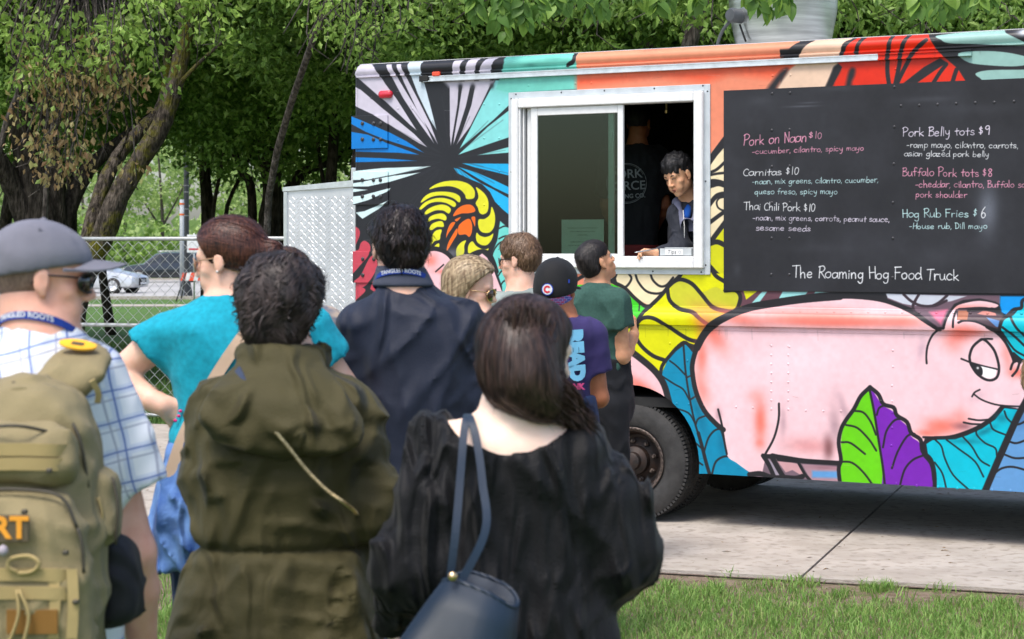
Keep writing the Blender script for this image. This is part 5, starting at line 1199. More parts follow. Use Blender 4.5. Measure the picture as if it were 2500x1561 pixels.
        if body:
            def bend(x, y, z):
                a = x/rx; X,Y_ = rx*math.sin(a),-ry*math.cos(a); Z = -tilt*(Y_+ry); nn = Vector((X/rx,Y_/ry,.35)).normalized(); q = Vector((X,Y_,Z+y))+nn*(.0012+z)
                return (c[0]+q.x*cy+q.y*sy, c[1]-q.x*sy+q.y*cy, c[2]+q.z)
            text_obj('lanyard_lettering',body,size,tm,s.root,Matrix.Identity(4),.0003,bold=.0004,bend=bend)
        return o
def falls(name, parent, m, starts, mids, ends, n, seed, width=.0015, spread=(.02, .02, .02)):
    """loose long hair: free ribbons from the scalp through mid points to the ends"""
    rr = random.Random(seed); b = []; f = []; J = lambda s: Vector((rr.gauss(0,s),rr.gauss(0,s),rr.gauss(0,s)))
    for _ in range(n):
        t = rr.random(); i = t*(len(starts)-1); a = int(min(i,len(starts)-2)); u = i-a; g = lambda L: L[a].lerp(L[a+1],u)
        p = [g(starts)+J(spread[0])]+[g(q)+J(spread[1]) for q in mids]+[g(ends)+J(spread[2])]; q = crs(p,False,4); k = len(b); m_ = len(q); w = width*rr.uniform(.6,1.4); sd = Vector((rr.uniform(.6,1),rr.uniform(-.8,.8),0)).normalized()
        for j, c in enumerate(q): ww = w*(1-.8*(j/(m_-1))**3); b += [Vector(c)-sd*ww, Vector(c)+sd*ww]
        f += [(k+2*j, k+2*j+1, k+2*j+3, k+2*j+2) for j in range(m_-1)]
    return obj(name, [tuple(x) for x in b], f, m, parent, True, kind='stuff')
def strap(root, name, m, pts, nrm, width, thick=.004, label=None, k=8):
    q = crs(pts,False,k); n = crs(nrm,False,k); b = MB(); ribbon(b,[Vector(x) for x in q],[Vector(x) for x in n],width,thick); return b.build(name,m,root,label=label,smooth=False)
# ================================================================== PEOPLE
V3 = Vector
M_JEAN = wrinkle_bump(cloth('blue_denim',rgb(38,52,84),var=.3,scale=20)); M_BLKJ = wrinkle_bump(cloth('black_denim',rgb(30,31,35),var=.2,scale=14)); M_SHOE = cloth('dark_shoes',(.03,.028,.026,1))
M_LAN = cloth('blue_lanyard',rgb(28,58,140)); M_LANT = mat('white_print',(.72,.73,.76,1),.6); M_LENS = mat('black_lens',(.006,.006,.008,1),.08,0,.02,coat=.5); M_BFR = mat('black_frame',(.01,.01,.011,1),.3); M_GOLD = mat('gold_metal',(.75,.52,.28,1),.28,1.0,.1,30)
def nrm_back(n, x=0): return [V3((x, -1, .1))]*n

# ---------- man in the navy jacket -------------------------------------------------
p = Person('dark haired man in a navy jacket, blue lanyard at his collar, seen from behind', 5.75, 985)
shl, shr = p.L(876, 800, .0), p.L(1122, 792, .0)
ell, wrl = p.L(862, 1000, .02), p.L(930, 1150, .22); elr, wrr = p.L(1160, 1010, .02), p.L(1120, 1150, .25)
tors = [(1180,915,1120,.145),(1120,905,1140,.15),(1020,890,1145,.15),(920,878,1148,.145),(830,872,1146,.14),(775,868,1132,.125),(740,895,1100,.105),(712,920,1066,.085),(690,934,1048,.075),(672,940,1035,.068)]
p.body(S_FAIR,tors,(975,600,0),-18,-4,[(shl,ell,wrl),(shr,elr,wrr)],neck=(985,690,-.01),hands=((wrl,(.2,.9,-.2),(0,-.2,1)),(wrr,(-.2,.9,-.2),(0,-.2,1))),shrink=.026)
mnavy = wrinkle_bump(cloth('navy_jacket_cloth', rgb(36, 41, 56), rough=.5, weave=300), 7, .7, .03)
fn1 = ridged(3, 11, (1.3, .6, .6)); fn2 = ridged(8, 22, (.8, 1, 1.2))
p.garment('jacket',mnavy,tors,[((shl,ell,wrl),[.072,.068,.046]),((shr,elr,wrr),[.072,.068,.046])],top=p.L(0,672).z,folds=[(.010,fn1),(.005,fn2)],h=.0105)
F = Field((-.2, -.2, p.L(0, 715).z), (.2, .2, p.L(0, 630).z), .006); c = p.N
F.loft([(p.L(0,700).z,c.x,c.y,.098,.088),(p.L(0,668).z,c.x-.005,c.y,.082,.078),(p.L(0,648).z,c.x-.01,c.y,.074,.075)],.001)
F.D = np.maximum(F.D, (F.z[None, None, :]-(p.L(0, 652).z))+F.y[None, :, None]*.5+F.x[:, None, None]*.12)
V_, Q_ = F.mesh(); obj('collar', V_, Q_, cloth('grey_collar_cloth', rgb(74, 78, 92)), p.root)
p.lanyard(M_LAN, p.L(982, 661, -.0)+V3((0, -.0, 0)), .088, .092, .4, .017, 'TANGLED ROOTS', M_LANT, size=.016)
M_HBLK = hair_mat('black_brown_hair', (.009, .006, .006, 1), (.035, .022, .020, 1))
hc = p.HM
def hb(F, M=hc):
    R3 = M.to_3x3(); w = lambda *a: M@V3(a)
    F.ell(w(0,-.014,.043),(.086,.104,.080),R3,.001); F.ell(w(0,-.048,.0),(.079,.066,.075),R3,.03); F.ell(w(0,-.056,-.045),(.052,.034,.032),R3,.03)
    F.ell(w(0, .11, -.055), (.10, .085, .085), R3, .015, 'sub')
    for s_ in (-1, 1): F.ell(w(s_*.10, .005, -.03), (.035, .026, .036), R3, .01, 'sub')
Hh = p.H; crown = hc@V3((.01, -.05, .13))
make_hair('hair',p.root,M_HBLK,hb,Hh-V3((.15,.15,.14)),Hh+V3((.15,.15,.17)),radial_flow(crown,.5,.9),3600,7,.010,.0018,.005,5,lump=(.006,sm_noise(4,46)),jitter=.8)
glasses(p.root, hc, mat('light_blue_lens', (.2, .5, .6, 1), .1), M_BFR, label='glasses with pale blue lenses')
p.trousers(wrinkle_bump(cloth('grey_trousers', rgb(84, 88, 104)))); p.shoes(M_SHOE)

# ---------- woman in the teal t-shirt --------------------------------------------
p = Person('woman with auburn hair tied back, turquoise t-shirt, denim jacket tied round her waist', 5.5, 590)
shl,ell,wrl = p.L(404,820),p.L(278,925,.02),p.L(398,990,-.06); shr,elr,wrr = p.L(748,818,.05),p.L(868,985,.10),p.L(800,1080,.3)
tors = [(1130,420,690,.155),(1060,418,700,.155),(1000,432,700,.145),(930,424,716,.145),(860,408,735,.15),(805,388,748,.14),(770,412,722,.12),(745,455,680,.10),(724,492,632,.08),(706,508,612,.07)]
p.body(S_FAIR,tors,(556,634,0),-74,-8,[(shl,ell,wrl),(shr,elr,wrr)],neck=(560,735,.0),neckr=.046,hands=((wrl,(.92,.05,-.35),(.2,.95,.1),-1,.8),),hsc=.97,shrink=.012)
mteal = wrinkle_bump(cloth('turquoise_jersey', rgb(22, 148, 170), var=.16, scale=60), 5, .3, .02)
p.garment('t_shirt',mteal,tors,[((shl,shl.lerp(ell,.30)),[.068,.076],.0),((shr,shr.lerp(elr,.42)),[.085,.080],.0)],top=p.L(0,722).z,bot=p.L(0,1085).z,folds=[(.004,ridged(13,10,(1,1,.8))),(.003,ridged(31,26,(.6,.6,1.6)))])
hc = p.HM; M_HAUB = hair_mat('auburn_hair', (.030, .010, .008, 1), (.12, .042, .025, 1), .42, 170)
def hb(F, M=hc):
    R3 = M.to_3x3(); w = lambda *a: M@V3(a)
    F.ell(w(0,-.012,.045),(.083,.105,.082),R3,.001); F.ell(w(0,-.062,.01),(.072,.060,.07),R3,.03); F.cone(w(0,-.10,.0),w(0,-.145,.012),.030,.022,.03); F.ell(w(0,-.155,-.02),(.026,.024,.045),R3,.02)
    F.ell(w(0,.125,-.02),(.12,.098,.105),R3,.012,'sub'); F.ell(w(0,.0,-.115),(.12,.11,.085),R3,.012,'sub')
    for s_ in (-1, 1): F.ell(w(s_*.10, .012, -.028), (.038, .034, .036), R3, .01, 'sub')
bun = hc@V3((0, -.16, .015))
def flowbun(q, n, s): return (bun-q).normalized()+V3((0, 0, -.12))
make_hair('hair',p.root,M_HAUB,hb,p.H-V3((.22,.22,.14)),p.H+V3((.24,.22,.17)),flowbun,3000,9,.016,.0016,.002,8,jitter=.12)
b = MB(); b.lathe([(.028,-.008),(.036,0),(.028,.008)],hc@V3((0,-.128,.012)),hc.to_3x3()@V3((0,-1,.2)),16); b.build('hair_tie',M_BFR,p.root,smooth=True)
glasses(p.root,hc,mat('amber_brown_lens',(.20,.05,.02,1),.08,coat=.4),mat('tortoise_frame',(.35,.20,.11,1),.3),.026,.022,'brown sunglasses with tan arms',True)
b = MB(); b.lathe([(0,-.0045),(.0045,0),(0,.0045)],hc@V3((-.086,.000,-.036)),(0,0,1),8); b.build('earring',mat('pearl',(.8,.78,.75,1),.2),p.root,smooth=True)
p.lanyard(M_LAN, p.N+V3((0, .0, .0)), .074, .072, .35, .02)
b = MB(); d_ = (wrl-ell).normalized()
for k_ in (0, .012, .024):
    c_ = wrl-d_*(.03+k_); b.lathe([(.033, -.003), (.036, 0), (.033, .003)], c_, d_, 18)
b.build('bracelets', M_GOLD, p.root, smooth=True, kind='stuff')
mtan = cloth('tan_leather', rgb(206, 176, 150), rough=.6)
strap(p.root,'bag_strap',mtan,[p.L(405,1190,-.16),p.L(450,1060,-.175),p.L(520,930,-.165),p.L(590,825,-.16),p.L(640,765,-.11),p.L(655,735,.0)],[V3((0,-1,0))]*4+[V3((0,-.7,.7)),V3((0,-.1,1))],.034,label='tan crossbody bag strap')
for k_, (x, y) in enumerate(((440, 1004), (436, 1016), (428, 1027))):
    b = MB(); c_ = p.L(x,y,-.105); b.lathe([(0,-.006),(.005,-.002),(.0045,.004),(0,.006)],c_,(1,0,-.4),8); b.build('fingernail',mat('pink_nail',rgb(220,30,120),.25) if k_ == 0 else MATS['pink_nail'],p.root,smooth=True)
# jacket tied round the waist
md = wrinkle_bump(cloth('acid_wash_denim',rgb(40,74,136),col2=rgb(110,146,196),scale=11,detail=7),9,.9,.03,(1,1,.4))
tj = [(1372,378,640,.19,-.01),(1290,368,660,.20,-.01),(1200,382,660,.20),(1130,398,690,.185),(1075,412,700,.172)]
p.garment('denim_jacket',md,tj,(),folds=[(.016,ridged(5,17,(1.6,1.2,.25))),(.006,sm_noise(7,40,(1,1,.4)))],label='faded blue denim jacket tied round the waist')
p.trousers(M_JEAN, 1.08); p.shoes(M_SHOE)

# ---------- person mostly hidden behind the olive coat --------------------------------
p = Person('brown haired person in tan patterned top almost hidden behind the olive parka', 6.35, 742)
shl,shr = p.L(640,790),p.L(790,800); ell,elr = p.L(630,960,.1),p.L(800,960,.12); wrl,wrr = p.L(680,1010,.3),p.L(770,1030,.3)
tors = [(1100,640,800,.13),(950,650,790,.13),(830,640,800,.125),(785,650,800,.11),(765,680,775,.085),(745,700,760,.06)]
p.body(S_FAIR, tors, (700, 698, 0), 20, -6, [(shl, ell, wrl), (shr, elr, wrr)], neck=(726, 760, .0))
mtp = mat('tan_grey_print_cloth', rgb(180, 160, 140), .8, 0, .1, 30, col2=rgb(96, 100, 112))
p.garment('blouse',mtp,tors,[((shl,ell,wrl),[.075,.06,.04]),((shr,elr,wrr),[.075,.06,.04])],folds=[(.004,fn1)])
hc = p.HM; M_HBR = hair_mat('brown_hair', (.028, .014, .010, 1), (.10, .055, .035, 1))
def hb(F, M=hc):
    R3 = M.to_3x3(); w = lambda *a: M@V3(a)
    F.ell(w(0,-.014,.045),(.087,.108,.088),R3,.001); F.ell(w(0,-.05,-.05),(.088,.06,.12),R3,.04); F.ell(w(0,.125,-.04),(.09,.085,.10),R3,.012,'sub')
make_hair('hair',p.root,M_HBR,hb,p.H-V3((.15,.15,.20)),p.H+V3((.15,.15,.17)),radial_flow(hc@V3((0,0,.14)),.8,.3),1200,7,.014,.002,.003,3)
p.trousers(M_JEAN); p.shoes(M_SHOE)

# ---------- woman in the olive parka -----------------------------------------------
p = Person('woman with short dark curly hair, long olive parka and gold chain strap', 4.6, 690)
shl,shr = p.L(540,1005,.0),p.L(852,1005,.0); ell,wrl = p.L(530,1170,.04),p.L(545,1080,.30); elr,wrr = p.L(893,1230,-.02),p.L(900,1400,.12)
tors = [(1960,340,975,.24),(1700,372,958,.225),(1561,388,945,.205),(1430,440,915,.18),(1345,468,892,.155),(1310,470,890,.15),(1240,476,896,.16),(1120,488,895,.165),(1020,492,892,.16),(955,520,866,.145),(912,572,814,.115),(880,605,782,.09),(860,622,764,.075)]
p.body(S_FAIR,tors,(686,752,0),6,-10,[(shl,ell,wrl),(shr,elr,wrr)],neck=(692,862,.0),hands=((wrl,(.4,.9,.1),(0,-.2,1)),(wrr,(-.1,.8,-.5),(-.3,-.2,1))),shrink=.03)
molv = wrinkle_bump(cloth('olive_parka_cloth',rgb(70,65,40),rough=.7,var=.12,weave=260),8,.9,.042,(1,1,.6))
zw = p.L(0, 1328).z
def fold_waist(X, Y, Z):
    g = np.exp(-((Z-zw)/.010)**2)*1.5+np.exp(-((Z-zw)/.08)**2)*(.5*np.abs(np.sin(X*62+1.5*np.sin(X*23)))**.6*2-.5)
    return g
def fold_skirt(X, Y, Z):
    m_ = 1/(1+np.exp((Z-zw+.03)/.02)); return m_*(np.sin(X*34+1.2*np.sin(X*13+Z*3)+Y*6)+.5*np.sin(X*71+Z*4))
def fold_back(X, Y, Z):
    m_ = 1/(1+np.exp(-(Z-zw-.02)/.02)); return m_*(1-np.abs(np.sin(X*9+Z*7.5+1.5*np.sin(Z*8+X*5)))*1.5)
p.garment('parka',molv,tors,[((shl,ell,wrl),[.074,.080,.056]),((shr,elr,wrr),[.076,.084,.060])],folds=[(.006,lambda X,Y,Z: np.exp(-((Z-p.L(0,1128).z-.02*np.abs(X-.05))/.006)**2)),(.011,fold_waist),(.014,fold_skirt),(.010,fold_back),(.010,ridged(2,10,(1.3,1,.6))),(.006,ridged(9,22))],h=.0105)
# hood lying on the back: a thick roll round the neck and the pouch that hangs below it
F = Field((-.34,-.34,p.L(0,1125).z),(.34,.20,p.L(0,815).z),.009); fz = lambda py: p.L(0,py).z; fx = lambda px: p.L(px,0).x
ringp = [V3((fx(692)+.088*math.sin(a),-.015-.09*math.cos(a),fz(872)-.04*math.cos(a)*0-.10*max(0,-math.cos(a))*0+.0)) for a in [2*math.pi*i/16 for i in range(17)]]
for i in range(16): F.cone(ringp[i], ringp[i+1], .028, .028, .02)
pouch = [(fz(1095),fx(755),-.175,.055,.018),(fz(1075),fx(735),-.180,.155,.034),(fz(1020),fx(705),-.172,.188,.050),(fz(960),fx(695),-.150,.165,.060),(fz(905),fx(694),-.112,.125,.062),(fz(872),fx(692),-.07,.090,.06),(fz(852),fx(692),-.05,.074,.052)]
F.loft(pouch, .03, p=2.0)
F.folds(.008,lambda X,Y,Z: 1-1.6*np.abs(np.sin(Z*24+X*X*60+1.5*np.sin(X*9)))); F.folds(.006,ridged(17,22))
V_, Q_ = F.mesh(); obj('hood', V_, Q_, molv, p.root, label='folded hood lying on the back')
b = MB(); q = [p.L(x,y,dy) for x,y,dy in ((672,1060,-.262),(705,1100,-.245),(745,1150,-.222),(795,1200,-.205),(840,1232,-.190),(862,1250,-.15),(870,1258,-.08))]; q = crs(q,False,10)
# chain of small links, joined: hundreds of links too small to pick apart
L_ = 0; last = V3(q[0]); M_CH = mat('brass_chain', (.62, .47, .24, 1), .35, .8, .4, 120); ch = MB(); k_ = 0
for a_, b_ in zip(q[:-1], q[1:]):
    a_, b_ = V3(a_), V3(b_); n_ = max(1, int((b_-a_).length/.012))
    for i in range(n_):
        c_ = a_.lerp(b_,i/n_); t_ = (b_-a_).normalized(); s_ = t_.cross(V3((0,-1,0))).normalized(); u_ = t_.cross(s_)
        for sd in ((-1, 1)[i % 2],):
            an = math.radians(38)*sd; e = (t_*math.cos(an)+s_*math.sin(an))*.95; o_ = c_+s_*sd*.0042; f_ = e.cross(u_); ch.add([o_-e*.006-f_*.0026-u_*.002,o_-e*.006+f_*.0026-u_*.002,o_+e*.006+f_*.0026-u_*.002,o_+e*.006-f_*.0026-u_*.002,o_+u_*.0035-e*.003,o_+u_*.0035+e*.003,o_-u_*.0035-e*.003,o_-u_*.0035+e*.003],
                   [(0,1,4),(1,2,5,4),(2,3,5),(3,0,4,5),(0,6,1),(1,6,7,2),(2,7,3),(3,7,6,0)])
ch.build('chain_strap', M_CH, p.root, kind='stuff', label='gold chain bag strap')
strap(p.root,'loop_tab',cloth('blue_grey_tape',rgb(60,70,92)),[p.L(578,900,-.135),p.L(590,925,-.172),p.L(604,950,-.19)],nrm_back(3,-.3),.016,.006)
hc = p.HM; M_HCUR = hair_mat('dark_curly_hair', (.014, .010, .009, 1), (.060, .042, .038, 1), .5, 60)
def hb(F, M=hc):
    R3 = M.to_3x3(); w = lambda *a: M@V3(a)
    F.ell(w(0,-.02,.048),(.102,.116,.084),R3,.001); F.ell(w(0,-.045,.0),(.098,.088,.085),R3,.04); F.ell(w(0,-.058,-.058),(.074,.052,.060),R3,.04)
    F.ell(w(0, .125, -.04), (.11, .085, .09), R3, .012, 'sub')
    for s_ in (-1, 1): F.ell(w(s_*.118, .010, -.05), (.040, .030, .042), R3, .01, 'sub')
wv = sm_noise(77, 30)
def curlflow(q, n, s, c=hc@V3((.02, -.04, .16))):
    r = (q-c).normalized(); a = float(wv(q.x,q.y,q.z))*2.2+s; t = n.cross(V3((0,0,1))); return r+V3((0,0,-.4))+t*math.sin(a)*1.6+V3((0,0,1))*math.cos(a*1.3)*.9
make_hair('hair',p.root,M_HCUR,hb,p.H-V3((.17,.17,.17)),p.H+V3((.17,.17,.19)),curlflow,6000,7,.009,.0019,.004,15,lump=(.007,sm_noise(14,40)),jitter=.6)
p.trousers(M_JEAN); p.shoes(M_SHOE)

# ---------- man in cap with backpack -------------------------------------------------
p = Person('man in a grey baseball cap and wraparound sunglasses, white plaid short sleeved shirt', 4.0, 100)
shl,shr = p.L(-110,905,-.0),p.L(222,935,.04); elr,wrr = p.L(330,1350,.06),p.L(352,1640,.20); ell,wrl = p.L(-150,1350,.05),p.L(-100,1640,.2)
tors = [(1800,-120,300,.17),(1561,-110,300,.17),(1400,-115,300,.165),(1200,-125,280,.165),(1050,-140,270,.165),(950,-140,262,.15),(890,-105,235,.13),(850,-40,215,.115),(815,20,188,.095),(790,42,172,.082),(770,48,160,.075)]
p.body(S_PINK,tors,(106,676,0),74,-6,[(shl,ell,wrl),(shr,elr,wrr)],neck=(100,800,.0),hands=((wrr,(0,.3,-1),(-1,0,0),1,.5),),neckr=.062)
# plaid: thin blue and grey lines on white, following the shirt
m = bpy.data.materials.new('plaid_shirt_cloth'); m.use_nodes = True; nt = m.node_tree; bb = nt.nodes['Principled BSDF']; bb.inputs['Roughness'].default_value = .85; bb.inputs['Specular IOR Level'].default_value = .2
tc = nt.nodes.new('ShaderNodeTexCoord'); sx = nt.nodes.new('ShaderNodeSeparateXYZ'); nzw = nt.nodes.new('ShaderNodeTexNoise'); nzw.inputs['Scale'].default_value = 4
vm = nt.nodes.new('ShaderNodeVectorMath'); vm.operation = 'SCALE'; vm.inputs['Scale'].default_value = .03; va = nt.nodes.new('ShaderNodeVectorMath'); va.operation = 'ADD'
nt.links.new(tc.outputs['Object'],nzw.inputs['Vector']); nt.links.new(nzw.outputs['Color'],vm.inputs[0]); nt.links.new(tc.outputs['Object'],va.inputs[0]); nt.links.new(vm.outputs[0],va.inputs[1]); nt.links.new(va.outputs[0],sx.inputs[0])
def mth(op, a, b_=None, c_=None):
    n_ = nt.nodes.new('ShaderNodeMath'); n_.operation = op
    for i, q_ in enumerate((a, b_, c_)):
        if q_ is None: continue
        if isinstance(q_, (int, float)): n_.inputs[i].default_value = q_
        else: nt.links.new(q_, n_.inputs[i])
    return n_.outputs[0]
def line(src,per,wd,off=0): fr_ = mth('FRACT',mth('ADD',mth('DIVIDE',src,per),off)); return mth('LESS_THAN',mth('ABSOLUTE',mth('SUBTRACT',fr_,.5)),wd)
diag = mth('ADD',sx.outputs['X'],mth('MULTIPLY',sx.outputs['Z'],.22)); hz_ = mth('ADD',sx.outputs['Z'],mth('MULTIPLY',sx.outputs['X'],-.22))
L1 = mth('MAXIMUM',line(diag,.066,.028),line(hz_,.066,.028)); L2 = mth('MAXIMUM',line(diag,.066,.03,.28),line(hz_,.066,.03,.28)); L3 = mth('MAXIMUM',line(diag,.066,.14,.0),line(hz_,.066,.14,.0))
def mixc(f, a, b_):
    n_ = nt.nodes.new('ShaderNodeMix'); n_.data_type = 'RGBA'; nt.links.new(f, n_.inputs[0])
    for i, q_ in ((6, a), (7, b_)):
        if isinstance(q_, tuple): n_.inputs[i].default_value = q_
        else: nt.links.new(q_, n_.inputs[i])
    return n_.outputs[2]
c0 = mixc(L3,rgb(226,228,232),rgb(206,212,226)); c1 = mixc(L2,c0,rgb(176,178,190)); c2 = mixc(L1,c1,rgb(104,124,178)); nt.links.new(c2,bb.inputs['Base Color']); M_PLAID = wrinkle_bump(m,6,.35,.02)
slend = p.L(338, 1195, .05)
p.garment('plaid_shirt',M_PLAID,tors,[((shl,shl.lerp(ell,.6)),[.09,.09],0),((shr,slend),[.080,.072],.0)],top=p.L(0,780).z,folds=[(.007,ridged(23,9,(1,1,.8))),(.003,ridged(33,25))],k=.07)
F = Field((-.2, -.2, p.L(0, 850).z), (.2, .2, p.L(0, 740).z), .006); c = p.N
F.loft([(p.L(0,835).z,c.x+.0,c.y,.105,.10),(p.L(0,800).z,c.x,c.y,.086,.086),(p.L(0,772).z,c.x+.0,c.y,.078,.078)],.001); F.D = np.maximum(F.D,F.z[None,None,:]-(p.L(0,778).z)+F.y[None,:,None]*.35+F.x[:,None,None]*.3)
V_, Q_ = F.mesh(); obj('collar', V_, Q_, M_PLAID, p.root)
p.lanyard(M_LAN, c+V3((0, 0, .030)), .088, .088, .5, .017, 'TANGLED ROOTS', M_LANT, yaw=.2, size=.016)
hc = p.HM; R3 = hc.to_3x3().normalized(); w = lambda *a: hc@V3(a); M_CAPG = wrinkle_bump(cloth('grey_cap_cloth',rgb(112,112,122),var=.15,scale=10),8,.25,.01)
F = Field(p.H-V3((.17,.17,.06)),p.H+V3((.17,.17,.17)),.006); F.ell(w(0,-.012,.036),(.088,.109,.086),R3,.001); F.ell(w(0,-.045,.005),(.084,.070,.07),R3,.03)
nrm_ = R3@V3((0,.26,-1)).normalized(); c0_ = w(0,0,.016); F.D = np.maximum(F.D,(F.x[:,None,None]-c0_.x)*nrm_.x+(F.y[None,:,None]-c0_.y)*nrm_.y+(F.z[None,None,:]-c0_.z)*nrm_.z); F.folds(.0015,sm_noise(5,40))
V_, Q_ = F.mesh()
cap = bpy.data.objects.new('baseball_cap',None); COL.objects.link(cap); cap.parent = p.root; MW[cap] = MW[p.root]; cap['label'] = 'faded grey baseball cap'
obj('cap_crown', V_, Q_, M_CAPG, cap)
def brim(M, m, parent, W_=.078, L_=.085, y0=.075, z0=.035, drop=.25, th=.004):
    v = []; f = []; n = 14; r = 6
    for t in (0, 1):
        for i in range(n+1):
            a = -math.pi/2+math.pi*i/n; s_ = math.sin(a); c_ = math.cos(a)
            for k in range(r+1):
                q = k/r; x = W_*s_*(1-.06*q); y = y0-.055*(1-c_)*1.0+L_*q*c_**.6 if c_ > 1e-6 else y0-.055; z = z0-abs(x)**2*4.5-drop*(y-y0+.05)*.5-t*th; v.append(M@V3((x,y,z)))
    N = (n+1)*(r+1)
    for t in (0, 1):
        for i in range(n):
            for k in range(r): a = t*N+i*(r+1)+k; f.append((a,a+1,a+r+2,a+r+1) if t else (a,a+r+1,a+r+2,a+1))
    for i in range(n): a = i*(r+1)+r; f.append((a, a+r+1, a+r+1+N, a+N))
    b = MB(); b.add(v,f); o = b.build('cap_brim',m,parent,smooth=True); fix_normals(o); autosmooth(o,50); return o
brim(hc, M_CAPG, cap, .080, .082, .090, .048, .02)
b = MB(); b.lathe([(0,.006),(.007,.003),(.008,0)],w(0,-.012,.120),R3@V3((0,0,1)),10); b.build('cap_button',M_CAPG,cap,smooth=True)
b = MB()
for yy in (-.02,.045): b.lathe([(.0045,.001),(.003,.0015),(.0018,.0)],w(.062,yy,.098),R3@V3((.7,.1,.7)),8)
b.build('cap_eyelets', M_CAPG, cap, kind='stuff')
glasses(p.root, hc, M_LENS, M_BFR, .037, .021, 'black wraparound sunglasses')
M_STUB = hair_mat('cropped_grey_hair', (.16, .10, .08, 1), (.26, .17, .13, 1), .7, 200)
make_hair('hair',p.root,M_STUB,lambda F: (F.ell(w(0,-.020,.010),(.0775,.098,.075),R3,.001),F.ell(w(0,.11,-.02),(.12,.105,.14),R3,.012,'sub'),[F.ell(w(s_*.095,.012,-.012),(.03,.032,.045),R3,.008,'sub') for s_ in (-1,1)]),p.H-V3((.14,.14,.10)),p.H+V3((.14,.14,.1)),radial_flow(w(0,0,.14),.8,.2),500,2,.006,.0007,.0006,4)
p.trousers(M_JEAN, 1.05); p.shoes(M_SHOE); capman = p
# backpack, a thing of its own on his back ----------------------------------------------
def wl(*a): return capman.L(*a)+capman.o
bp_ = thing('backpack',capman.o,'coyote tan tactical backpack with ERT patch, worn by the man in the grey cap','backpack'); bo = capman.o
M_TAN = wrinkle_bump(cloth('coyote_tan_nylon',rgb(136,124,92),rough=.8,weave=240,var=.14),9,.35,.015); M_TAN2 = cloth('coyote_webbing',rgb(166,146,100),rough=.8); M_ZIP = mat('dark_zip',(.05,.042,.028,1),.6); M_BRN = cloth('brown_hide',rgb(128,92,44),rough=.8)
def LB(px, py, dy): return capman.L(px, py, dy)
def bloft(name, rows, m, p_=3.0, h=.009, folds=None, label=None, yaw=0, parent=None):
    st = capman.st(rows); F = Field((min(t[1]-t[3] for t in st)-.06,min(t[2]-t[4] for t in st)-.06,min(t[0] for t in st)-.03),(max(t[1]+t[3] for t in st)+.06,max(t[2]+t[4] for t in st)+.06,max(t[0] for t in st)+.03),h)
    F.loft(st, .001, p=p_, yaw=yaw, cutk=.03)
    for a, fn in (folds or []): F.folds(a, fn)
    V_, Q_ = F.mesh(); return obj(name, V_, Q_, m, parent or bp_, label=label)
fp = [(.007, ridged(41, 14)), (.003, ridged(43, 30))]
bloft('main_compartment',[(1690,-100,230,.11,-.26),(1600,-110,245,.12,-.265),(1400,-110,262,.125,-.27),(1200,-110,250,.12,-.265),(1050,-100,225,.11,-.25),(960,-80,190,.09,-.235),(925,-40,140,.06,-.22)],M_TAN,folds=fp)
bloft('front_pocket',[(1700,-90,205,.05,-.40),(1600,-95,222,.055,-.405),(1450,-95,225,.055,-.41),(1300,-95,200,.05,-.405),(1215,-80,165,.04,-.39),(1190,-60,120,.03,-.38)],M_TAN,folds=fp,label='lower front pocket')
bloft('upper_pocket',[(1180,-90,190,.04,-.375),(1130,-95,195,.045,-.38),(1070,-80,175,.04,-.37),(1030,-60,140,.03,-.35)],M_TAN,folds=fp,label='upper front pocket')
bloft('side_pouch',[(1345,205,262,.05,-.24),(1310,200,285,.06,-.24),(1230,198,292,.062,-.24),(1170,205,285,.055,-.24),(1140,215,265,.04,-.24)],M_TAN,folds=fp,label='small tan side pouch')
bloft('black_case',[(1530,235,310,.05,-.2),(1490,225,338,.06,-.2),(1400,222,345,.06,-.2),(1335,235,330,.05,-.2),(1305,250,310,.035,-.2)],wrinkle_bump(cloth('black_nylon',(.015,.015,.018,1),rough=.6),10,.6,.02),folds=[(.006,ridged(4,22))],label='black nylon case on the side')
bloft('shoulder_pad',[(985,92,200,.03,-.155,),(945,92,232,.035,-.165),(900,105,262,.04,-.14),(865,128,268,.045,-.09),(842,150,262,.05,-.03)],M_TAN,folds=fp,label='padded right shoulder strap')
strap(bp_,'webbing_strap',M_TAN2,[LB(110,975,-.20),LB(150,1010,-.235),LB(190,1080,-.24),LB(212,1200,-.25)],[V3((.3,-1,0))]*4,.030)
strap(bp_,'webbing_strap',M_TAN2,[LB(225,930,-.215),LB(240,960,-.20),LB(238,985,-.19)],[V3((.3,-1,0))]*3,.012)
strap(bp_,'webbing_strap',M_TAN2,[LB(105,975,-.20),LB(40,1000,-.30),LB(-40,990,-.3)],[V3((0,-1,.6))]*3,.02)
strap(bp_,'carry_handle',M_TAN,[LB(2,1000,-.30),LB(20,965,-.31),LB(60,958,-.31),LB(95,975,-.29)],[V3((0,-1,.2))]*4,.018,.008)
for yy,xa,xb,dd in ((1100,-95,180,-.427),(1135,-95,185,-.428),(1405,-95,205,-.468),(1450,-95,208,-.47)): strap(bp_,'webbing_strap',M_TAN2,[LB(xa,yy,dd),LB((xa+xb)/2,yy-2,dd-.002),LB(xb*.72,yy,dd+.004),LB(xb,yy,dd+.045)],[V3((0,-1,0)),V3((0,-1,0)),V3((.15,-1,0)),V3((1,-1,0))],.024)
for xx in (130,175): strap(bp_,'webbing_strap',M_TAN2,[LB(xx,1390,-.464),LB(xx+4,1470,-.468),LB(xx,1560,-.466)],[V3((.1,-1,0))]*3,.02)
bq = MB(); bq.box(tuple(LB(20, 1545, -.46)), tuple(LB(140, 1490, -.472))); bq.build('hide_patch', M_BRN, bp_)
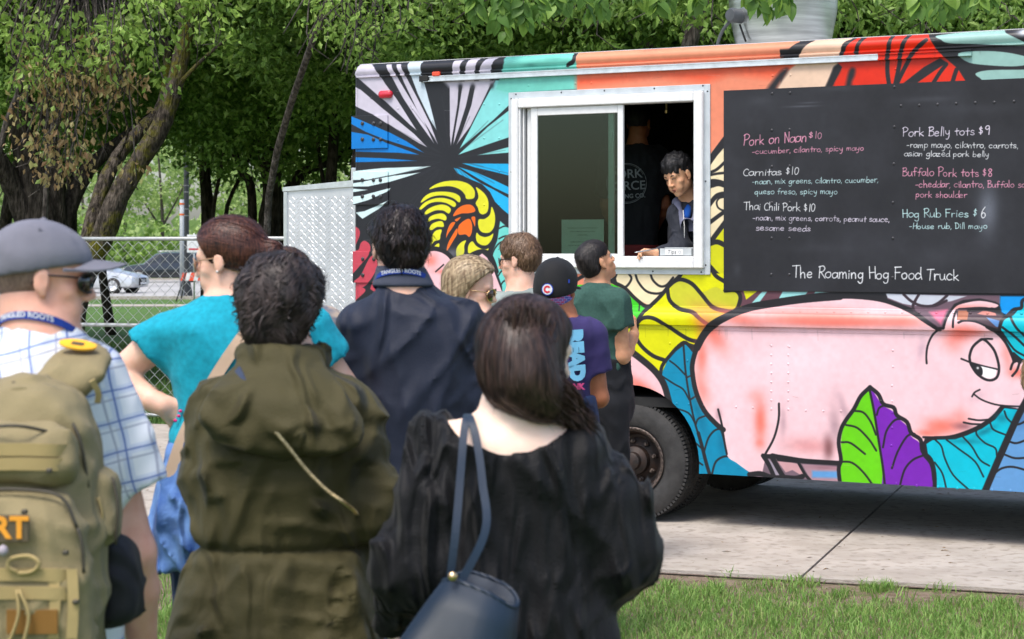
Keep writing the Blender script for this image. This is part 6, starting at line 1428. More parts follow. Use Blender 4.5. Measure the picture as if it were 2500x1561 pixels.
for pts_ in ([(150,1062,-.37),(40,1040,-.425),(-80,1050,-.42)],[(188,1290,-.44),(150,1215,-.435),(60,1196,-.43),(-60,1196,-.43)],[(205,1400,-.45),(200,1330,-.45),(190,1290,-.445)],[(282,1330,-.30),(288,1240,-.30),(275,1165,-.29)],[(215,1190,-.33),(190,1060,-.34),(120,965,-.30),(30,935,-.28)]):
    bq = MB(); bq.tube(crs([LB(*q_) for q_ in pts_],False,5),.0035,5); bq.build('zip',M_ZIP,bp_,smooth=True)
for xx,yy in ((160,1350),(185,1470),(60,1250),(-20,1460),(120,1150)): bq = MB(); bq.box(tuple(LB(xx-9,yy+7,-.475)),tuple(LB(xx+9,yy-7,-.463)),.002); bq.build('buckle',M_ZIP,bp_)
# patch with letters
M_PAT = cloth('brown_patch_cloth', rgb(92, 82, 64)); M_OLT = mat('orange_thread', rgb(226, 150, 40), .7)
bq = MB(); a_,b__ = LB(-60,1324,-.474),LB(70,1258,-.482); bq.box(tuple(a_),tuple(b__),.002); pt = bq.build('name_patch',M_PAT,bp_)
text_obj('patch_lettering','ERT',.056,M_OLT,pt,Matrix.Translation(LB(6,1291,-.4835))@Matrix.Rotation(math.pi/2,4,'X'),.0008,bold=.002)
# oval yellow badge on the shoulder pad
bq = MB(); ax_ = V3((.10, -.45, 1)).normalized(); cc_ = LB(190, 850, -.125)+V3((0, 0, .005)); prof = []
M3 = Matrix.Translation(cc_)@ax_.to_track_quat('Z', 'Y').to_matrix().to_4x4()@Matrix.Rotation(-.35, 4, 'Z')
v = [M3@V3((.040*math.cos(2*math.pi*i/24),.020*math.sin(2*math.pi*i/24),z)) for z in (0,.004) for i in range(24)]; bq.add(v,[(i,(i+1) % 24,(i+1) % 24+24,i+24) for i in range(24)]+[tuple(range(24,48))]); ov = bq.build('oval_patch',mat('yellow_patch',rgb(236,176,40),.6),bp_,label='yellow oval patch')
bq = MB(); v = [M3@V3((x,y,.0052)) for x,y in ((-.012,-.007),(.012,-.007),(.014,0),(.012,.007),(-.012,.007),(-.014,0))]; bq.add(v,[(0,1,2,3,4,5)]); bq.build('patch_emblem',M_PAT,ov)
bq = MB(); q = [LB(40,1395,-.475),LB(20,1385,-.48),LB(25,1365,-.48),LB(70,1358,-.48),LB(95,1375,-.48),LB(80,1395,-.475),LB(50,1400,-.475)]; bq.tube(crs(q,True,4),.004,6,cap=False); bq.build('cord_loop',M_TAN2,bp_,smooth=True)
bq = MB(); bq.tube(crs([LB(40,1440,-.48),LB(45,1500,-.485),LB(20,1570,-.48),LB(-10,1600,-.48)],False,4),.0035,5); bq.build('cord',M_TAN2,bp_,smooth=True)
bq = MB(); bq.tube(crs([LB(46,1440,-.48),LB(70,1500,-.485),LB(60,1560,-.48),LB(50,1600,-.48)],False,4),.0035,5); bq.build('cord',M_TAN2,bp_,smooth=True)
bq = MB(); bq.tube(crs([LB(232,1215,-.31),LB(222,1250,-.315),LB(236,1310,-.31),LB(250,1260,-.31),LB(240,1215,-.31)],False,4),.003,5); bq.build('cord',M_TAN2,bp_,smooth=True)
bq = MB(); bq.lathe([(0,-.012),(.008,-.006),(.010,.0),(.007,.008),(0,.012)],LB(8,1345,-.485),(0,0,1),10); bq.build('key_charm',mat('pale_charm',(.32,.28,.32,1),.5),bp_,smooth=True)

# ---------- brown haired man at the window, grey shirt -----------------------------------
p = Person('young man with brown hair, black sunglasses and pale grey t-shirt, facing left', 9.6, 1275)
shl,shr = p.L(1208,745,.05),p.L(1345,745,-.02); ell,wrl = p.L(1195,860,.1),p.L(1200,900,.35); elr,wrr = p.L(1350,860,.02),p.L(1330,930,.25)
tors = [(960,1215,1340,.12),(860,1215,1342,.12),(780,1206,1348,.12),(735,1208,1345,.11),(715,1230,1325,.09),(700,1248,1305,.07),(690,1254,1298,.055)]
p.body(S_FAIR, tors, (1266, 634, 0), -70, -6, [(shl, ell, wrl), (shr, elr, wrr)], neck=(1272, 700, .0))
p.garment('t_shirt',wrinkle_bump(cloth('grey_jersey',rgb(140,150,146)),6,.3,.02),tors,[((shl,shl.lerp(ell,.7)),[.075,.075],0),((shr,shr.lerp(elr,.7)),[.075,.075],0)],top=p.L(0,698).z,folds=[(.005,fn1)])
p.lanyard(M_LAN, p.N+V3((0, 0, .012)), .070, .068, .5, .02, 'TANGLED ROOTS', M_LANT, size=.017)
hc = p.HM; M_HLB = hair_mat('light_brown_hair', (.10, .055, .032, 1), (.24, .145, .085, 1))
def hb(F, M=hc):
    R3 = M.to_3x3(); w = lambda *a: M@V3(a)
    F.ell(w(0,-.014,.052),(.087,.106,.086),R3,.001); F.ell(w(0,-.05,.0),(.080,.068,.08),R3,.03); F.ell(w(0,.125,-.035),(.12,.085,.10),R3,.012,'sub'); F.ell(w(0,.0,-.12),(.12,.12,.06),R3,.012,'sub')
    for s_ in (-1, 1): F.ell(w(s_*.10, .008, -.025), (.036, .030, .038), R3, .01, 'sub')
def shorthair(p, m, hb, seed, n=2400, lump=.004, wid=.0016, lift=.004, step=.009, fl=None, jit=.5):
    make_hair('hair',p.root,m,hb,p.H-V3((.16,.16,.16)),p.H+V3((.16,.16,.18)),fl or radial_flow(p.HM@V3((0,-.05,.14)),.5,.5),n,5,step,wid,lift,seed,lump=(lump,sm_noise(seed,40)),jitter=jit,h=.007)
shorthair(p,M_HLB,hb,21); glasses(p.root,hc,M_LENS,M_BFR,.026,.021); p.trousers(M_JEAN); p.shoes(M_SHOE)

# ---------- blonde woman with round sunglasses ---------------------------------------------
p = Person('blonde woman with round metal sunglasses, head bowed, between the navy jacket and the truck',7.6,1172)
shl,shr = p.L(1090,815,.0),p.L(1262,815,.05); ell,wrl = p.L(1085,960,.05),p.L(1120,1040,.25); elr,wrr = p.L(1265,960,.08),p.L(1230,1040,.3)
tors = [(1060,1100,1250,.12),(960,1105,1250,.12),(860,1095,1262,.12),(812,1095,1258,.11),(790,1120,1232,.09),(775,1140,1208,.06)]
p.body(S_FAIR,tors,(1152,706,0),100,-10,[(shl,ell,wrl),(shr,elr,wrr)],neck=(1172,785,-.01),hsc=.96)
p.garment('blouse',cloth('lime_green_jersey',rgb(96,170,60)),tors,[((shl,ell),[.072,.06],0),((shr,elr),[.072,.06],0)],folds=[(.005,fn1)],bot=p.L(0,1010).z,label='bright green blouse')
hc = p.HM; M_HBL = hair_mat('blonde_hair', (.20, .13, .07, 1), (.58, .44, .27, 1), .4)
def hb(F, M=hc):
    R3 = M.to_3x3(); w = lambda *a: M@V3(a)
    F.ell(w(0,-.014,.048),(.090,.108,.086),R3,.001); F.ell(w(0,-.045,-.03),(.090,.072,.12),R3,.04); F.ell(w(0,-.06,-.14),(.088,.05,.12),R3,.04); F.ell(w(0,.114,-.045),(.14,.126,.128),R3,.015,'sub'); F.ell(w(0,.10,-.18),(.16,.12,.10),R3,.015,'sub')
def flb(q, n, s, c=hc): L_ = c.inverted()@q; return c.to_3x3()@V3((L_.x*3, -.55, -.55 if L_.z < .1 else -.2))
make_hair('hair',p.root,M_HBL,hb,p.H-V3((.2,.2,.34)),p.H+V3((.2,.2,.17)),flb,3600,9,.015,.0018,.002,31,jitter=.2)
glasses(p.root,hc,mat('brown_gradient_lens',(.05,.02,.012,1),.06,coat=.5),M_GOLD,.027,.027,'round brown sunglasses with gold rims',True,up=-.006); p.trousers(M_JEAN); p.shoes(M_SHOE)

# ---------- boy in the ball cap, purple shirt -------------------------------------------
p = Person('young man in black ball cap with round badge and purple t-shirt with blue letters', 8.4, 1372)
shl,shr = p.L(1305,820,.0),p.L(1440,818,.02); elr,wrr = p.L(1462,972,.03),p.L(1400,985,.25); ell,wrl = p.L(1285,960,.05),p.L(1320,1000,.25)
tors = [(1100,1308,1438,.12),(1030,1305,1440,.12),(950,1303,1440,.12),(870,1300,1442,.125),(815,1298,1448,.12),(790,1312,1435,.105),(772,1335,1412,.085),(762,1347,1398,.06)]
p.body(S_BROWN,tors,(1360,702,0),28,-8,[(shl,ell,wrl),(shr,elr,wrr)],neck=(1368,770,.0),hands=((wrr,(-.3,.9,.2),(0,-.3,1)),))
mpur = wrinkle_bump(cloth('purple_jersey', rgb(58, 50, 96)), 6, .3, .02)
p.garment('t_shirt',mpur,tors,[((shl,shl.lerp(ell,.62)),[.078,.078],0),((shr,shr.lerp(elr,.60)),[.078,.076],0)],top=p.L(0,772).z,bot=p.L(0,1075).z,folds=[(.005,fn1),(.003,ridged(51,24))])
M_LB = mat('pale_blue_print', rgb(120, 190, 226), .7)
text_obj('shirt_lettering','READ',.088,M_LB,p.root,Matrix.Translation(p.L(1405,868,-.128))@Matrix.Rotation(math.radians(8),4,'Y')@Matrix.Rotation(math.radians(14),4,'Z')@Matrix.Rotation(math.radians(90),4,'X')@Matrix.Rotation(math.radians(-78),4,'Z'),.001,bold=.008)
text_obj('shirt_lettering','PINK',.036,mat('pink_print',rgb(206,70,130),.7),p.root,Matrix.Translation(p.L(1405,945,-.128))@Matrix.Rotation(math.radians(14),4,'Z')@Matrix.Rotation(math.pi/2,4,'X'),.001,bold=.002)
hc = p.HM; R3 = hc.to_3x3().normalized(); w = lambda *a, hc=hc: hc@V3(a)
M_CAPB = wrinkle_bump(cloth('black_cap_cloth', (.014, .014, .015, 1), rough=.7), 6, .2, .01)
cap = bpy.data.objects.new('baseball_cap',None); COL.objects.link(cap); cap.parent = p.root; MW[cap] = MW[p.root]; cap['label'] = 'black ball cap with round team badge'
F = Field(p.H-V3((.17,.17,.10)),p.H+V3((.17,.17,.17)),.006); F.ell(w(0,-.012,.036),(.092,.112,.096),R3,.001); F.ell(w(0,-.030,-.02),(.091,.095,.085),R3,.03)
nr = R3@V3((0,.38,-1)).normalized(); c0_ = w(0,0,-.022); F.D = np.maximum(F.D,(F.x[:,None,None]-c0_.x)*nr.x+(F.y[None,:,None]-c0_.y)*nr.y+(F.z[None,None,:]-c0_.z)*nr.z)
V_,Q_ = F.mesh(); crn = obj('cap_crown',V_,Q_,M_CAPB,cap); brim(hc,M_CAPB,cap,.08,.075,.090,.030,.05)
b = MB(); b.lathe([(0,.006),(.007,.003),(.008,0)],w(0,-.012,.131),R3@V3((0,0,1)),10); b.build('cap_button',M_CAPB,cap,smooth=True)
bv = BVHTree.FromPolygons([tuple(v) for v in V_],[tuple(int(i) for i in f) for f in Q_]); M_WH = mat('badge_white',(.7,.7,.72,1),.6); M_RB = mat('badge_red',rgb(200,30,50),.6); M_BB = mat('badge_blue',rgb(24,60,160),.6)
tgt = p.L(1337,707,-.13); dr = V3((0,1,0)); hit,nn,_,_ = bv.ray_cast(tgt+V3((0,-.2,0)),dr); nn = nn if nn.y < 0 else -nn
MB3 = Matrix.Translation(hit+nn*.0012)@nn.to_track_quat('Z', 'Y').to_matrix().to_4x4()
def disc(name, r0, r1, m, z, parent, a0=0, a1=2*math.pi):
    n = 28; v = []; 
    for i in range(n+1): a = a0+(a1-a0)*i/n; v += [MB3@V3((r0*math.cos(a),r0*math.sin(a),z)),MB3@V3((r1*math.cos(a),r1*math.sin(a),z))]
    b = MB(); b.add(v, [(2*i, 2*i+1, 2*i+3, 2*i+2) for i in range(n)]); return b.build(name, m, parent)
bd = disc('badge',.0001,.0265,M_BB,.002,cap); disc('badge_ring',.019,.0225,M_WH,.0032,bd); disc('badge_letter',.0085,.0165,M_RB,.0040,bd,.6,2*math.pi-.6); disc('badge_ring',.0001,.0185,M_WH,.0028,bd)
hit2, n2, _, _ = bv.ray_cast(p.L(1391, 688, -.2), dr)
if hit2: b = MB(); b.tube([hit2-V3((0,.003,.008)),hit2+V3((0,-.003,.008))],.004,6); b.build('flag_logo',M_BB,cap)
# patterned bandana under the cap
m = bpy.data.materials.new('bandana_print'); m.use_nodes = True; nt = m.node_tree; bb = nt.nodes['Principled BSDF']; bb.inputs['Roughness'].default_value = .8
tc = nt.nodes.new('ShaderNodeTexCoord'); br = nt.nodes.new('ShaderNodeTexBrick'); br.inputs['Color1'].default_value = rgb(60,80,180); br.inputs['Color2'].default_value = rgb(214,70,120); br.inputs['Mortar'].default_value = rgb(150,170,230); br.inputs['Scale'].default_value = 26; br.inputs['Mortar Size'].default_value = .03
mp = nt.nodes.new('ShaderNodeMapping'); mp.inputs['Rotation'].default_value = (math.pi/2,0,0); nt.links.new(tc.outputs['Object'],mp.inputs[0]); nt.links.new(mp.outputs[0],br.inputs['Vector']); nt.links.new(br.outputs[0],bb.inputs['Base Color'])
F = Field(p.H-V3((.15,.15,.14)),p.H+V3((.15,.15,.06)),.006); F.ell(w(0,-.016,.0),(.083,.102,.085),R3,.001); F.ell(w(0,-.03,-.04),(.072,.075,.06),R3,.03); F.ell(w(0,.12,-.02),(.14,.10,.16),R3,.01,'sub')
for s_ in (-1, 1): F.ell(w(s_*.09, .0, -.01), (.03, .026, .04), R3, .008, 'sub')
V_, Q_ = F.mesh(); obj('bandana', V_, Q_, m, p.root, label='red and blue patterned bandana under the cap')
p.trousers(M_JEAN); p.shoes(M_SHOE)

# ---------- man in the dark green t-shirt looking up ---------------------------------------
p = Person('man in a dark green t-shirt and black jeans looking up at the serving window', 10.5, 1468)
shl,shr = p.L(1412,738,.06),p.L(1506,738,-.08); elr,wrr = p.L(1520,870,-.07),p.L(1548,815,.12); ell,wrl = p.L(1400,850,.15),p.L(1480,850,.35)
tors = [(985,1408,1535,.115),(960,1406,1530,.115),(900,1404,1522,.115),(840,1400,1518,.12),(780,1394,1520,.125),(735,1392,1520,.12),(712,1404,1508,.105),(695,1425,1490,.085),(682,1440,1478,.062)]
p.body(S_OLIVE,tors,(1456,640,0),64,26,[(shl,ell,wrl),(shr,elr,wrr)],neck=(1458,695,.02),shrink=.024,hands=((wrr,(.05,.4,.9),(-1,.1,0),1,.9),(wrl,(.3,.8,.4),(0,.3,-1))),foot=50)
mgr = wrinkle_bump(cloth('dark_green_jersey', rgb(54, 84, 76), var=.12, scale=80), 6, .35, .02)
p.garment('t_shirt',mgr,tors,[((shl,shl.lerp(ell,.55)),[.078,.078],0),((shr,shr.lerp(elr,.46)),[.080,.080],0)],top=p.L(0,690).z,bot=p.L(0,968).z,folds=[(.009,ridged(61,12,(1,1,.9))),(.004,ridged(62,28,(.6,.6,1.3)))],h=.0095)
p.lanyard(M_LAN, p.L(1460, 690, .01), .066, .066, .3, .018)
hc = p.HM; M_HSH = hair_mat('black_faded_hair', (.010, .009, .010, 1), (.040, .032, .030, 1), .5, 130)
def hb(F, M=hc):
    R3 = M.to_3x3(); w = lambda *a: M@V3(a)
    F.ell(w(0,-.010,.052),(.079,.102,.078),R3,.001); F.ell(w(0,-.045,.0),(.0765,.066,.07),R3,.03); F.ell(w(0,-.055,-.035),(.05,.035,.035),R3,.02); F.ell(w(0,.125,-.03),(.12,.085,.088),R3,.012,'sub'); F.ell(w(0,.0,-.115),(.12,.13,.068),R3,.012,'sub')
    for s_ in (-1, 1): F.ell(w(s_*.10, .010, -.020), (.036, .030, .036), R3, .01, 'sub')
shorthair(p, M_HSH, hb, 41, 2200, .002, .0012, .002, .007); face_bits(p.root, hc, down=0)
p.trousers(M_BLKJ, .98); p.shoes(M_SHOE)

# ---------- clerk leaning out of the window ---------------------------------------------------
p = Person('clerk with curly black hair and grey hooded jacket writing at the serving window', 12.35, 1672)
shl,shr = p.L(1716,512,.0),p.L(1652,522,-.12); elr,wrr = p.L(1662,606,-.20),p.L(1604,618,-.24); ell,wrl = p.L(1738,580,-.1),p.L(1700,612,-.2)
tors = [(760,1640,1730,.11,.1),(660,1634,1732,.115,.05),(590,1630,1735,.12,.0),(540,1634,1738,.12,-.04),(505,1648,1728,.105,-.06),(488,1660,1712,.08,-.07),(476,1668,1702,.06,-.08)]
p.body(S_TAN,tors,(1656,428,-.18),-134,-24,[(shl,ell,wrl),(shr,elr,wrr)],hroll=8,hsc=1.04,neck=(1684,492,-.07),hands=((wrr,(-1,-.1,.04),(0,-.55,-.85),-1,.7,1.05,.5),),legs=[(V3((p.L(1690,0).x,.25,1.6)),V3((p.L(1690,0).x,.28,1.25)),V3((p.L(1690,0).x,.2,.95))),(V3((p.L(1720,0).x,.25,1.6)),V3((p.L(1720,0).x,.28,1.25)),V3((p.L(1720,0).x,.2,.95)))],hf=.0055)
mh = wrinkle_bump(cloth('charcoal_hoodie_cloth', rgb(44, 47, 56), rough=.7), 12, .5, .015)
p.garment('hooded_jacket',mh,tors,[((shl,ell,wrl),[.070,.055,.04]),((shr,elr,wrr),[.066,.056,.036])],top=p.L(0,484).z,folds=[(.005,ridged(71,22)),(.003,ridged(72,44))],h=.010)
mt_ = cloth('heather_grey_lining',rgb(116,118,140)); F = Field(p.N-V3((.16,.16,.2)),p.N+V3((.16,.16,.08)),.007)
for i in range(14):
    a,a2 = math.pi*(-.1+1.2*i/14),math.pi*(-.1+1.2*(i+1)/14); q = lambda a: p.N+V3((.088*math.cos(a),.07*math.sin(a)-.02,.02*math.sin(a)-.01)); F.cone(q(a),q(a2),.026,.026,.015)
F.cone(p.N+V3((.05,-.09,-.02)),p.N+V3((.0,-.155,-.19)),.026,.018,.02); F.cone(p.N+V3((-.085,-.07,-.02)),p.N+V3((-.05,-.155,-.19)),.026,.018,.02); F.cone(p.N+V3((-.03,-.14,-.15)),p.N+V3((-.03,-.13,-.32)),.04,.035,.02); V_,Q_ = F.mesh(); obj('hood',V_,Q_,mt_,p.root)
F = Field(p.N-V3((.1,.16,.16)),p.N+V3((.1,.08,.03)),.008); F.cone(p.N+V3((-.02,-.06,-.03)),p.N+V3((-.03,-.125,-.10)),.030,.022,.001); V_,Q_ = F.mesh(); obj('t_shirt',V_,Q_,cloth('bright_blue_shirt',rgb(22,76,160)),p.root)
for s_ in (-1,1): b = MB(); b.tube([p.N+V3((s_*.035-.02,-.13,-.06)),p.N+V3((s_*.03-.02,-.165,-.17)),p.N+V3((s_*.03-.02,-.17,-.27))],.003,5); b.build('drawstring',mat('white_cord',(.6,.6,.6,1),.7),p.root,smooth=True)
hc = p.HM; M_HCL = hair_mat('tight_black_curls', (.008, .008, .009, 1), (.035, .033, .035, 1), .55, 60)
def hb(F, M=hc):
    R3 = M.to_3x3(); k_ = 1.03; w = lambda *a: M@V3(a)
    F.ell(w(0,-.014,.062),(.088*k_,.108*k_,.088*k_),R3,.001); F.ell(w(0,-.05,-.0),(.078*k_,.06*k_,.07*k_),R3,.03); F.ell(w(0,.125,-.030),(.13,.090*k_,.088*k_),R3,.010,'sub'); F.ell(w(0,.0,-.12),(.12,.12,.075),R3,.012,'sub')
    for s_ in (-1, 1): F.ell(w(s_*.10, .012, -.025), (.036, .034, .042), R3, .01, 'sub')
make_hair('hair',p.root,M_HCL,hb,p.H-V3((.17,.17,.16)),p.H+V3((.17,.17,.2)),curlflow,3000,4,.006,.0016,.003,51,lump=(.006,sm_noise(51,95)),jitter=.9,h=.0065)
face_bits(p.root, hc, down=.6, shut=True); p.trousers(M_BLKJ, 1, bot=.86); clerk = p; wr_ = wrr
pen = thing('pen',clerk.L(1575,617,-.25)+clerk.o,'silver pen held by the clerk at the counter','pen'); b = MB(); po = clerk.o; a_,b_ = clerk.L(1549,617,-.31)+po,clerk.L(1612,606,-.25)+po; b.tube([a_-(b_-a_)*.0,a_.lerp(b_,.12),b_],[.001,.0042,.0042],8); o = b.build('pen_barrel',mat('silver_pen',(.6,.6,.62,1),.3,.7),pen,world=True,smooth=True)
b = MB(); b.tube([b_,b_.lerp(b_+(b_-a_)*.15,1)],.0036,8); b.build('pen_cap',M_LENS,pen,world=True,smooth=True)
# ---------- worker with back to the window ------------------------------------------------------
p = Person('worker in a black brewing company shirt with his back to the serving window', 13.0, 1556)
shl,shr = p.L(1490,390,.0),p.L(1604,385,.05); elr,wrr = p.L(1622,500,.05),p.L(1600,560,.2); ell,wrl = p.L(1480,500,.05),p.L(1500,560,.2)
tors = [(680,1500,1604,.12),(600,1505,1605,.12),(530,1500,1610,.125),(450,1490,1618,.13),(395,1486,1618,.125),(368,1510,1598,.105),(352,1530,1580,.08),(340,1540,1572,.06)]
hz0 = .81
p.body(S_BROWN,tors,(1560,300,.0),30,-10,[(shl,ell,wrl),(shr,elr,wrr)],neck=(1556,355,.0),legs=[(V3((-.09,.0,1.62)),V3((-.09,.02,1.28)),V3((-.09,.0,.9))),(V3((.09,.0,1.62)),V3((.09,.02,1.28)),V3((.09,.0,.9)))])
p.garment('t_shirt',wrinkle_bump(cloth('black_jersey',(.016,.016,.018,1)),7,.6,.02),tors,[((shl,shl.lerp(ell,.8)),[.085,.085],0),((shr,shr.lerp(elr,.8)),[.085,.085],0)],folds=[(.006,ridged(81,13)),(.004,ridged(82,28))],bot=p.L(0,606).z)
M_PR = mat('faded_white_print', (.24, .25, .26, 1), .8)
def onback(px, py, dz=0): return Matrix.Translation(p.L(px, py, -.142+dz))@Matrix.Rotation(math.pi/2, 4, 'X')
for t_,y_,s_ in (('PORK',426,.085),('FORCE',455,.085),('BREWING CO.',480,.040)): text_obj('shirt_lettering',t_,s_,M_PR,p.root,onback(1529,y_)@Matrix.Rotation(.05,4,'Z'),.001,bold=.001)
b = MB()
for r_,w_ in ((.136,.0022),(.128,.0012)): b.tube([p.L(1530,448,-.142)+V3((r_*math.sin(a),.012*abs(math.sin(a)),r_*math.cos(a))) for a in [2*math.pi*i/40 for i in range(41)]],w_,4,cap=False)
b.build('shirt_emblem_ring', M_PR, p.root, kind='stuff')
hb_ = p.HM; make_hair('hair',p.root,M_HCL,lambda F: (F.ell(hb_@V3((0,-.02,.03)),(.082,.10,.088),hb_.to_3x3(),.001),F.ell(hb_@V3((0,.12,-.04)),(.12,.08,.1),hb_.to_3x3(),.01,'sub')),p.H-V3((.15,.15,.15)),p.H+V3((.15,.15,.17)),curlflow,600,4,.008,.002,.004,52)
F = Field((-.3,-.25,p.L(0,690).z),(.3,.25,p.L(0,590).z),.012); F.loft([(p.L(0,690).z,0,0,.16,.14),(p.L(0,598).z,0,0,.155,.135)],.001); F.folds(.003,fn1); V_,Q_ = F.mesh(); obj('apron',V_,Q_,M_MAROON,p.root,label='dark red apron')
p.trousers(M_BLKJ, 1, bot=.86)

# ---------- woman in the black blouse, nearest ---------------------------------------------------
p = Person('woman with long brown hair and loose black blouse, blue tote on her shoulder', 4.15, 1262)
shl,shr = p.L(1085,1085,.0),p.L(1415,1100,.06); ell,wrl = p.L(1015,1385,-.04),p.L(965,1520,.08); elr,wrr = p.L(1512,1350,.02),p.L(1440,1430,.22)
tors = [(1900,985,1560,.20),(1700,1010,1535,.18),(1561,1030,1505,.165),(1400,1045,1465,.15),(1250,1045,1455,.145),(1150,1038,1462,.145),(1085,1040,1462,.135),(1045,1078,1432,.115),(1015,1130,1372,.095),(990,1165,1330,.08)]
p.body(S_PALE,tors,(1297,868,.0),54,-8,[(shl,ell,wrl),(shr,elr,wrr)],neck=(1252,990,.0),hands=((wrl,(0,.2,-1),(1,0,0),1,.5),(wrr,(-.5,.8,.1),(0,-.3,1))),shrink=.022,neckr=.052,hsc=.98)
ridb = ridged(91, 10, (1.5, 1, .5)); rid2 = ridged(92, 20, (1.4, 1, .6))
mblk = wrinkle_bump(cloth('black_crinkled_cotton',(.0055,.0055,.0065,1),rough=.6,weave=200),9,.8,.03,(1.6,1,.45))
zc = p.L(0, 1120).z
def pleats(X,Y,Z): m_ = np.exp(-np.clip(zc-Z,0,1)/.35); return m_*np.sin(X*105+2*np.sin(X*24+Z*4))*.8+.5*np.sin(X*47+Z*7)
neckc = p.L(1243, 985, -.02)
p.garment('blouse',mblk,tors,[((shl,p.L(1055,1230,-.03),ell,wrl),[.074,.082,.086,.044]),((shr,p.L(1475,1230,.02),elr,wrr),[.074,.088,.088,.050])],k=.05,folds=[(.008,pleats),(.012,ridb),(.006,rid2)],
          top=p.L(0, 1008).z, subs=[(neckc, (.142, .19, .122), None, .01)], h=.011)
hc = p.HM; M_HLONG = hair_mat('long_brown_hair', (.015, .008, .007, 1), (.070, .040, .032, 1), .45, 90)
def hb(F, M=hc):
    R3 = M.to_3x3(); w = lambda *a: M@V3(a)
    F.ell(w(0,-.014,.046),(.080,.106,.087),R3,.001); F.ell(w(0,-.045,-.02),(.076,.068,.11),R3,.04)
    F.chain([p.L(1268,865,-.07),p.L(1280,920,-.08),p.L(1325,968,-.07),p.L(1392,1000,-.0)],[.078,.068,.046,.026],.04)
    F.chain([p.L(1248,850,-.03),p.L(1242,905,-.05),p.L(1258,945,-.07)],[.066,.050,.026],.04); F.chain([p.L(1322,860,-.04),p.L(1345,940,-.03),p.L(1398,1000,-.01),p.L(1435,1034,.02)],[.026,.032,.032,.012],.03)
    F.ell(w(.0, .124, -.045), (.13, .108, .115), R3, .015, 'sub')
ends = p.L(1430, 1060, .0)
def fl(q, n, s):
    t_ = min(1,max(0,(p.L(0,900).z-q.z)/.10)); d = V3((.05,0,-1))*(1-t_)+V3((.85,.1,-.55))*t_; up = max(0,q.z-(p.H.z+.06))/.06; r = (q-(hc@V3((.0,.02,.15)))); r.z = 0; return d+r.normalized()*up*1.6
make_hair('hair',p.root,M_HLONG,hb,p.L(1120,1070,-.22),p.L(1480,690,.22),fl,9000,12,.020,.0013,.0015,61,lump=(.003,sm_noise(6,30,(1.6,1.6,.3))),jitter=.10,h=.008,droop=.3)
falls('loose_hair',p.root,M_HLONG,[p.L(1212,800,-.07),p.L(1268,770,-.105),p.L(1315,780,-.085),p.L(1325,840,-.06)],[[p.L(1198,890,-.07),p.L(1266,890,-.125),p.L(1322,900,-.10),p.L(1338,910,-.07)],[p.L(1246,950,-.09),p.L(1318,962,-.115),p.L(1372,962,-.09),p.L(1382,955,-.07)]],[p.L(1330,988,-.08),p.L(1405,1020,-.06),p.L(1440,1050,-.05),p.L(1430,1020,-.05)],2600,5,.0015,(.012,.010,.013))
falls('loose_hair',p.root,M_HLONG,[p.L(1205,800,-.05),p.L(1255,790,-.10)],[[p.L(1186,880,-.05),p.L(1240,880,-.11)],[p.L(1198,935,-.06),p.L(1262,945,-.10)]],[p.L(1222,975,-.07),p.L(1300,982,-.10)],700,6,.0013,(.010,.010,.012))
p.lanyard(M_LAN, p.N+V3((0, .0, .02)), .066, .068, .4, .02, 'TANGLED', M_LANT, size=.016)
p.trousers(M_JEAN); p.shoes(M_SHOE); fw_ = p
# blue tote on her shoulder: a thing of its own
tote = thing('tote_bag',fw_.o,'dark blue textured leather tote bag with two long straps and gold stud','tote bag'); Lp = fw_.L
m = mat('blue_saffiano_leather',rgb(27,42,60),.42,0,.2,5,0,60,spec=.5); nt = m.node_tree; bb = nt.nodes['Principled BSDF']; tc = nt.nodes.new('ShaderNodeTexCoord')
wv1 = nt.nodes.new('ShaderNodeTexWave'); wv1.inputs['Scale'].default_value = 90; wv1.bands_direction = 'DIAGONAL'; nt.links.new(tc.outputs['Object'],wv1.inputs['Vector']); bp = nt.nodes.new('ShaderNodeBump'); bp.inputs['Strength'].default_value = .45; bp.inputs['Distance'].default_value = .003; nt.links.new(wv1.outputs['Fac'],bp.inputs['Height']); nt.links.new(bp.outputs[0],bb.inputs['Normal']); M_TOTE = wrinkle_bump(m,3,.3,.05)
z1, z0 = Lp(0, 1355).z, Lp(0, 1880).z
# open-topped bag: outer and inner wall lofted between rim outline and base
def rimpt(a, t, ins=0):
    # rim tapers: photo left end (1095,1385) to right end (1265,1432); base wider
    cx0,cx1 = Lp(1178,0).x,Lp(1080,0).x; cxx = cx0+(cx1-cx0)*min(1,t*1.9)**.9; hw = (.080+.075*min(1,t*2.2)-ins); hd = (.055+.035*t-ins)
    x = hw*math.copysign(abs(math.cos(a))**.6,math.cos(a)); y = hd*math.copysign(abs(math.sin(a))**.8,math.sin(a)); yaw_ = -.35
    X = cxx+x*math.cos(yaw_)-y*math.sin(yaw_); Y_ = -.285+x*math.sin(yaw_)+y*math.cos(yaw_); z = z1+(z0-z1)*t-(x+hw)*.30*(1-t)-.012*math.cos(2*a)*(1-t)
    return V3((X, Y_, z))
b = MB(); N = 32; rows = [(t/10,0) for t in range(11)]; v = [rimpt(2*math.pi*i/N,t,0) for t,_ in rows for i in range(N)]; v += [rimpt(2*math.pi*i/N,t/10,.006) for t in range(10) for i in range(N)]
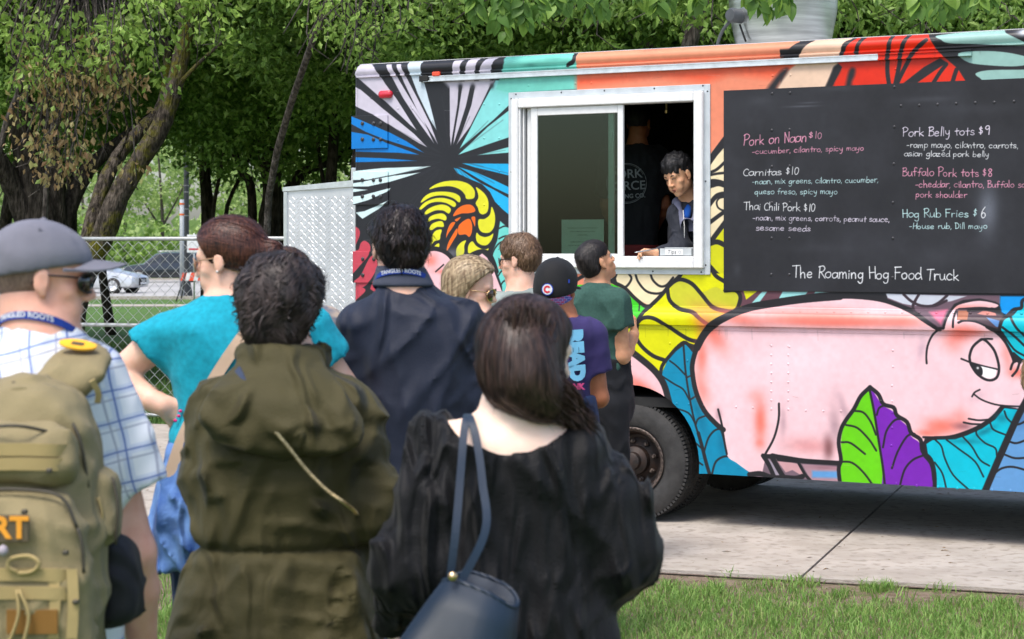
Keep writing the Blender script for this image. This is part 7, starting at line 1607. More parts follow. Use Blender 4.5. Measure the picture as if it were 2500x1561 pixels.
f = [(r*N+i,r*N+(i+1) % N,(r+1)*N+(i+1) % N,(r+1)*N+i) for r in range(10) for i in range(N)]; o_ = 11*N; f += [(o_+r*N+i,o_+(r+1)*N+i,o_+(r+1)*N+(i+1) % N,o_+r*N+(i+1) % N) for r in range(9) for i in range(N)]; f += [(i,o_+i,o_+(i+1) % N,(i+1) % N) for i in range(N)]; f.append(tuple(10*N+i for i in range(N))); f.append(tuple(o_+9*N+i for i in range(N)))
b.add(v, f); b.build('bag_body', M_TOTE, tote, smooth=True)
b = MB(); b.tube([rimpt(2*math.pi*i/N,0,.003)+V3((0,0,.002)) for i in range(N+1)],.0045,6,cap=False); b.build('bag_rim',M_TOTE,tote,smooth=True)
sh = Lp(1140, 1030, -.12)
strap(tote,'bag_strap',M_TOTE,[rimpt(math.pi*1.02,0)+V3((.01,-.01,-.03)),Lp(1112,1300,-.27),Lp(1125,1150,-.20),Lp(1132,1060,-.15),Lp(1138,1022,-.10),Lp(1140,1012,-.02)],[V3((0,-1,0))]*3+[V3((-.1,-1,.5)),V3((0,-.5,1)),V3((0,0,1))],.0165,.005)
strap(tote,'bag_strap',M_TOTE,[rimpt(math.pi*1.4,0)+V3((.0,-.004,-.03)),Lp(1184,1300,-.29),Lp(1178,1180,-.235),Lp(1165,1080,-.17),Lp(1150,1025,-.11),Lp(1142,1010,-.02)],[V3((.1,-1,0))]*3+[V3((.2,-1,.5)),V3((0,-.5,1)),V3((0,0,1))],.0165,.005)
b = MB(); b.lathe([(0,.006),(.008,.004),(.010,0)],rimpt(math.pi*1.4,0)+V3((.0,-.012,.012)),(0,-1,0),12); b.build('stud',M_GOLD,tote,smooth=True)

# ---------- child at the right edge -------------------------------------------------------------
p = Person('child with tousled sandy hair at the right edge of the picture, mostly out of view', 9.0, 2660)
shl,shr = p.L(2612,1020,.0),p.L(2700,1010,.0); ell,wrl = p.L(2620,1090,.05),p.L(2640,1120,.15); elr,wrr = p.L(2700,1090,.05),p.L(2680,1120,.15)
tors = [(1150,2615,2700,.09),(1080,2612,2695,.09),(1015,2605,2690,.085),(1000,2600,2656,.06),(990,2590,2625,.045)]
p.body(S_FAIR,tors,(2557,922,0),60,-5,[(shl,ell,wrl),(shr,elr,wrr)],neck=(2600,985,.0),neckr=.04,legr=.75,hsc=.95)
p.garment('t_shirt',cloth('white_jersey',(.6,.6,.6,1)),tors,[((shl,ell),[.05,.045],0),((shr,elr),[.05,.045],0)])
hc = p.HM
def hb(F, M=hc):
    R3 = M.to_3x3(); w = lambda *a: M@V3(a)
    F.ell(w(0,-.014,.048),(.090,.112,.086),R3,.001); F.ell(w(0,-.05,-.02),(.088,.07,.09),R3,.03); F.ell(w(0,.125,-.035),(.12,.085,.10),R3,.012,'sub')
shorthair(p,hair_mat('sandy_hair',(.22,.13,.06,1),(.50,.33,.16,1)),hb,71,1800); p.trousers(M_JEAN,.75); p.shoes(M_SHOE)

# ---------- paper notice and tips box in the window --------------------------------------------
a_, b_ = UZ(1200+500*.3438, 180+1038*.3438, .04), UZ(1200+800*.3438, 180+1026*.3438, .04)
nu0, nz1 = a_; nu1 = b_[0]; nz0 = nz1-.285
notice = thing('paper_notice',(0,0,0),'white printed paper notice taped inside the closed window pane','notice',M=TM)
b = MB(); b.box((nu0,.034,nz0),(nu1,.0352,nz1)); b.build('sheet',mat('notice_paper',(.75,.77,.74,1),.8,0,.03),notice)
M_INK = mat('black_ink', (.02, .02, .02, 1), .8)
for i,t_ in enumerate(('Consumption of raw or undercooked foods such as','meat or shellfish may increase your risk of','foodborne illness','','PLEASE INFORM US OF ALLERGIES OR','DIETARY RESTRICTIONS WHEN ORDERING','','Thank you')):
    if t_: text_obj('notice_lettering',t_,.0105,M_INK,notice,Matrix.Translation(((nu0+nu1)/2,.0338,nz1-.055-.023*i))@Matrix.Rotation(math.pi/2,4,'X'),.0001)
tu, tz = UZ(1200+1290*.3438, 180+1310*.3438, .06)
tips = thing('tips_box', (0, 0, 0), 'clear plastic box marked Tips on the window ledge', 'tips box', M=TM)
tb0 = UZ(1617, 600, .03)[0]; tb1 = UZ(1694, 600, .03)[0]; zt = oz0+.02
b = MB(); b.box((tb0,-.012,zt),(tb1,.004,zt+.045),.002); b.box((tb0,.09,zt),(tb1,.093,zt+.045)); b.box((tb0,.005,zt),(tb0+.003,.09,zt+.045)); b.box((tb1-.003,.005,zt),(tb1,.09,zt+.045)); b.box((tb0+.004,.005,zt),(tb1-.004,.089,zt+.004)); b.box((tb0+.02,.02,zt+.046),(tb1,.11,zt+.052),.001)
b.build('box_shell', mat('frosted_plastic', (.5, .53, .54, 1), .35, 0, .1), tips, kind='stuff')
b = MB(); l0,l1 = UZ(1200+1240*.3438,0,0)[0],UZ(1200+1365*.3438,0,0)[0]; b.box((l0,-.0145,zt+.006),(l1,-.0125,zt+.04)); lb_ = b.build('paper_label',mat('label_white',(.8,.8,.8,1),.7,0,.02),tips)
text_obj('label_lettering','Tips',.036,M_INK,lb_,Matrix.Translation((l0+.045,-.0150,zt+.022))@Matrix.Rotation(math.pi/2,4,'X'),.0001,shear=.1)
b = MB(); b.tube([(l0+.10+.008*math.cos(a),-.0150,zt+.022+.008*math.sin(a)) for a in [2*math.pi*i/12 for i in range(13)]],.0008,4,cap=False); b.build('smiley_mark',M_INK,lb_)
hu,hz_ = UZ(1627,262,.4); b = MB(); b.tube([(hu,.4,hz_+.08),(hu,.4,hz_-.02)],.009,8); b.lathe([(.014,0),(.016,.02),(.010,.03)],(hu,.4,hz_-.04),(0,0,1),10); b.build('sprinkler_head',M_GOLD,truck)
# ================================================================== GROUND
def G(px, py): Y = CAMH*FPX/(py-HOR); return Vector(((px-1250)/FPX*Y, Y, 0))
PD, PN, PO = Vector((.9458, -.3247, 0)), Vector((.3247, .9458, 0)), Vector((.807, 10.31, 0)); PW = 6.8
def pav(s, n, z=0.0): v = PO+PD*s+PN*n; return (v.x, v.y, z)
def ground_mat(name, c1, c2, c3, s1, s2, bump=.3, bs=40, rough=.95):
    m = bpy.data.materials.new(name); m.use_nodes = True; nt = m.node_tree; b = nt.nodes['Principled BSDF']; b.inputs['Roughness'].default_value = rough; b.inputs['Specular IOR Level'].default_value = .2
    tc = nt.nodes.new('ShaderNodeTexCoord'); n1 = nt.nodes.new('ShaderNodeTexNoise'); n1.inputs['Scale'].default_value = s1; n1.inputs['Detail'].default_value = 6; n2 = nt.nodes.new('ShaderNodeTexNoise'); n2.inputs['Scale'].default_value = s2; n2.inputs['Detail'].default_value = 4
    r1 = nt.nodes.new('ShaderNodeValToRGB'); r1.color_ramp.elements[0].position = .38; r1.color_ramp.elements[1].position = .62; r1.color_ramp.elements[0].color = c1; r1.color_ramp.elements[1].color = c2
    r2 = nt.nodes.new('ShaderNodeValToRGB'); r2.color_ramp.elements[0].position = .52; r2.color_ramp.elements[1].position = .66; mx = nt.nodes.new('ShaderNodeMix'); mx.data_type = 'RGBA'; mx.inputs[7].default_value = c3
    for n_ in (n1, n2): nt.links.new(tc.outputs['Object'], n_.inputs['Vector'])
    nt.links.new(n1.outputs[0],r1.inputs[0]); nt.links.new(n2.outputs[0],r2.inputs[0]); nt.links.new(r2.outputs[0],mx.inputs[0]); nt.links.new(r1.outputs[0],mx.inputs[6]); nt.links.new(mx.outputs[2],b.inputs['Base Color'])
    n3 = nt.nodes.new('ShaderNodeTexNoise'); n3.inputs['Scale'].default_value = bs; n3.inputs['Detail'].default_value = 6; nt.links.new(tc.outputs['Object'],n3.inputs['Vector']); bp = nt.nodes.new('ShaderNodeBump'); bp.inputs['Strength'].default_value = bump; bp.inputs['Distance'].default_value = .02
    nt.links.new(n3.outputs[0],bp.inputs['Height']); nt.links.new(bp.outputs[0],b.inputs['Normal']); return m
M_LAWN = ground_mat('lawn_earth', (.07, .14, .03, 1), (.10, .19, .045, 1), (.09, .13, .05, 1), 7, 1.6, .8, 90)
M_SOIL = ground_mat('bare_soil', (.15, .11, .075, 1), (.23, .175, .13, 1), (.11, .13, .045, 1), 18, 5, .9, 60)
M_CONC = ground_mat('weathered_concrete',(.36,.32,.275,1),(.45,.405,.355,1),(.30,.265,.225,1),3.0,14,.35,130,.85)
M_ASPH = ground_mat('pale_road', (.36, .35, .34, 1), (.42, .41, .39, 1), (.32, .31, .3, 1), .5, .2, .1, 20)
obj('ground',[(-400,-30,-.03),(400,-30,-.03),(400,700,-.03),(-400,700,-.03)],[(0,1,2,3)],M_LAWN,kind='structure')
# soil sheet showing through the joints, and the worn strip along the pavement edge
b = MB(); b.add([pav(-30,-.02,-.018),pav(22,-.02,-.018),pav(22,PW,-.018),pav(-30,PW,-.018)],[(0,1,2,3)]); b.build('joint_bed',mat('joint_dirt',(.12,.08,.06,1),.95,0,.4,60),kind='structure')
sv = []; sf = []; ns = 260
for i in range(ns+1):
    s_ = -14+26*i/ns; w_ = .32+.22*math.sin(s_*1.7+1)+.16*math.sin(s_*4.3)+.10*math.sin(s_*11); w_ = max(.06,w_); sv += [pav(s_,.02,-.026),pav(s_,-5.0-w_,-.027)]
    if i: sf.append((2*i-2, 2*i-1, 2*i+1, 2*i))
obj('worn_verge', sv, sf, M_SOIL, kind='structure')
pavement = bpy.data.objects.new('pavement',None); COL.objects.link(pavement); pavement['kind'] = 'structure'; MW[pavement] = Matrix.Identity(4)
js = [.78+4.4*k for k in range(-7, 5)]
for a_, b_ in zip(js[:-1], js[1:]):
    n_ = 40; top = []; g_ = .008
    for i in range(n_+1): top.append(pav(a_+g_+(b_-a_-2*g_)*i/n_, R.uniform(-.012, .012), 0))
    m_ = len(top); v = top+[pav(b_-g_,PW,0),pav(a_+g_,PW,0)]; k_ = len(v); v2 = v+[(x,y,-.10) for x,y,z in v]
    obj('slab',v2,[tuple(range(k_))]+[(i,i+k_,(i+1) % k_+k_,(i+1) % k_) for i in range(k_)],M_CONC,pavement,smooth=False)
# litter: twigs, seed cases and leaf scraps on the slabs (small, one mass)
b = MB()
for _ in range(900):
    s_,n__ = R.uniform(-9,9),R.uniform(.02,6.5)**1.0; x,y,_z = pav(s_,n__); L_ = R.uniform(.004,.022)*R.choice([1,1,1,1.8]); w_ = R.uniform(.002,.007); a = R.uniform(0,6.28); c_,s__ = math.cos(a),math.sin(a); h_ = R.uniform(.001,.006)
    b.add([(x-c_*L_,y-s__*L_,.002),(x+s__*w_,y-c_*w_,.002+h_),(x+c_*L_,y+s__*L_,.002),(x-s__*w_,y+c_*w_,.002+h_*.4),],[(0,1,2,3)])
b.build('debris',mat('twig_litter',(.05,.035,.025,1),.9,0,.6,30,col2=(.30,.19,.09,1)),kind='stuff')
# ------------------------------------------------------------------ grass blades
def grass_mat(name, c1, c2, dry=(.30, .27, .12, 1), dryp=.9):
    m = bpy.data.materials.new(name); m.use_nodes = True; nt = m.node_tree; b = nt.nodes['Principled BSDF']; g = nt.nodes.new('ShaderNodeNewGeometry'); r = nt.nodes.new('ShaderNodeValToRGB')
    r.color_ramp.elements[0].color = c1; r.color_ramp.elements[1].color = c2; r.color_ramp.elements[1].position = .86; e = r.color_ramp.elements.new(.97); e.color = dry
    nt.links.new(g.outputs['Random Per Island'], r.inputs[0])
    b.inputs['Roughness'].default_value = .55; b.inputs['Specular IOR Level'].default_value = .35
    t = nt.nodes.new('ShaderNodeBsdfTranslucent'); mx = nt.nodes.new('ShaderNodeMixShader'); mx.inputs[0].default_value = .35; o = nt.nodes['Material Output']
    nt.links.new(r.outputs[0],b.inputs['Base Color']); nt.links.new(r.outputs[0],t.inputs[0]); nt.links.new(b.outputs[0],mx.inputs[1]); nt.links.new(t.outputs[0],mx.inputs[2]); nt.links.new(mx.outputs[0],o.inputs[0]); return m
M_GR = grass_mat('grass_blade', (.12, .26, .045, 1), (.29, .45, .11, 1))
def blades(name, P_, H_, m, seed, lean=.5, w=.0024, kind='stuff'):
    rs = np.random.RandomState(seed); n = len(P_); a = rs.rand(n)*6.283; la = rs.rand(n)*6.283; ln = H_*lean*(.2+rs.rand(n)); ww = w*(.6+.8*rs.rand(n))
    dx,dy = np.cos(a)*ww,np.sin(a)*ww; lx,ly = np.cos(la)*ln,np.sin(la)*ln; V = np.zeros((n,5,3)); B = np.zeros((n,3)); B[:,:2] = P_[:,:2]; B[:,2] = P_[:,2]
    V[:,0] = B+np.stack([-dx,-dy,0*dx],1); V[:,1] = B+np.stack([dx,dy,0*dx],1); mid = B+np.stack([lx*.35,ly*.35,H_*.58],1)
    V[:,2] = mid+np.stack([dx,dy,0*dx],1)*.8; V[:,3] = mid-np.stack([dx,dy,0*dx],1)*.8; V[:,4] = B+np.stack([lx,ly,H_*(1-.25*lean)],1)
    me = bpy.data.meshes.new(name); me.vertices.add(n*5); me.vertices.foreach_set('co',V.astype(np.float32).ravel()); i = np.arange(n)*5
    L = np.stack([i,i+1,i+2,i+3,i+3,i+2,i+4],1).astype(np.int32).ravel(); me.loops.add(len(L)); me.loops.foreach_set('vertex_index',L); me.polygons.add(2*n)
    ls = np.stack([np.arange(n)*7,np.arange(n)*7+4],1).astype(np.int32).ravel(); me.polygons.foreach_set('loop_start',ls); me.polygons.foreach_set('loop_total',np.tile([4,3],n).astype(np.int32)); me.update(calc_edges=True)
    me.materials.append(m); o = bpy.data.objects.new(name,me); COL.objects.link(o); o['kind'] = kind; return o
def field_pts(n, s0, s1, n0, n1, seed, dens):
    rs = np.random.RandomState(seed); s_ = s0+(s1-s0)*rs.rand(n*3); q = n0+(n1-n0)*rs.rand(n*3); d = dens(s_,q); k = rs.rand(n*3) < d; s_,q,d = s_[k][:n],q[k][:n],d[k][:n]
    return np.stack([PO.x+PD.x*s_+PN.x*q, PO.y+PD.y*s_+PN.y*q, np.full(len(s_), -.028)], 1), s_, q, d
_pn = sm_noise(301, 2.2); _pn2 = sm_noise(302, 6.5)
def dens(s_, q):
    v = _pn(s_,q,0*s_)*.35+_pn2(s_,q,0*s_)*.4; e = np.clip((-q-.08)/.95,0,1); return np.clip(.08+e*1.5+v*(1.2-.8*e)-(.20*(1-e)),.02,1)
pts,s_,q,d = field_pts(76000,-2.0,4.2,-3.3,.02,1,dens); hh = (.015+.041*np.clip(d,0,1)**.7)*(.55+.8*np.random.RandomState(2).rand(len(pts)))*(1+.25*_pn2(s_*1.7,q*1.7,0*s_)); blades('grass',pts,hh,M_GR,3,.75)
pts,s_,q,d = field_pts(14000,-8.0,-2.0,-4.0,.0,4,dens); blades('grass',pts,(.02+.05*d)*(.6+.8*np.random.RandomState(5).rand(len(pts))),M_GR,6,.7,.003)
# tufts that lean over the slab edge
tp = []; rs = np.random.RandomState(9)
for c_ in list(rs.uniform(-1.5,4,90)): k_ = rs.randint(10,60); cc_ = pav(c_,rs.uniform(-.55,.02)); tp.append(np.stack([cc_[0]+rs.randn(k_)*.028,cc_[1]+rs.randn(k_)*.03,np.full(k_,-.028)],1))
tp = np.vstack(tp); blades('grass', tp, .035+.055*rs.rand(len(tp)), M_GR, 11, .85)
# lawn beyond the far edge of the pavement
def far_pts(n,y0,y1,x0,x1,seed,p=1.0): r_ = np.random.RandomState(seed); y = y0+(y1-y0)*r_.rand(n)**p; x = x0+(x1-x0)*r_.rand(n); return np.stack([x,y,np.full(n,-.03)],1)
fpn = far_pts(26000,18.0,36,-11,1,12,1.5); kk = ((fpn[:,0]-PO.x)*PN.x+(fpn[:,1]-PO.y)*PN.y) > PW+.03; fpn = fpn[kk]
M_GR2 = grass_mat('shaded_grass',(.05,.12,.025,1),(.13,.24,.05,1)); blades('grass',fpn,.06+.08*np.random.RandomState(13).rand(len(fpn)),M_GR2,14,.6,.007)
# road, far verge, kerbs
b = MB(); b.box((-140, 70, -.028), (160, 116, -.012)); b.build('road', M_ASPH, kind='structure')
b = MB(); b.box((-140,69.6,-.028),(160,70,.09)); b.build('kerb',M_CONC,kind='structure'); b = MB(); b.box((-140,116,-.028),(160,116.4,.10)); b.build('kerb',M_CONC,kind='structure')
b = MB(); b.box((-140, 60.5, -.028), (160, 62.5, -.005)); b.build('path', M_CONC, kind='structure')
b = MB()
for i in range(-20, 24): b.box((i*7, 93, -.012), (i*7+3, 93.15, -.008))
b.build('road_marking', M_WH, kind='stuff')
# ================================================================== TREES
def leaf_mat(name, c1, c2, c3=None, tl=.35, rough=.5, ns=.35):
    m = bpy.data.materials.new(name); m.use_nodes = True; nt = m.node_tree; b = nt.nodes['Principled BSDF']; g = nt.nodes.new('ShaderNodeNewGeometry'); r = nt.nodes.new('ShaderNodeValToRGB'); r.color_ramp.elements[0].color = c1; r.color_ramp.elements[1].color = c2
    if c3: e = r.color_ramp.elements.new(.8); e.color = c2; r.color_ramp.elements[2].color = c3
    nt.links.new(g.outputs['Random Per Island'],r.inputs[0]); b.inputs['Roughness'].default_value = rough; b.inputs['Specular IOR Level'].default_value = .4
    t = nt.nodes.new('ShaderNodeBsdfTranslucent'); mx = nt.nodes.new('ShaderNodeMixShader'); mx.inputs[0].default_value = tl; o = nt.nodes['Material Output']
    nt.links.new(r.outputs[0],b.inputs['Base Color']); nt.links.new(r.outputs[0],t.inputs[0]); nt.links.new(b.outputs[0],mx.inputs[1]); nt.links.new(t.outputs[0],mx.inputs[2]); nt.links.new(mx.outputs[0],o.inputs[0]); return m
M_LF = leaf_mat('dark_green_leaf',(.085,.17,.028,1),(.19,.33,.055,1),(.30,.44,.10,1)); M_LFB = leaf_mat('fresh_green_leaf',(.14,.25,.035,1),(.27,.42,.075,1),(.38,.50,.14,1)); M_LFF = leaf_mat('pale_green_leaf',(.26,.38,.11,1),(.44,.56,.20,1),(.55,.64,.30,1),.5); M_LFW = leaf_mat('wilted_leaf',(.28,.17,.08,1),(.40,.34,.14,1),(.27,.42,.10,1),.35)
M_LFM = leaf_mat('mid_green_leaf', (.09, .18, .026, 1), (.20, .33, .055, 1), (.30, .44, .10, 1))
def bark_mat(name, c1, c2, moss=None):
    m = bpy.data.materials.new(name); m.use_nodes = True; nt = m.node_tree; b = nt.nodes['Principled BSDF']; b.inputs['Roughness'].default_value = .95; b.inputs['Specular IOR Level'].default_value = .15
    tc = nt.nodes.new('ShaderNodeTexCoord'); mp = nt.nodes.new('ShaderNodeMapping'); mp.inputs['Scale'].default_value = (1,1,.3); nt.links.new(tc.outputs['Object'],mp.inputs[0]); n1 = nt.nodes.new('ShaderNodeTexNoise'); n1.inputs['Scale'].default_value = 22; n1.inputs['Detail'].default_value = 6; nt.links.new(mp.outputs[0],n1.inputs['Vector'])
    r = nt.nodes.new('ShaderNodeValToRGB'); r.color_ramp.elements[0].position = .4; r.color_ramp.elements[1].position = .65; r.color_ramp.elements[0].color = c1; r.color_ramp.elements[1].color = c2; nt.links.new(n1.outputs[0],r.inputs[0]); last = r.outputs[0]
    if moss:
        n2 = nt.nodes.new('ShaderNodeTexNoise'); n2.inputs['Scale'].default_value = 3.2; n2.inputs['Detail'].default_value = 8; n2.inputs['Roughness'].default_value = .7; nt.links.new(tc.outputs['Object'],n2.inputs['Vector']); r2 = nt.nodes.new('ShaderNodeValToRGB'); r2.color_ramp.elements[0].position = .50; r2.color_ramp.elements[1].position = .64
        mx = nt.nodes.new('ShaderNodeMix'); mx.data_type = 'RGBA'; mx.inputs[7].default_value = moss; nt.links.new(n2.outputs[0],r2.inputs[0]); nt.links.new(r2.outputs[0],mx.inputs[0]); nt.links.new(last,mx.inputs[6]); last = mx.outputs[2]
    nt.links.new(last,b.inputs['Base Color']); v = nt.nodes.new('ShaderNodeTexVoronoi'); v.inputs['Scale'].default_value = 48; nt.links.new(mp.outputs[0],v.inputs['Vector']); ad = nt.nodes.new('ShaderNodeMath'); ad.operation = 'ADD'; nt.links.new(v.outputs['Distance'],ad.inputs[0]); nt.links.new(n1.outputs[0],ad.inputs[1])
    bp = nt.nodes.new('ShaderNodeBump'); bp.inputs['Strength'].default_value = 1.0; bp.inputs['Distance'].default_value = .018; nt.links.new(ad.outputs[0],bp.inputs['Height']); nt.links.new(bp.outputs[0],b.inputs['Normal']); return m
M_BARK = bark_mat('dark_bark',(.022,.018,.014,1),(.075,.062,.05,1)); M_BARKM = bark_mat('mossy_bark',(.03,.025,.02,1),(.12,.10,.082,1),(.12,.115,.012,1)); M_BARKG = bark_mat('grey_bark',(.04,.035,.03,1),(.13,.115,.10,1))
def leaf_cloud(C_, rad, per, size, seed, drop=.0, up=.4, asp=.55):
    """C_: clump centres (n,3), rad: clump radius; returns quads for per leaves in each clump"""
    rs = np.random.RandomState(seed); n = len(C_)*per; c = np.repeat(C_,per,0); rr = np.repeat(np.broadcast_to(rad,(len(C_),)),per)
    u = rs.randn(n,3); u /= np.linalg.norm(u,axis=1)[:,None]; r = rr*(rs.rand(n)**.45); p = c+u*r[:,None]*np.array([1,1,.62]); ax = rs.randn(n,3)*.8+np.array([0,0,-drop])+u*.5; ax /= np.linalg.norm(ax,axis=1)[:,None]
    nn = rs.randn(n,3)*.7+np.array([0,0,up*2]); sd = np.cross(ax,nn); sd /= np.linalg.norm(sd,axis=1)[:,None]+1e-9; nn = np.cross(sd,ax); L = size*(.6+.7*rs.rand(n))[:,None]; w = L*asp*.5
    V = np.stack([p,p+ax*L*.45+sd*w+nn*L*.08,p+ax*L-nn*L*.10,p+ax*L*.45-sd*w+nn*L*.08],1).reshape(-1,3); F = np.arange(n*4).reshape(n,4); return V.astype(np.float32),F
def crown_centres(n, c, r, seed, hollow=.35, lowflat=.0):
    rs = np.random.RandomState(seed); u = rs.randn(n,3); u /= np.linalg.norm(u,axis=1)[:,None]; q = u*(hollow+(1-hollow)*rs.rand(n)**.5)[:,None]; lump = 1+.22*np.sin(u[:,0]*5+seed)+.18*np.sin(u[:,2]*6+u[:,1]*4); q *= lump[:,None]; return np.array(c)+q*np.array(r)
_crowns = {}
def crown_mesh(key, n, per, r, rad, size, seed, **kw):
    if key not in _crowns:
        C_ = crown_centres(n,(0,0,0),r,seed); rs = np.random.RandomState(seed+1); V,F = leaf_cloud(C_,rad*(.6+.8*rs.rand(n)),per,size,seed+2,**kw); me = mesh_from(V,F,False); me.name = 'crown_'+key; _crowns[key] = me
    return _crowns[key]
def limb(b, pts, r0, r1, n=12, k=5, wob=.06, seed=0):
    q = crs(pts,False,k); rs = random.Random(seed); m_ = len(q); b.tube([Vector(x) for x in q],[(r0+(r1-r0)*(i/(m_-1))**.8)*(1+rs.uniform(-wob,wob)) for i in range(m_)],n,cap=True)
def tree(name, label, base, limbs, crowns, bark, group=None, matl=None, cat='tree', Mrot=0):
    """limbs: list of (pts world, r0, r1); crowns: (mesh, world centre, scale, rot, material)"""
    t = thing(name, base, label, cat, group=group); bv = Vector(base)
    b = MB()
    for i, (pts, r0, r1) in enumerate(limbs): limb(b, [Vector(q)-bv for q in pts], r0, r1, seed=i)
    if limbs: b.build('trunk', bark, t, smooth=True)
    for me, c, s_, rot, m_ in crowns:
        o = bpy.data.objects.new('crown',me); COL.objects.link(o); o.parent = t; MW[o] = MW[t]; o.location = Vector(c)-bv; o.scale = (s_,)*3 if isinstance(s_,(int,float)) else s_; o.rotation_euler = (0,0,rot)
        if not me.materials: me.materials.append(M_LF)
        o.material_slots[0].link = 'OBJECT'; o.material_slots[0].material = m_
    return t
CRA = crown_mesh('a',170,260,(3.4,3.4,2.3),.6,.105,100); CRB = crown_mesh('b',150,290,(3.2,3.2,2.6),.62,.11,200); CRC = crown_mesh('c',190,230,(3.8,3.4,2.1),.58,.105,300)
CRF = crown_mesh('f',84,22,(3.8,3.8,3.2),.8,.36,400,asp=.6); CRS = crown_mesh('s',60,60,(1.5,1.5,1.0),.38,.11,500)
def at(px, py, Y): return tuple(P(px, py, Y))
_RZ = {}
def cr(me, px, Y, pbot, rot, m_, sc=1.0):
    """a crown whose lowest leaves reach a given photo row"""
    if me.name not in _RZ: q = np.empty(len(me.vertices)*3,np.float32); me.vertices.foreach_get('co',q); _RZ[me.name] = float(np.percentile(q[2::3],2))
    lo = _RZ[me.name]; c = P(px, pbot, Y); c.z -= lo*sc; return (me, tuple(c), sc, rot, m_)
# --- the two trees at the left, trunks traced
tree('broad_tree','wide multi stemmed tree at the far left with wilted brown leaves hanging in front',at(110,1000,24)[:2]+(0,),
     [([at(112,1000,24)[:2]+(-.05,),at(118,700,24),at(100,590,24)],.34,.24),([at(105,620,24),at(66,535,24),at(31,454,23.9),at(-10,385,23.7),at(-90,300,23.5)],.20,.10),([at(115,640,24),at(103,516,24),at(70,400,24),at(56,320,24),at(50,206,24),at(60,77,24),at(90,-120,24)],.22,.12),
      ([at(150,680,24.2),at(150,560,24.2),at(206,428,24.4),at(248,382,24.6),at(320,325,25),at(430,240,25.5)],.15,.06),([at(140,580,24.1),at(138,450,24),at(128,350,24),at(90,250,23.8)],.13,.06),([at(172,640,24.6),at(176,520,24.6),at(170,420,24.8)],.08,.05)],
     [cr(CRA,60,25.5,215,.3,M_LFM),cr(CRB,240,27,160,1.3,M_LF),cr(CRC,-330,25,300,2.3,M_LF,.9)],M_BARK)
tree('leaning_tree','leaning tree with yellow moss on its bark, forked above the fence',at(170,1000,22)[:2]+(0,),
     [([at(165,1040,22)[:2]+(-.05,),at(178,760,22),at(214,650,22),at(253,573,22),at(289,480,22),at(335,402,22),at(392,310,22),at(428,206,22),at(449,103,22),at(467,15,22),at(500,-120,22)],.175,.08),([at(190,700,22.1),at(217,573,22.1),at(248,464,22.3),at(289,382,22.5),at(341,320,22.8),at(390,270,23),at(412,180,23.2),at(405,90,23.3)],.10,.07),
      ([at(455,70,22),at(435,-20,22),at(430,-100,21.8)],.08,.06),([at(428,215,22),at(490,150,21.8),at(560,90,21.5)],.03,.015),([at(289,382,22.4),at(312,325,22.2),at(300,270,22)],.022,.01)],
     [cr(CRB, 560, 23.5, -60, 4, M_LFM, .9), cr(CRS, 580, 25.5, 190, 1, M_LFM)], M_BARKM)
dk = [(505,33,[(505,0),(506,520),(500,420),(508,330),(500,200),(520,60)],.11),(655,30,[(650,0),(655,560),(665,470),(650,380),(640,250),(600,120)],.17),(700,31,[(670,0),(690,560),(700,480),(740,420),(800,395),(880,360)],.12)]
lab = ['thin dark trunk standing beside the lamp post under the canopy','dark forked tree behind the tread plate box','tree whose bare limb reaches right towards the truck']
for (px_, Y_, pts, r_), lb in zip(dk, lab):
    q = [P(pts[0][0], 700, Y_).to_tuple()[:2]+(-.05,)]+[at(x, y, Y_) for x, y in pts[1:]]
    extra = [([at(615,560,Y_)[:2]+(.5,),at(615,480,Y_),at(590,420,Y_),at(560,340,Y_)],.09,.05),([at(660,560,Y_),at(672,450,Y_),at(690,380,Y_),at(700,260,Y_)],.08,.05)] if px_ == 655 else []
    tree('woodland_tree',lb,q[0][:2]+(0,),[(q,r_*1.15,r_*.6)]+extra,[cr((CRA,CRC,CRB)[len(lb) % 3],px_+60,Y_+1.5,{505: 290,655: 330,700: 360}[px_],px_*.7,M_LF)],M_BARK,group='trees of the dark wood')
# --- the wood behind the truck
wood = [(150,37,270,CRB,M_LF,1.0),(760,27,310,CRC,M_LF,1.0),(905,30,320,CRA,M_LF,1.1),(930,22,170,CRB,M_LFM,.8),(1110,24,200,CRC,M_LF,.95),(1080,38,300,CRB,M_LFM,1.3),(1330,27,300,CRA,M_LF,1.0),(1420,36,300,CRC,M_LFM,1.3),(1560,24,200,CRB,M_LFM,.9),
        (1720,30,300,CRA,M_LF,1.1),(1860,40,300,CRC,M_LFM,1.4),(2030,25,200,CRB,M_LF,.95),(2230,30,200,CRC,M_LFM,1.1),(2330,23,100,CRA,M_LFM,.8),(2520,27,200,CRB,M_LF,1.05),(620,40,290,CRA,M_LFM,1.2),(250,40,300,CRC,M_LFM,1.2),(60,36,380,CRA,M_LF,1.1),(-200,30,400,CRB,M_LF,1.1),(2800,26,300,CRC,M_LF,1.0),(850,36,430,CRS,M_LF,1.8),(770,28,430,CRS,M_LFM,1.0),(610,31,405,CRS,M_LFM,.9),(535,30,355,CRS,M_LF,.7),(660,33,445,CRS,M_LFM,.8)]
where = {0: 'just behind the wide multi stemmed tree',1: 'left of the truck roof corner',2: 'behind the rear corner of the truck',3: 'over the rear roof corner, brighter green',4: 'above the starburst paint',5: 'far back above the teal roof band',6: 'above the closed window pane',7: 'far back above the serving window',8: 'above the open window, brighter green',9: 'left of the exhaust fan',10: 'far back behind the exhaust fan',11: 'right of the exhaust fan',12: 'above the right side of the chalkboard',13: 'over the red roof paint, brighter green',14: 'at the right edge above the sage paint',15: 'far back over the tread plate box',16: 'far back behind the leaning trunk',17: 'far back at the left edge',18: 'beyond the left edge',19: 'beyond the right edge'}
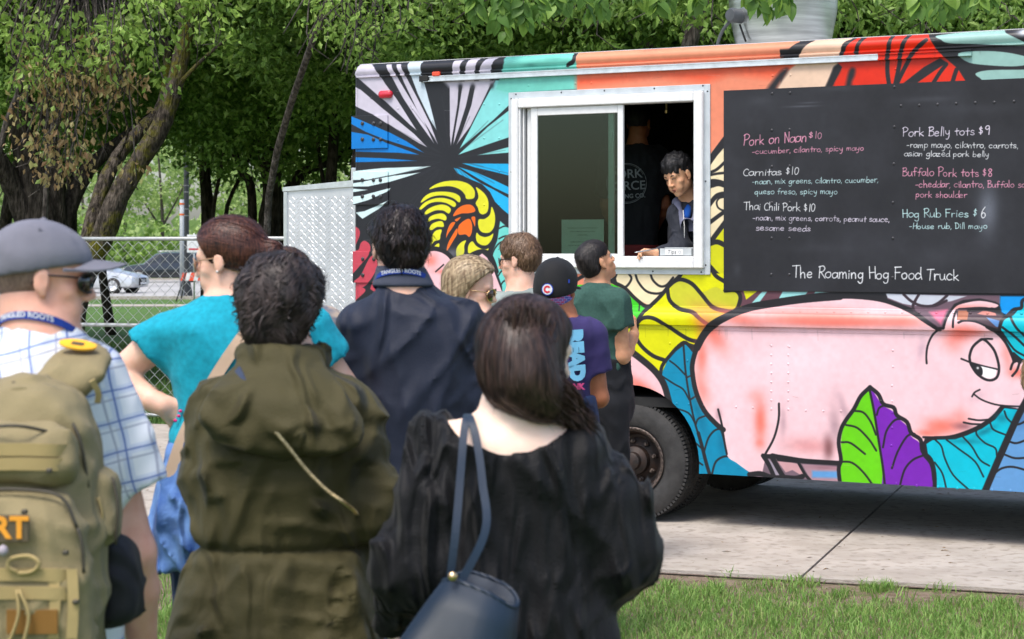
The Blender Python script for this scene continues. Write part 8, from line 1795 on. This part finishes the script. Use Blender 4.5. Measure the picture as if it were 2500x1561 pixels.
lowk = ['behind the rear of the truck','beside the tread plate box','above the auburn haired woman','hanging right of the lamp post','over the dark forked trunk']
for i, (px_, Y_, py_, me, m_, sc_) in enumerate(wood):
    bx = P(px_+R.uniform(-30,30),700,Y_); crn_ = cr(me,px_,Y_,py_,i*1.7,m_,sc_); c = Vector(crn_[1]); big = me is not CRS
    if i < 20: lb = ('bright ' if m_ is M_LFM else 'dark ')+'leafy tree of the wood '+where[i]
    else: lb = 'low hanging dark leafy young tree '+lowk[i-20]
    lm = [([(bx.x,Y_,-.05),(bx.x+R.uniform(-.3,.3),Y_,2.2),(c.x+R.uniform(-.4,.4),Y_+.2,c.z-.6),(c.x+R.uniform(-.5,.5),Y_+.3,c.z+1.6)],((.2 if px_ > 800 or px_ < 100 else .1) if big else .045)*R.uniform(.8,1.2),.05 if big else .02)]
    if big:
        for k_ in range(4): a = R.uniform(0,6.28); lm.append(([(c.x*.7+bx.x*.3,Y_+.1,c.z-1.2+R.uniform(-.5,.5)),(c.x+math.cos(a)*1.2,Y_+math.sin(a)*1.2,c.z-.6),(c.x+math.cos(a)*2.7,Y_+math.sin(a)*2.4,c.z+R.uniform(-.3,.8))],.07,.02))
    if px_ == 2230: lm.append(([(bx.x-.7,29.5,-.05),(P(2140,0,29.5).x,29.5,2),(P(2150,0,29.5).x,29.5,4.6),(P(2120,0,29.5).x,29.5,7)],.16,.1))
    tree('woodland_tree',lb,(bx.x,Y_,0),lm,[crn_],M_BARKG if px_ in (2230,1560) else M_BARK,group='trees of the dark wood')
# --- pale trees far beyond the road, a dark hedge line under them
for i,(px_,Y_,z_,s_) in enumerate([(-60,128,6.5,1.5),(60,150,8,1.7),(200,130,6.2,1.25),(300,160,9.5,1.5),(390,135,7.5,1.1),(440,170,12,1.5),(560,140,7.2,1.2),(640,165,10,1.3),(700,132,6.5,1.3),(800,150,8,1.6),(-160,150,9,1.9),(950,140,8,1.6),(520,185,15,1.5),(240,190,15,1.0)]):
    c = P(px_, 500, Y_); c.z = z_; bx = c.x
    nm = ['beyond the left edge of the fence','behind the cap wearer','left of the leaning trunk','between the forked stems','right of the leaning trunk','behind the lamp post, tallest','right of the thin dark trunk','above the tied back auburn hair','left of the tread plate box','hidden behind the tread plate box','past the left edge','behind the truck rear','farthest, right of the lamp post','farthest, left of the leaning trunk','farther past the left edge','behind the truck middle','farthest, behind the wide tree'][i]
    lm = [([(bx,Y_,-.05),(bx+.2,Y_,z_*.5),(bx+R.uniform(-.5,.5),Y_,z_+2)],.22,.06)]+[([(bx+.1,Y_,z_*.45),(bx+sx_*1.5,Y_,z_*.8),(bx+sx_*2.6,Y_,z_+1)],.09,.03) for sx_ in (-1,1)]
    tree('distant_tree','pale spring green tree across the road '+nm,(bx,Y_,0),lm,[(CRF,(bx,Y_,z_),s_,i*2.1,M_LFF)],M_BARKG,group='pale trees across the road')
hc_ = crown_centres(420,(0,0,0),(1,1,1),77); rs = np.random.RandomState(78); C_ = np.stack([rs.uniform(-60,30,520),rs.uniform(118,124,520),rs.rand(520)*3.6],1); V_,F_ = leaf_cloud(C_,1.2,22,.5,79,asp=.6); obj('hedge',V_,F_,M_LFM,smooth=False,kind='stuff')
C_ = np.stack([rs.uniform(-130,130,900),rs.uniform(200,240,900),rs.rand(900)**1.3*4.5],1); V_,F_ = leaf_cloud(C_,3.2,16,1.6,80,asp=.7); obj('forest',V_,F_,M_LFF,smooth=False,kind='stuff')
# --- bright leaves and wilted brown leaves close to the left trees
def spray_tree(name,label,base,cen,per,rad,size,m_,seed,twigs=True,group=None,stem=.05,bm=M_BARKG,drop=.8):
    t = thing(name,base,label,'tree',group=group); bv = Vector(base); C_ = np.array([tuple(Vector(c)-bv) for c in cen]); V_,F_ = leaf_cloud(C_,rad,per,size,seed,drop=drop,up=.1); obj('crown',V_,F_,m_,t,smooth=False)
    b = MB(); rr = random.Random(seed); top = Vector((C_[:,0].mean(),C_[:,1].mean()+.3,max(C_[:,2].max()+.6,3))); limb(b,[(0,0,-.05),(rr.uniform(-.3,.3),.1,top.z*.5),tuple(top)],stem,stem*.6,8)
    for c in C_:
        c = Vector(c); mid = top.lerp(c,.5)+Vector((rr.uniform(-.2,.2),0,.25)); limb(b,[top,mid,c,c+Vector((rr.uniform(-.3,.3),rr.uniform(-.1,.1),-rr.uniform(.1,.4)))],.014,.004,5,3)
    b.build('trunk', bm, t, smooth=True); return t
rs = random.Random(5)
cen = [at(rs.uniform(-40,400),rs.uniform(-60,110) if rs.random() < .7 else rs.uniform(60,200),rs.uniform(18.6,20)) for _ in range(52)]+[at(rs.uniform(430,600),rs.uniform(-20,90),19.5) for _ in range(12)]
spray_tree('sunlit_tree','slender tree with fresh bright green leaves hanging across the top left corner',P(20,700,20.5).to_tuple()[:2]+(0,),cen,26,.27,.092,M_LFB,601,stem=.05)
cen = [at(rs.gauss(205,75),rs.gauss(240,70),rs.uniform(19.2,20.4)) for _ in range(38)]+[at(rs.gauss(90,45),rs.gauss(200,60),19.8) for _ in range(8)]+[at(rs.gauss(150,30),rs.gauss(370,40),19.8) for _ in range(12)]+[at(rs.gauss(290,30),rs.gauss(165,20),19.8) for _ in range(8)]
spray_tree('wilted_tree','drooping sapling with wilted brown and yellow leaves in front of the left trunks',P(120,700,20.6).to_tuple()[:2]+(0,),cen,20,.27,.08,M_LFW,602,stem=.04,drop=1.6)
cen = [at(rs.uniform(740,1010),rs.uniform(-40,90),rs.uniform(15.5,16.5)) for _ in range(30)]+[at(rs.uniform(840,920),rs.uniform(60,140),16) for _ in range(6)]
spray_tree('twiggy_tree','fine twigged tree with small light green leaves above the rear roof corner',P(700,700,19.8).to_tuple()[:2]+(0,),cen,26,.2,.062,M_LFB,603,stem=.05)
cen = [at(rs.uniform(1000, 2500), rs.uniform(-60, 60), rs.uniform(17, 19)) for _ in range(90)]
spray_tree('leafy_tree','leafy green tree whose lower foliage shows just above the truck roof',P(1700,700,18).to_tuple()[:2]+(0,),cen,44,.36,.09,M_LFM,604,stem=.12)
# --- large clear leaves hanging over the roof: each leaf a piece
lt = thing('overhanging_tree',P(2700,700,15).to_tuple()[:2]+(0,),'tree with large bright leaves whose drooping sprays hang over the truck roof','tree'); lo_ = MW[lt].translation
b = MB(); limb(b,[Vector((0,0,-.05)),Vector((-.1,-.2,2.5)),Vector((-1,-1.2,4.4)),P(2300,-140,13)-lo_,P(1900,-230,12.6)-lo_,P(1300,-200,12.8)-lo_],.16,.03,12); b.build('trunk',M_BARKG,lt,smooth=True)
lv = []; lfc = []; nl = 7
for i in range(nl+1):
    t = i/nl; w_ = .030*math.sin(math.pi*t**.8)*(1 if t < .97 else 0)+.0002; x = t*.1; z = -.018*t*t*4*.4; lv += [(x,-w_,z+w_*.35),(x,0,z),(x,w_,z+w_*.35)]
    if i: lfc += [(3*i-3, 3*i, 3*i+1, 3*i-2), (3*i-2, 3*i+1, 3*i+2, 3*i-1)]
M_BIGL = [leaf_mat('large_leaf_'+n_,c1,c2,tl=.45) for n_,c1,c2 in (('fresh',(.16,.30,.04,1),(.25,.40,.07,1)),('deep',(.07,.16,.025,1),(.12,.24,.04,1)))]
lmesh = [mesh_from(lv, lfc, True) for _ in M_BIGL]
for me, m_ in zip(lmesh, M_BIGL): me.name = 'leaf'; me.materials.append(m_)
rl = random.Random(8)
def spray(px0, px1, n, ymax, Y_):
    br = MB(); leaves = []
    for k_ in range(n):
        x = px0+(px1-px0)*(k_+rl.uniform(.1,.9))/n; e = 1-abs((x-(px0+px1)/2)/((px1-px0)/2))**2; y1 = ymax*(.35+.65*e)*rl.uniform(.45,1); YY = Y_+rl.uniform(-.25,.25); tip = P(x,y1-22,YY)-lo_; topp = P(x+rl.uniform(-60,60),-150,YY)-lo_; mid = topp.lerp(tip,.55)+Vector((rl.uniform(-.08,.08),0,0))
        q = crs([topp,mid,tip],False,8); br.tube([Vector(a) for a in q],[.006-.0045*i/(len(q)-1) for i in range(len(q))],5)
        for i in range(4, len(q)):
            if q[i][2]+lo_.z > P(0, -30, YY).z: continue
            for sd in (-1, 1):
                if rl.random() < .85: leaves.append((Vector(q[i]), sd))
        leaves.append((Vector(q[-1]), 0))
    bo_ = br.build('branch', M_BARKG, lt, smooth=True, kind='stuff')
    for c, sd in leaves:
        d_ = Vector((sd*rl.uniform(.3,1.0)+rl.uniform(-.2,.2),rl.uniform(-.5,.3),-rl.uniform(.5,1.3))).normalized(); up = Vector((rl.uniform(-.5,.5),-rl.uniform(.2,1),rl.uniform(.1,1))); y_ = up.cross(d_).normalized(); z_ = d_.cross(y_); s_ = rl.uniform(.75,1.25)
        M_ = Matrix(((d_.x*s_,y_.x*s_,z_.x*s_,c.x),(d_.y*s_,y_.y*s_,z_.y*s_,c.y),(d_.z*s_,y_.z*s_,z_.z*s_,c.z),(0,0,0,1))); o = bpy.data.objects.new('leaf',rl.choice(lmesh+lmesh[1:])); COL.objects.link(o); o.parent = bo_; MW[o] = MW[lt]; o.matrix_local = M_
spray(1160,1330,6,118,12.6); spray(1330,1500,4,60,12.7); spray(1540,1740,5,42,12.2); spray(1800,1955,5,52,11.9); spray(2240,2330,4,70,11.5); spray(2320,2420,4,35,11.5)
# ================================================================== FENCE
M_GALV = mat('galvanised_steel', (.42, .44, .44, 1), .45, .6, .15, 30)
FA,FB = P(-560,700,20.4),P(1500,700,18.0); FA.z = FB.z = 0; fd = (FB-FA); FLn = fd.length; fd.normalize(); fang = math.atan2(fd.y,fd.x); FM = Matrix.Translation(FA)@Matrix.Rotation(fang,4,'Z')
fence = thing('chain_link_fence',(0,0,0),'galvanised chain link fence panels on the grass between pavement and road','fence',M=FM)
ztop, zmid, zbot = 1.87, .985, .07
for z_ in (ztop,zmid,zbot): b = MB(); b.tube([(0,0,z_),(FLn,0,z_)],.021,8); b.build('rail',M_GALV,fence,smooth=True)
xs_ = 0.0; k_ = 0
off = (P(640, 700, 19.2)-FA).dot(fd) % 3.05
while off+3.05*k_ < FLn: b = MB(); b.tube([(off+3.05*k_,0.0,0),(off+3.05*k_,0.0,ztop+.03)],.024,8); b.lathe([(0,.045),(.02,.035),(.027,.01),(.027,0)],(off+3.05*k_,0,ztop+.0),(0,0,1),10); b.build('post',M_GALV,fence,smooth=True); k_ += 1
a_w, h_w = .059, .118; zz_ = []; z_ = zbot; i = 0
M_WIRE = mat('chain_wire', (.50, .51, .50, 1), .4, .5, .1, 20); wires = []
for mir in (0, 1):
    b = MB(); pts = []; z_ = zbot; i = mir
    while z_ < ztop+.001: pts.append((a_w if i % 2 else 0,(.004 if i % 2 else -.004),z_)); z_ += h_w/2; i += 1
    b.tube(pts, .0034, 4); wires.append(b)
w0 = [wires[0].build('wire', M_WIRE, fence), wires[1].build('wire', M_WIRE, fence)]
for o in w0: o.location = (0, -.026, 0)
nw = min(280, int(FLn/a_w))
w0[1].location.x = a_w
for i in range(2, nw): share(w0[i % 2], 'wire', fence, (i*a_w, -.026, 0))
# ================================================================== LAMP POST, POLE, SIGN, BARRICADE
M_BLKP = mat('black_painted_steel', (.02, .022, .024, 1), .45, 0, .2, 20)
q = P(455,700,72); lp = thing('lamp_post',(q.x,72,0),'tall black lamp post by the road, behind the fence','lamp post'); b = MB(); b.lathe([(.24,0),(.24,.12),(.17,.5),(.14,.9),(.115,1.1),(.10,4),(.085,9.5)],(0,0,0),(0,0,1),14); b.build('post',M_BLKP,lp,smooth=True)
b = MB()
for z_ in (3.1, 3.35, 4.0, 4.25, 5.1): b.lathe([(.113, 0), (.113, .03)], (0, 0, z_), (0, 0, 1), 12)
b.build('band',mat('grey_band',(.2,.2,.2,1),.5),lp,kind='stuff'); b = MB(); b.tube([(0,0,9.4),(.6,0,9.9),(1.6,0,10.1)],.05,8); b.build('arm',M_BLKP,lp,smooth=True); b = MB(); b.box((1.4,-.18,10.0),(2.2,.18,10.14),.05); b.build('lamp_head',M_BLKP,lp)
q = P(444,700,70.8); up_ = thing('utility_post',(q.x,70.8,0),'short grey post with orange stickers just left of the black lamp post','post'); b = MB(); b.tube([(0,0,0),(0,0,3.7)],.085,12); b.build('post',mat('grey_post',(.33,.35,.37,1),.6),up_,smooth=True)
for z_ in (3.1,3.5): b = MB(); b.lathe([(.09,0),(.09,.07)],(0,0,z_),(0,0,1),12); b.build('sticker',mat('orange_sticker',rgb(210,96,40),.6),up_)
q = P(474,600,68); sg = thing('street_sign',(q.x,68,0),'small white sign with red marks on a thin post beside the lamp post','sign'); b = MB(); b.tube([(0,0,0),(0,0,2.4)],.03,8); b.build('post',M_GALV,sg,smooth=True); b = MB(); b.box((-.25,-.05,1.7),(.25,-.03,2.35),.01); s2 = b.build('sign_panel',M_WH,sg); b = MB(); b.box((-.18,-.056,2.18),(.18,-.052,2.24)); b.box((-.18,-.056,1.8),(.18,-.052,1.86)); b.build('sign_print',M_RB,s2,kind='stuff')
q = P(472,680,66); bc = thing('barricade',(q.x,66,0),'orange and white striped barricade on thin legs beside the road','barricade')
for sx_ in (-.4,.4): b = MB(); b.tube([(sx_*.6,0,1.1),(sx_*1.4,-.25,0)],.025,6); b.build('leg',M_BLKP,bc,smooth=True); b = MB(); b.tube([(sx_*.6,0,1.1),(sx_*1.2,.25,0)],.025,6); b.build('leg',M_BLKP,bc,smooth=True)
for i in range(6): b = MB(); b.add([(-.45+.15*i,-.03,.72),(-.30+.15*i,-.03,.72),(-.22+.15*i,-.03,1.0),(-.37+.15*i,-.03,1.0),(-.45+.15*i,0,.72),(-.30+.15*i,0,.72),(-.22+.15*i,0,1.0),(-.37+.15*i,0,1.0)],[(0,1,2,3),(7,6,5,4),(0,4,5,1),(1,5,6,2),(2,6,7,3),(3,7,4,0)]); b.build('board',(M_ORL,M_WH)[i % 2],bc)
# ================================================================== CARS
def car(name, label, X_, Y_, yaw, paint, secs, wheels, glassrows, wr_=.33, cat='car', extra=None):
    """secs: (x, z_bottom, z_mid, z_belt, z_roof, half width low, half width belt, half width roof)"""
    Mx = Matrix.Translation((X_,Y_,-.012))@Matrix.Rotation(math.radians(yaw),4,'Z'); t = thing(name,(0,0,0),label,cat,M=Mx)
    def ring(s_): x,zb,zm,zt,zr,wl_,wb,wr2 = s_; h = [(-wl_*.9,zb),(-wl_,zb+.06),(-wl_*1.01,zm),(-wb,zt),(-wr2,zr-.03),(-wr2*.8,zr),(0,zr+.02)]; return [(x,y,z) for y,z in h]+[(x,-y,z) for y,z in reversed(h[:-1])]
    rings = [ring(s_) for s_ in secs]; n = len(rings[0]); v = [p_ for r_ in rings for p_ in r_]; f = [(i*n+k,i*n+(k+1) % n,(i+1)*n+(k+1) % n,(i+1)*n+k) for i in range(len(secs)-1) for k in range(n)]+[tuple(range(n)),tuple((len(secs)-1)*n+k for k in range(n-1,-1,-1))]
    o = obj('body', v, f, paint, t, True); fix_normals(o); autosmooth(o, 32)
    def sideq(x0, x1, u0, u1, k0=3, k1=4, sgn=-1):
        out = []
        for x, u in ((x0, u0), (x1, u0), (x1, u1), (x0, u1)):
            zt = np.interp(x,[s_[0] for s_ in secs],[s_[3] for s_ in secs]); zr = np.interp(x,[s_[0] for s_ in secs],[s_[4] for s_ in secs])-.03; wb = np.interp(x,[s_[0] for s_ in secs],[s_[6] for s_ in secs]); w2 = np.interp(x,[s_[0] for s_ in secs],[s_[7] for s_ in secs]); out.append((x,sgn*(wb+(w2-wb)*u+.008),zt+(zr-zt)*u))
        return out
    for (x0, x1, x2, x3) in glassrows:
        for sg_ in (-1, 1):
            q_ = sideq(x0,x1,.08,.08,sgn=sg_); q2 = sideq(x3,x2,.9,.9,sgn=sg_); b = MB(); b.add([q_[0],q_[1],q2[2],q2[3]],[(0,1,2,3)] if sg_ < 0 else [(3,2,1,0)]); b.build('window',M_CGL,t)
    for x in wheels:
        for sg_ in (-1, 1):
            w_ = bpy.data.objects.new('wheel',None); COL.objects.link(w_); w_.parent = t; MW[w_] = Mx; yw = sg_*(secs[3][5]-.06); b = MB(); b.lathe([(wr_*.64,-.10),(wr_*.95,-.10),(wr_,-.06),(wr_,.06),(wr_*.95,.10),(wr_*.64,.10)],(x,yw,wr_),(0,sg_,0),24); b.build('tyre',M_RUB,w_,smooth=True)
            b = MB(); b.lathe([(wr_*.64, .085), (wr_*.58, .06), (0, .055)], (x, yw, wr_), (0, sg_, 0), 20)
            for k_ in range(5): a = 2*math.pi*k_/5; b.tube([(x+.04*math.cos(a),yw+sg_*.075,wr_+.04*math.sin(a)),(x+wr_*.6*math.cos(a),yw+sg_*.09,wr_+wr_*.6*math.sin(a))],.022,5)
            b.build('rim',M_ALU,w_,smooth=True); b = MB(); b.lathe([(wr_*1.22,-.02),(wr_*1.02,-.03),(0,-.03)],(x,yw+sg_*.055,wr_),(0,sg_,0),24); b.build('wheel_arch',M_DARK,t,smooth=True)
    return t
M_CGL = mat('car_glass',(.015,.02,.022,1),.08,0,.1,2,coat=.3); M_SILV = mat('silver_car_paint',(.50,.52,.54,1),.3,.5,.05,3,coat=.6); M_BLC = mat('black_car_paint',(.014,.017,.022,1),.22,.1,.1,3,coat=1.0); M_HL = mat('headlamp_glass',(.6,.62,.62,1),.1,.4,.1,8)
silv = [(-2.25,.45,.62,.92,.95,.70,.66,.6),(-2.2,.26,.6,.98,1.02,.82,.76,.62),(-1.7,.22,.62,1.0,1.06,.88,.82,.62),(-1.05,.2,.62,.96,1.38,.89,.84,.60),(-.5,.18,.62,.94,1.44,.89,.85,.61),(.1,.18,.62,.93,1.43,.89,.85,.60),(.55,.18,.62,.92,1.28,.89,.85,.58),(1.12,.2,.6,.90,.95,.89,.83,.70),(1.7,.22,.58,.83,.86,.87,.80,.66),(2.12,.25,.52,.72,.76,.80,.72,.58),(2.24,.38,.5,.62,.64,.68,.62,.5)]
sx0 = (229-1250)/FPX*80
sc_ = car('parked_sedan','silver sedan with four ring badge on the road behind the fence',sx0,80,-14,M_SILV,silv,(-1.35,1.32),[(-1.55,-.55,-.62,-1.1),(-.48,.95,.42,-.46)])
b = MB(); b.box((2.16, -.34, .34), (2.27, .34, .66), .02); b.build('grille', M_DARK, sc_)
for sg_ in (-1,1): b = MB(); b.box((2.0,sg_*.42,.56),(2.21,sg_*.70,.70),.03); b.build('headlight',M_HL,sc_)
b = MB()
for k_ in range(4): b.tube([(2.285,-.12+.08*k_+.05*math.cos(a),.55+.05*math.sin(a)) for a in [2*math.pi*i/12 for i in range(13)]],.007,4,cap=False)
b.build('ring_badge',M_ALU,sc_,kind='stuff'); b = MB(); b.box((2.275,-.26,.38),(2.295,.26,.47)); b.build('number_plate',M_WH,sc_)
for sg_ in (-1,1): b = MB(); b.box((.62,sg_*.9,.92),(.80,sg_*1.06,1.03),.03); b.build('mirror',M_SILV,sc_)
suv = [(-2.35,.5,.75,1.05,1.1,.74,.7,.6),(-2.3,.32,.72,1.1,1.6,.86,.8,.64),(-1.9,.28,.72,1.1,1.68,.92,.88,.66),(-1.0,.26,.72,1.08,1.72,.94,.90,.67),(0,.26,.72,1.05,1.71,.94,.90,.67),(.45,.26,.72,1.04,1.62,.94,.90,.66),(1.15,.28,.72,1.02,1.08,.94,.88,.74),(1.8,.3,.7,.97,1.0,.92,.86,.7),(2.25,.34,.62,.86,.9,.84,.76,.6),(2.36,.46,.6,.72,.75,.72,.66,.52)]
sv_ = car('parked_suv','black estate car with roof rails parked behind the silver sedan',(398-1250)/FPX*108,108,196,M_BLC,suv,(-1.42,1.45),[(-2.15,-1.25,-1.25,-1.95),(-1.15,-.25,-.25,-1.15),(-.15,1.0,.38,-.15)],.37)
for sg_ in (-1,1): b = MB(); b.tube([(-1.9,sg_*.62,1.72),(-1.8,sg_*.62,1.78),(.1,sg_*.62,1.79),(.25,sg_*.62,1.73)],.02,6); b.build('roof_rail',M_ALU,sv_,smooth=True)
for sg_ in (-1,1): b = MB(); b.box((2.1,sg_*.5,.7),(2.33,sg_*.78,.85),.03); b.build('headlight',M_HL,sv_)
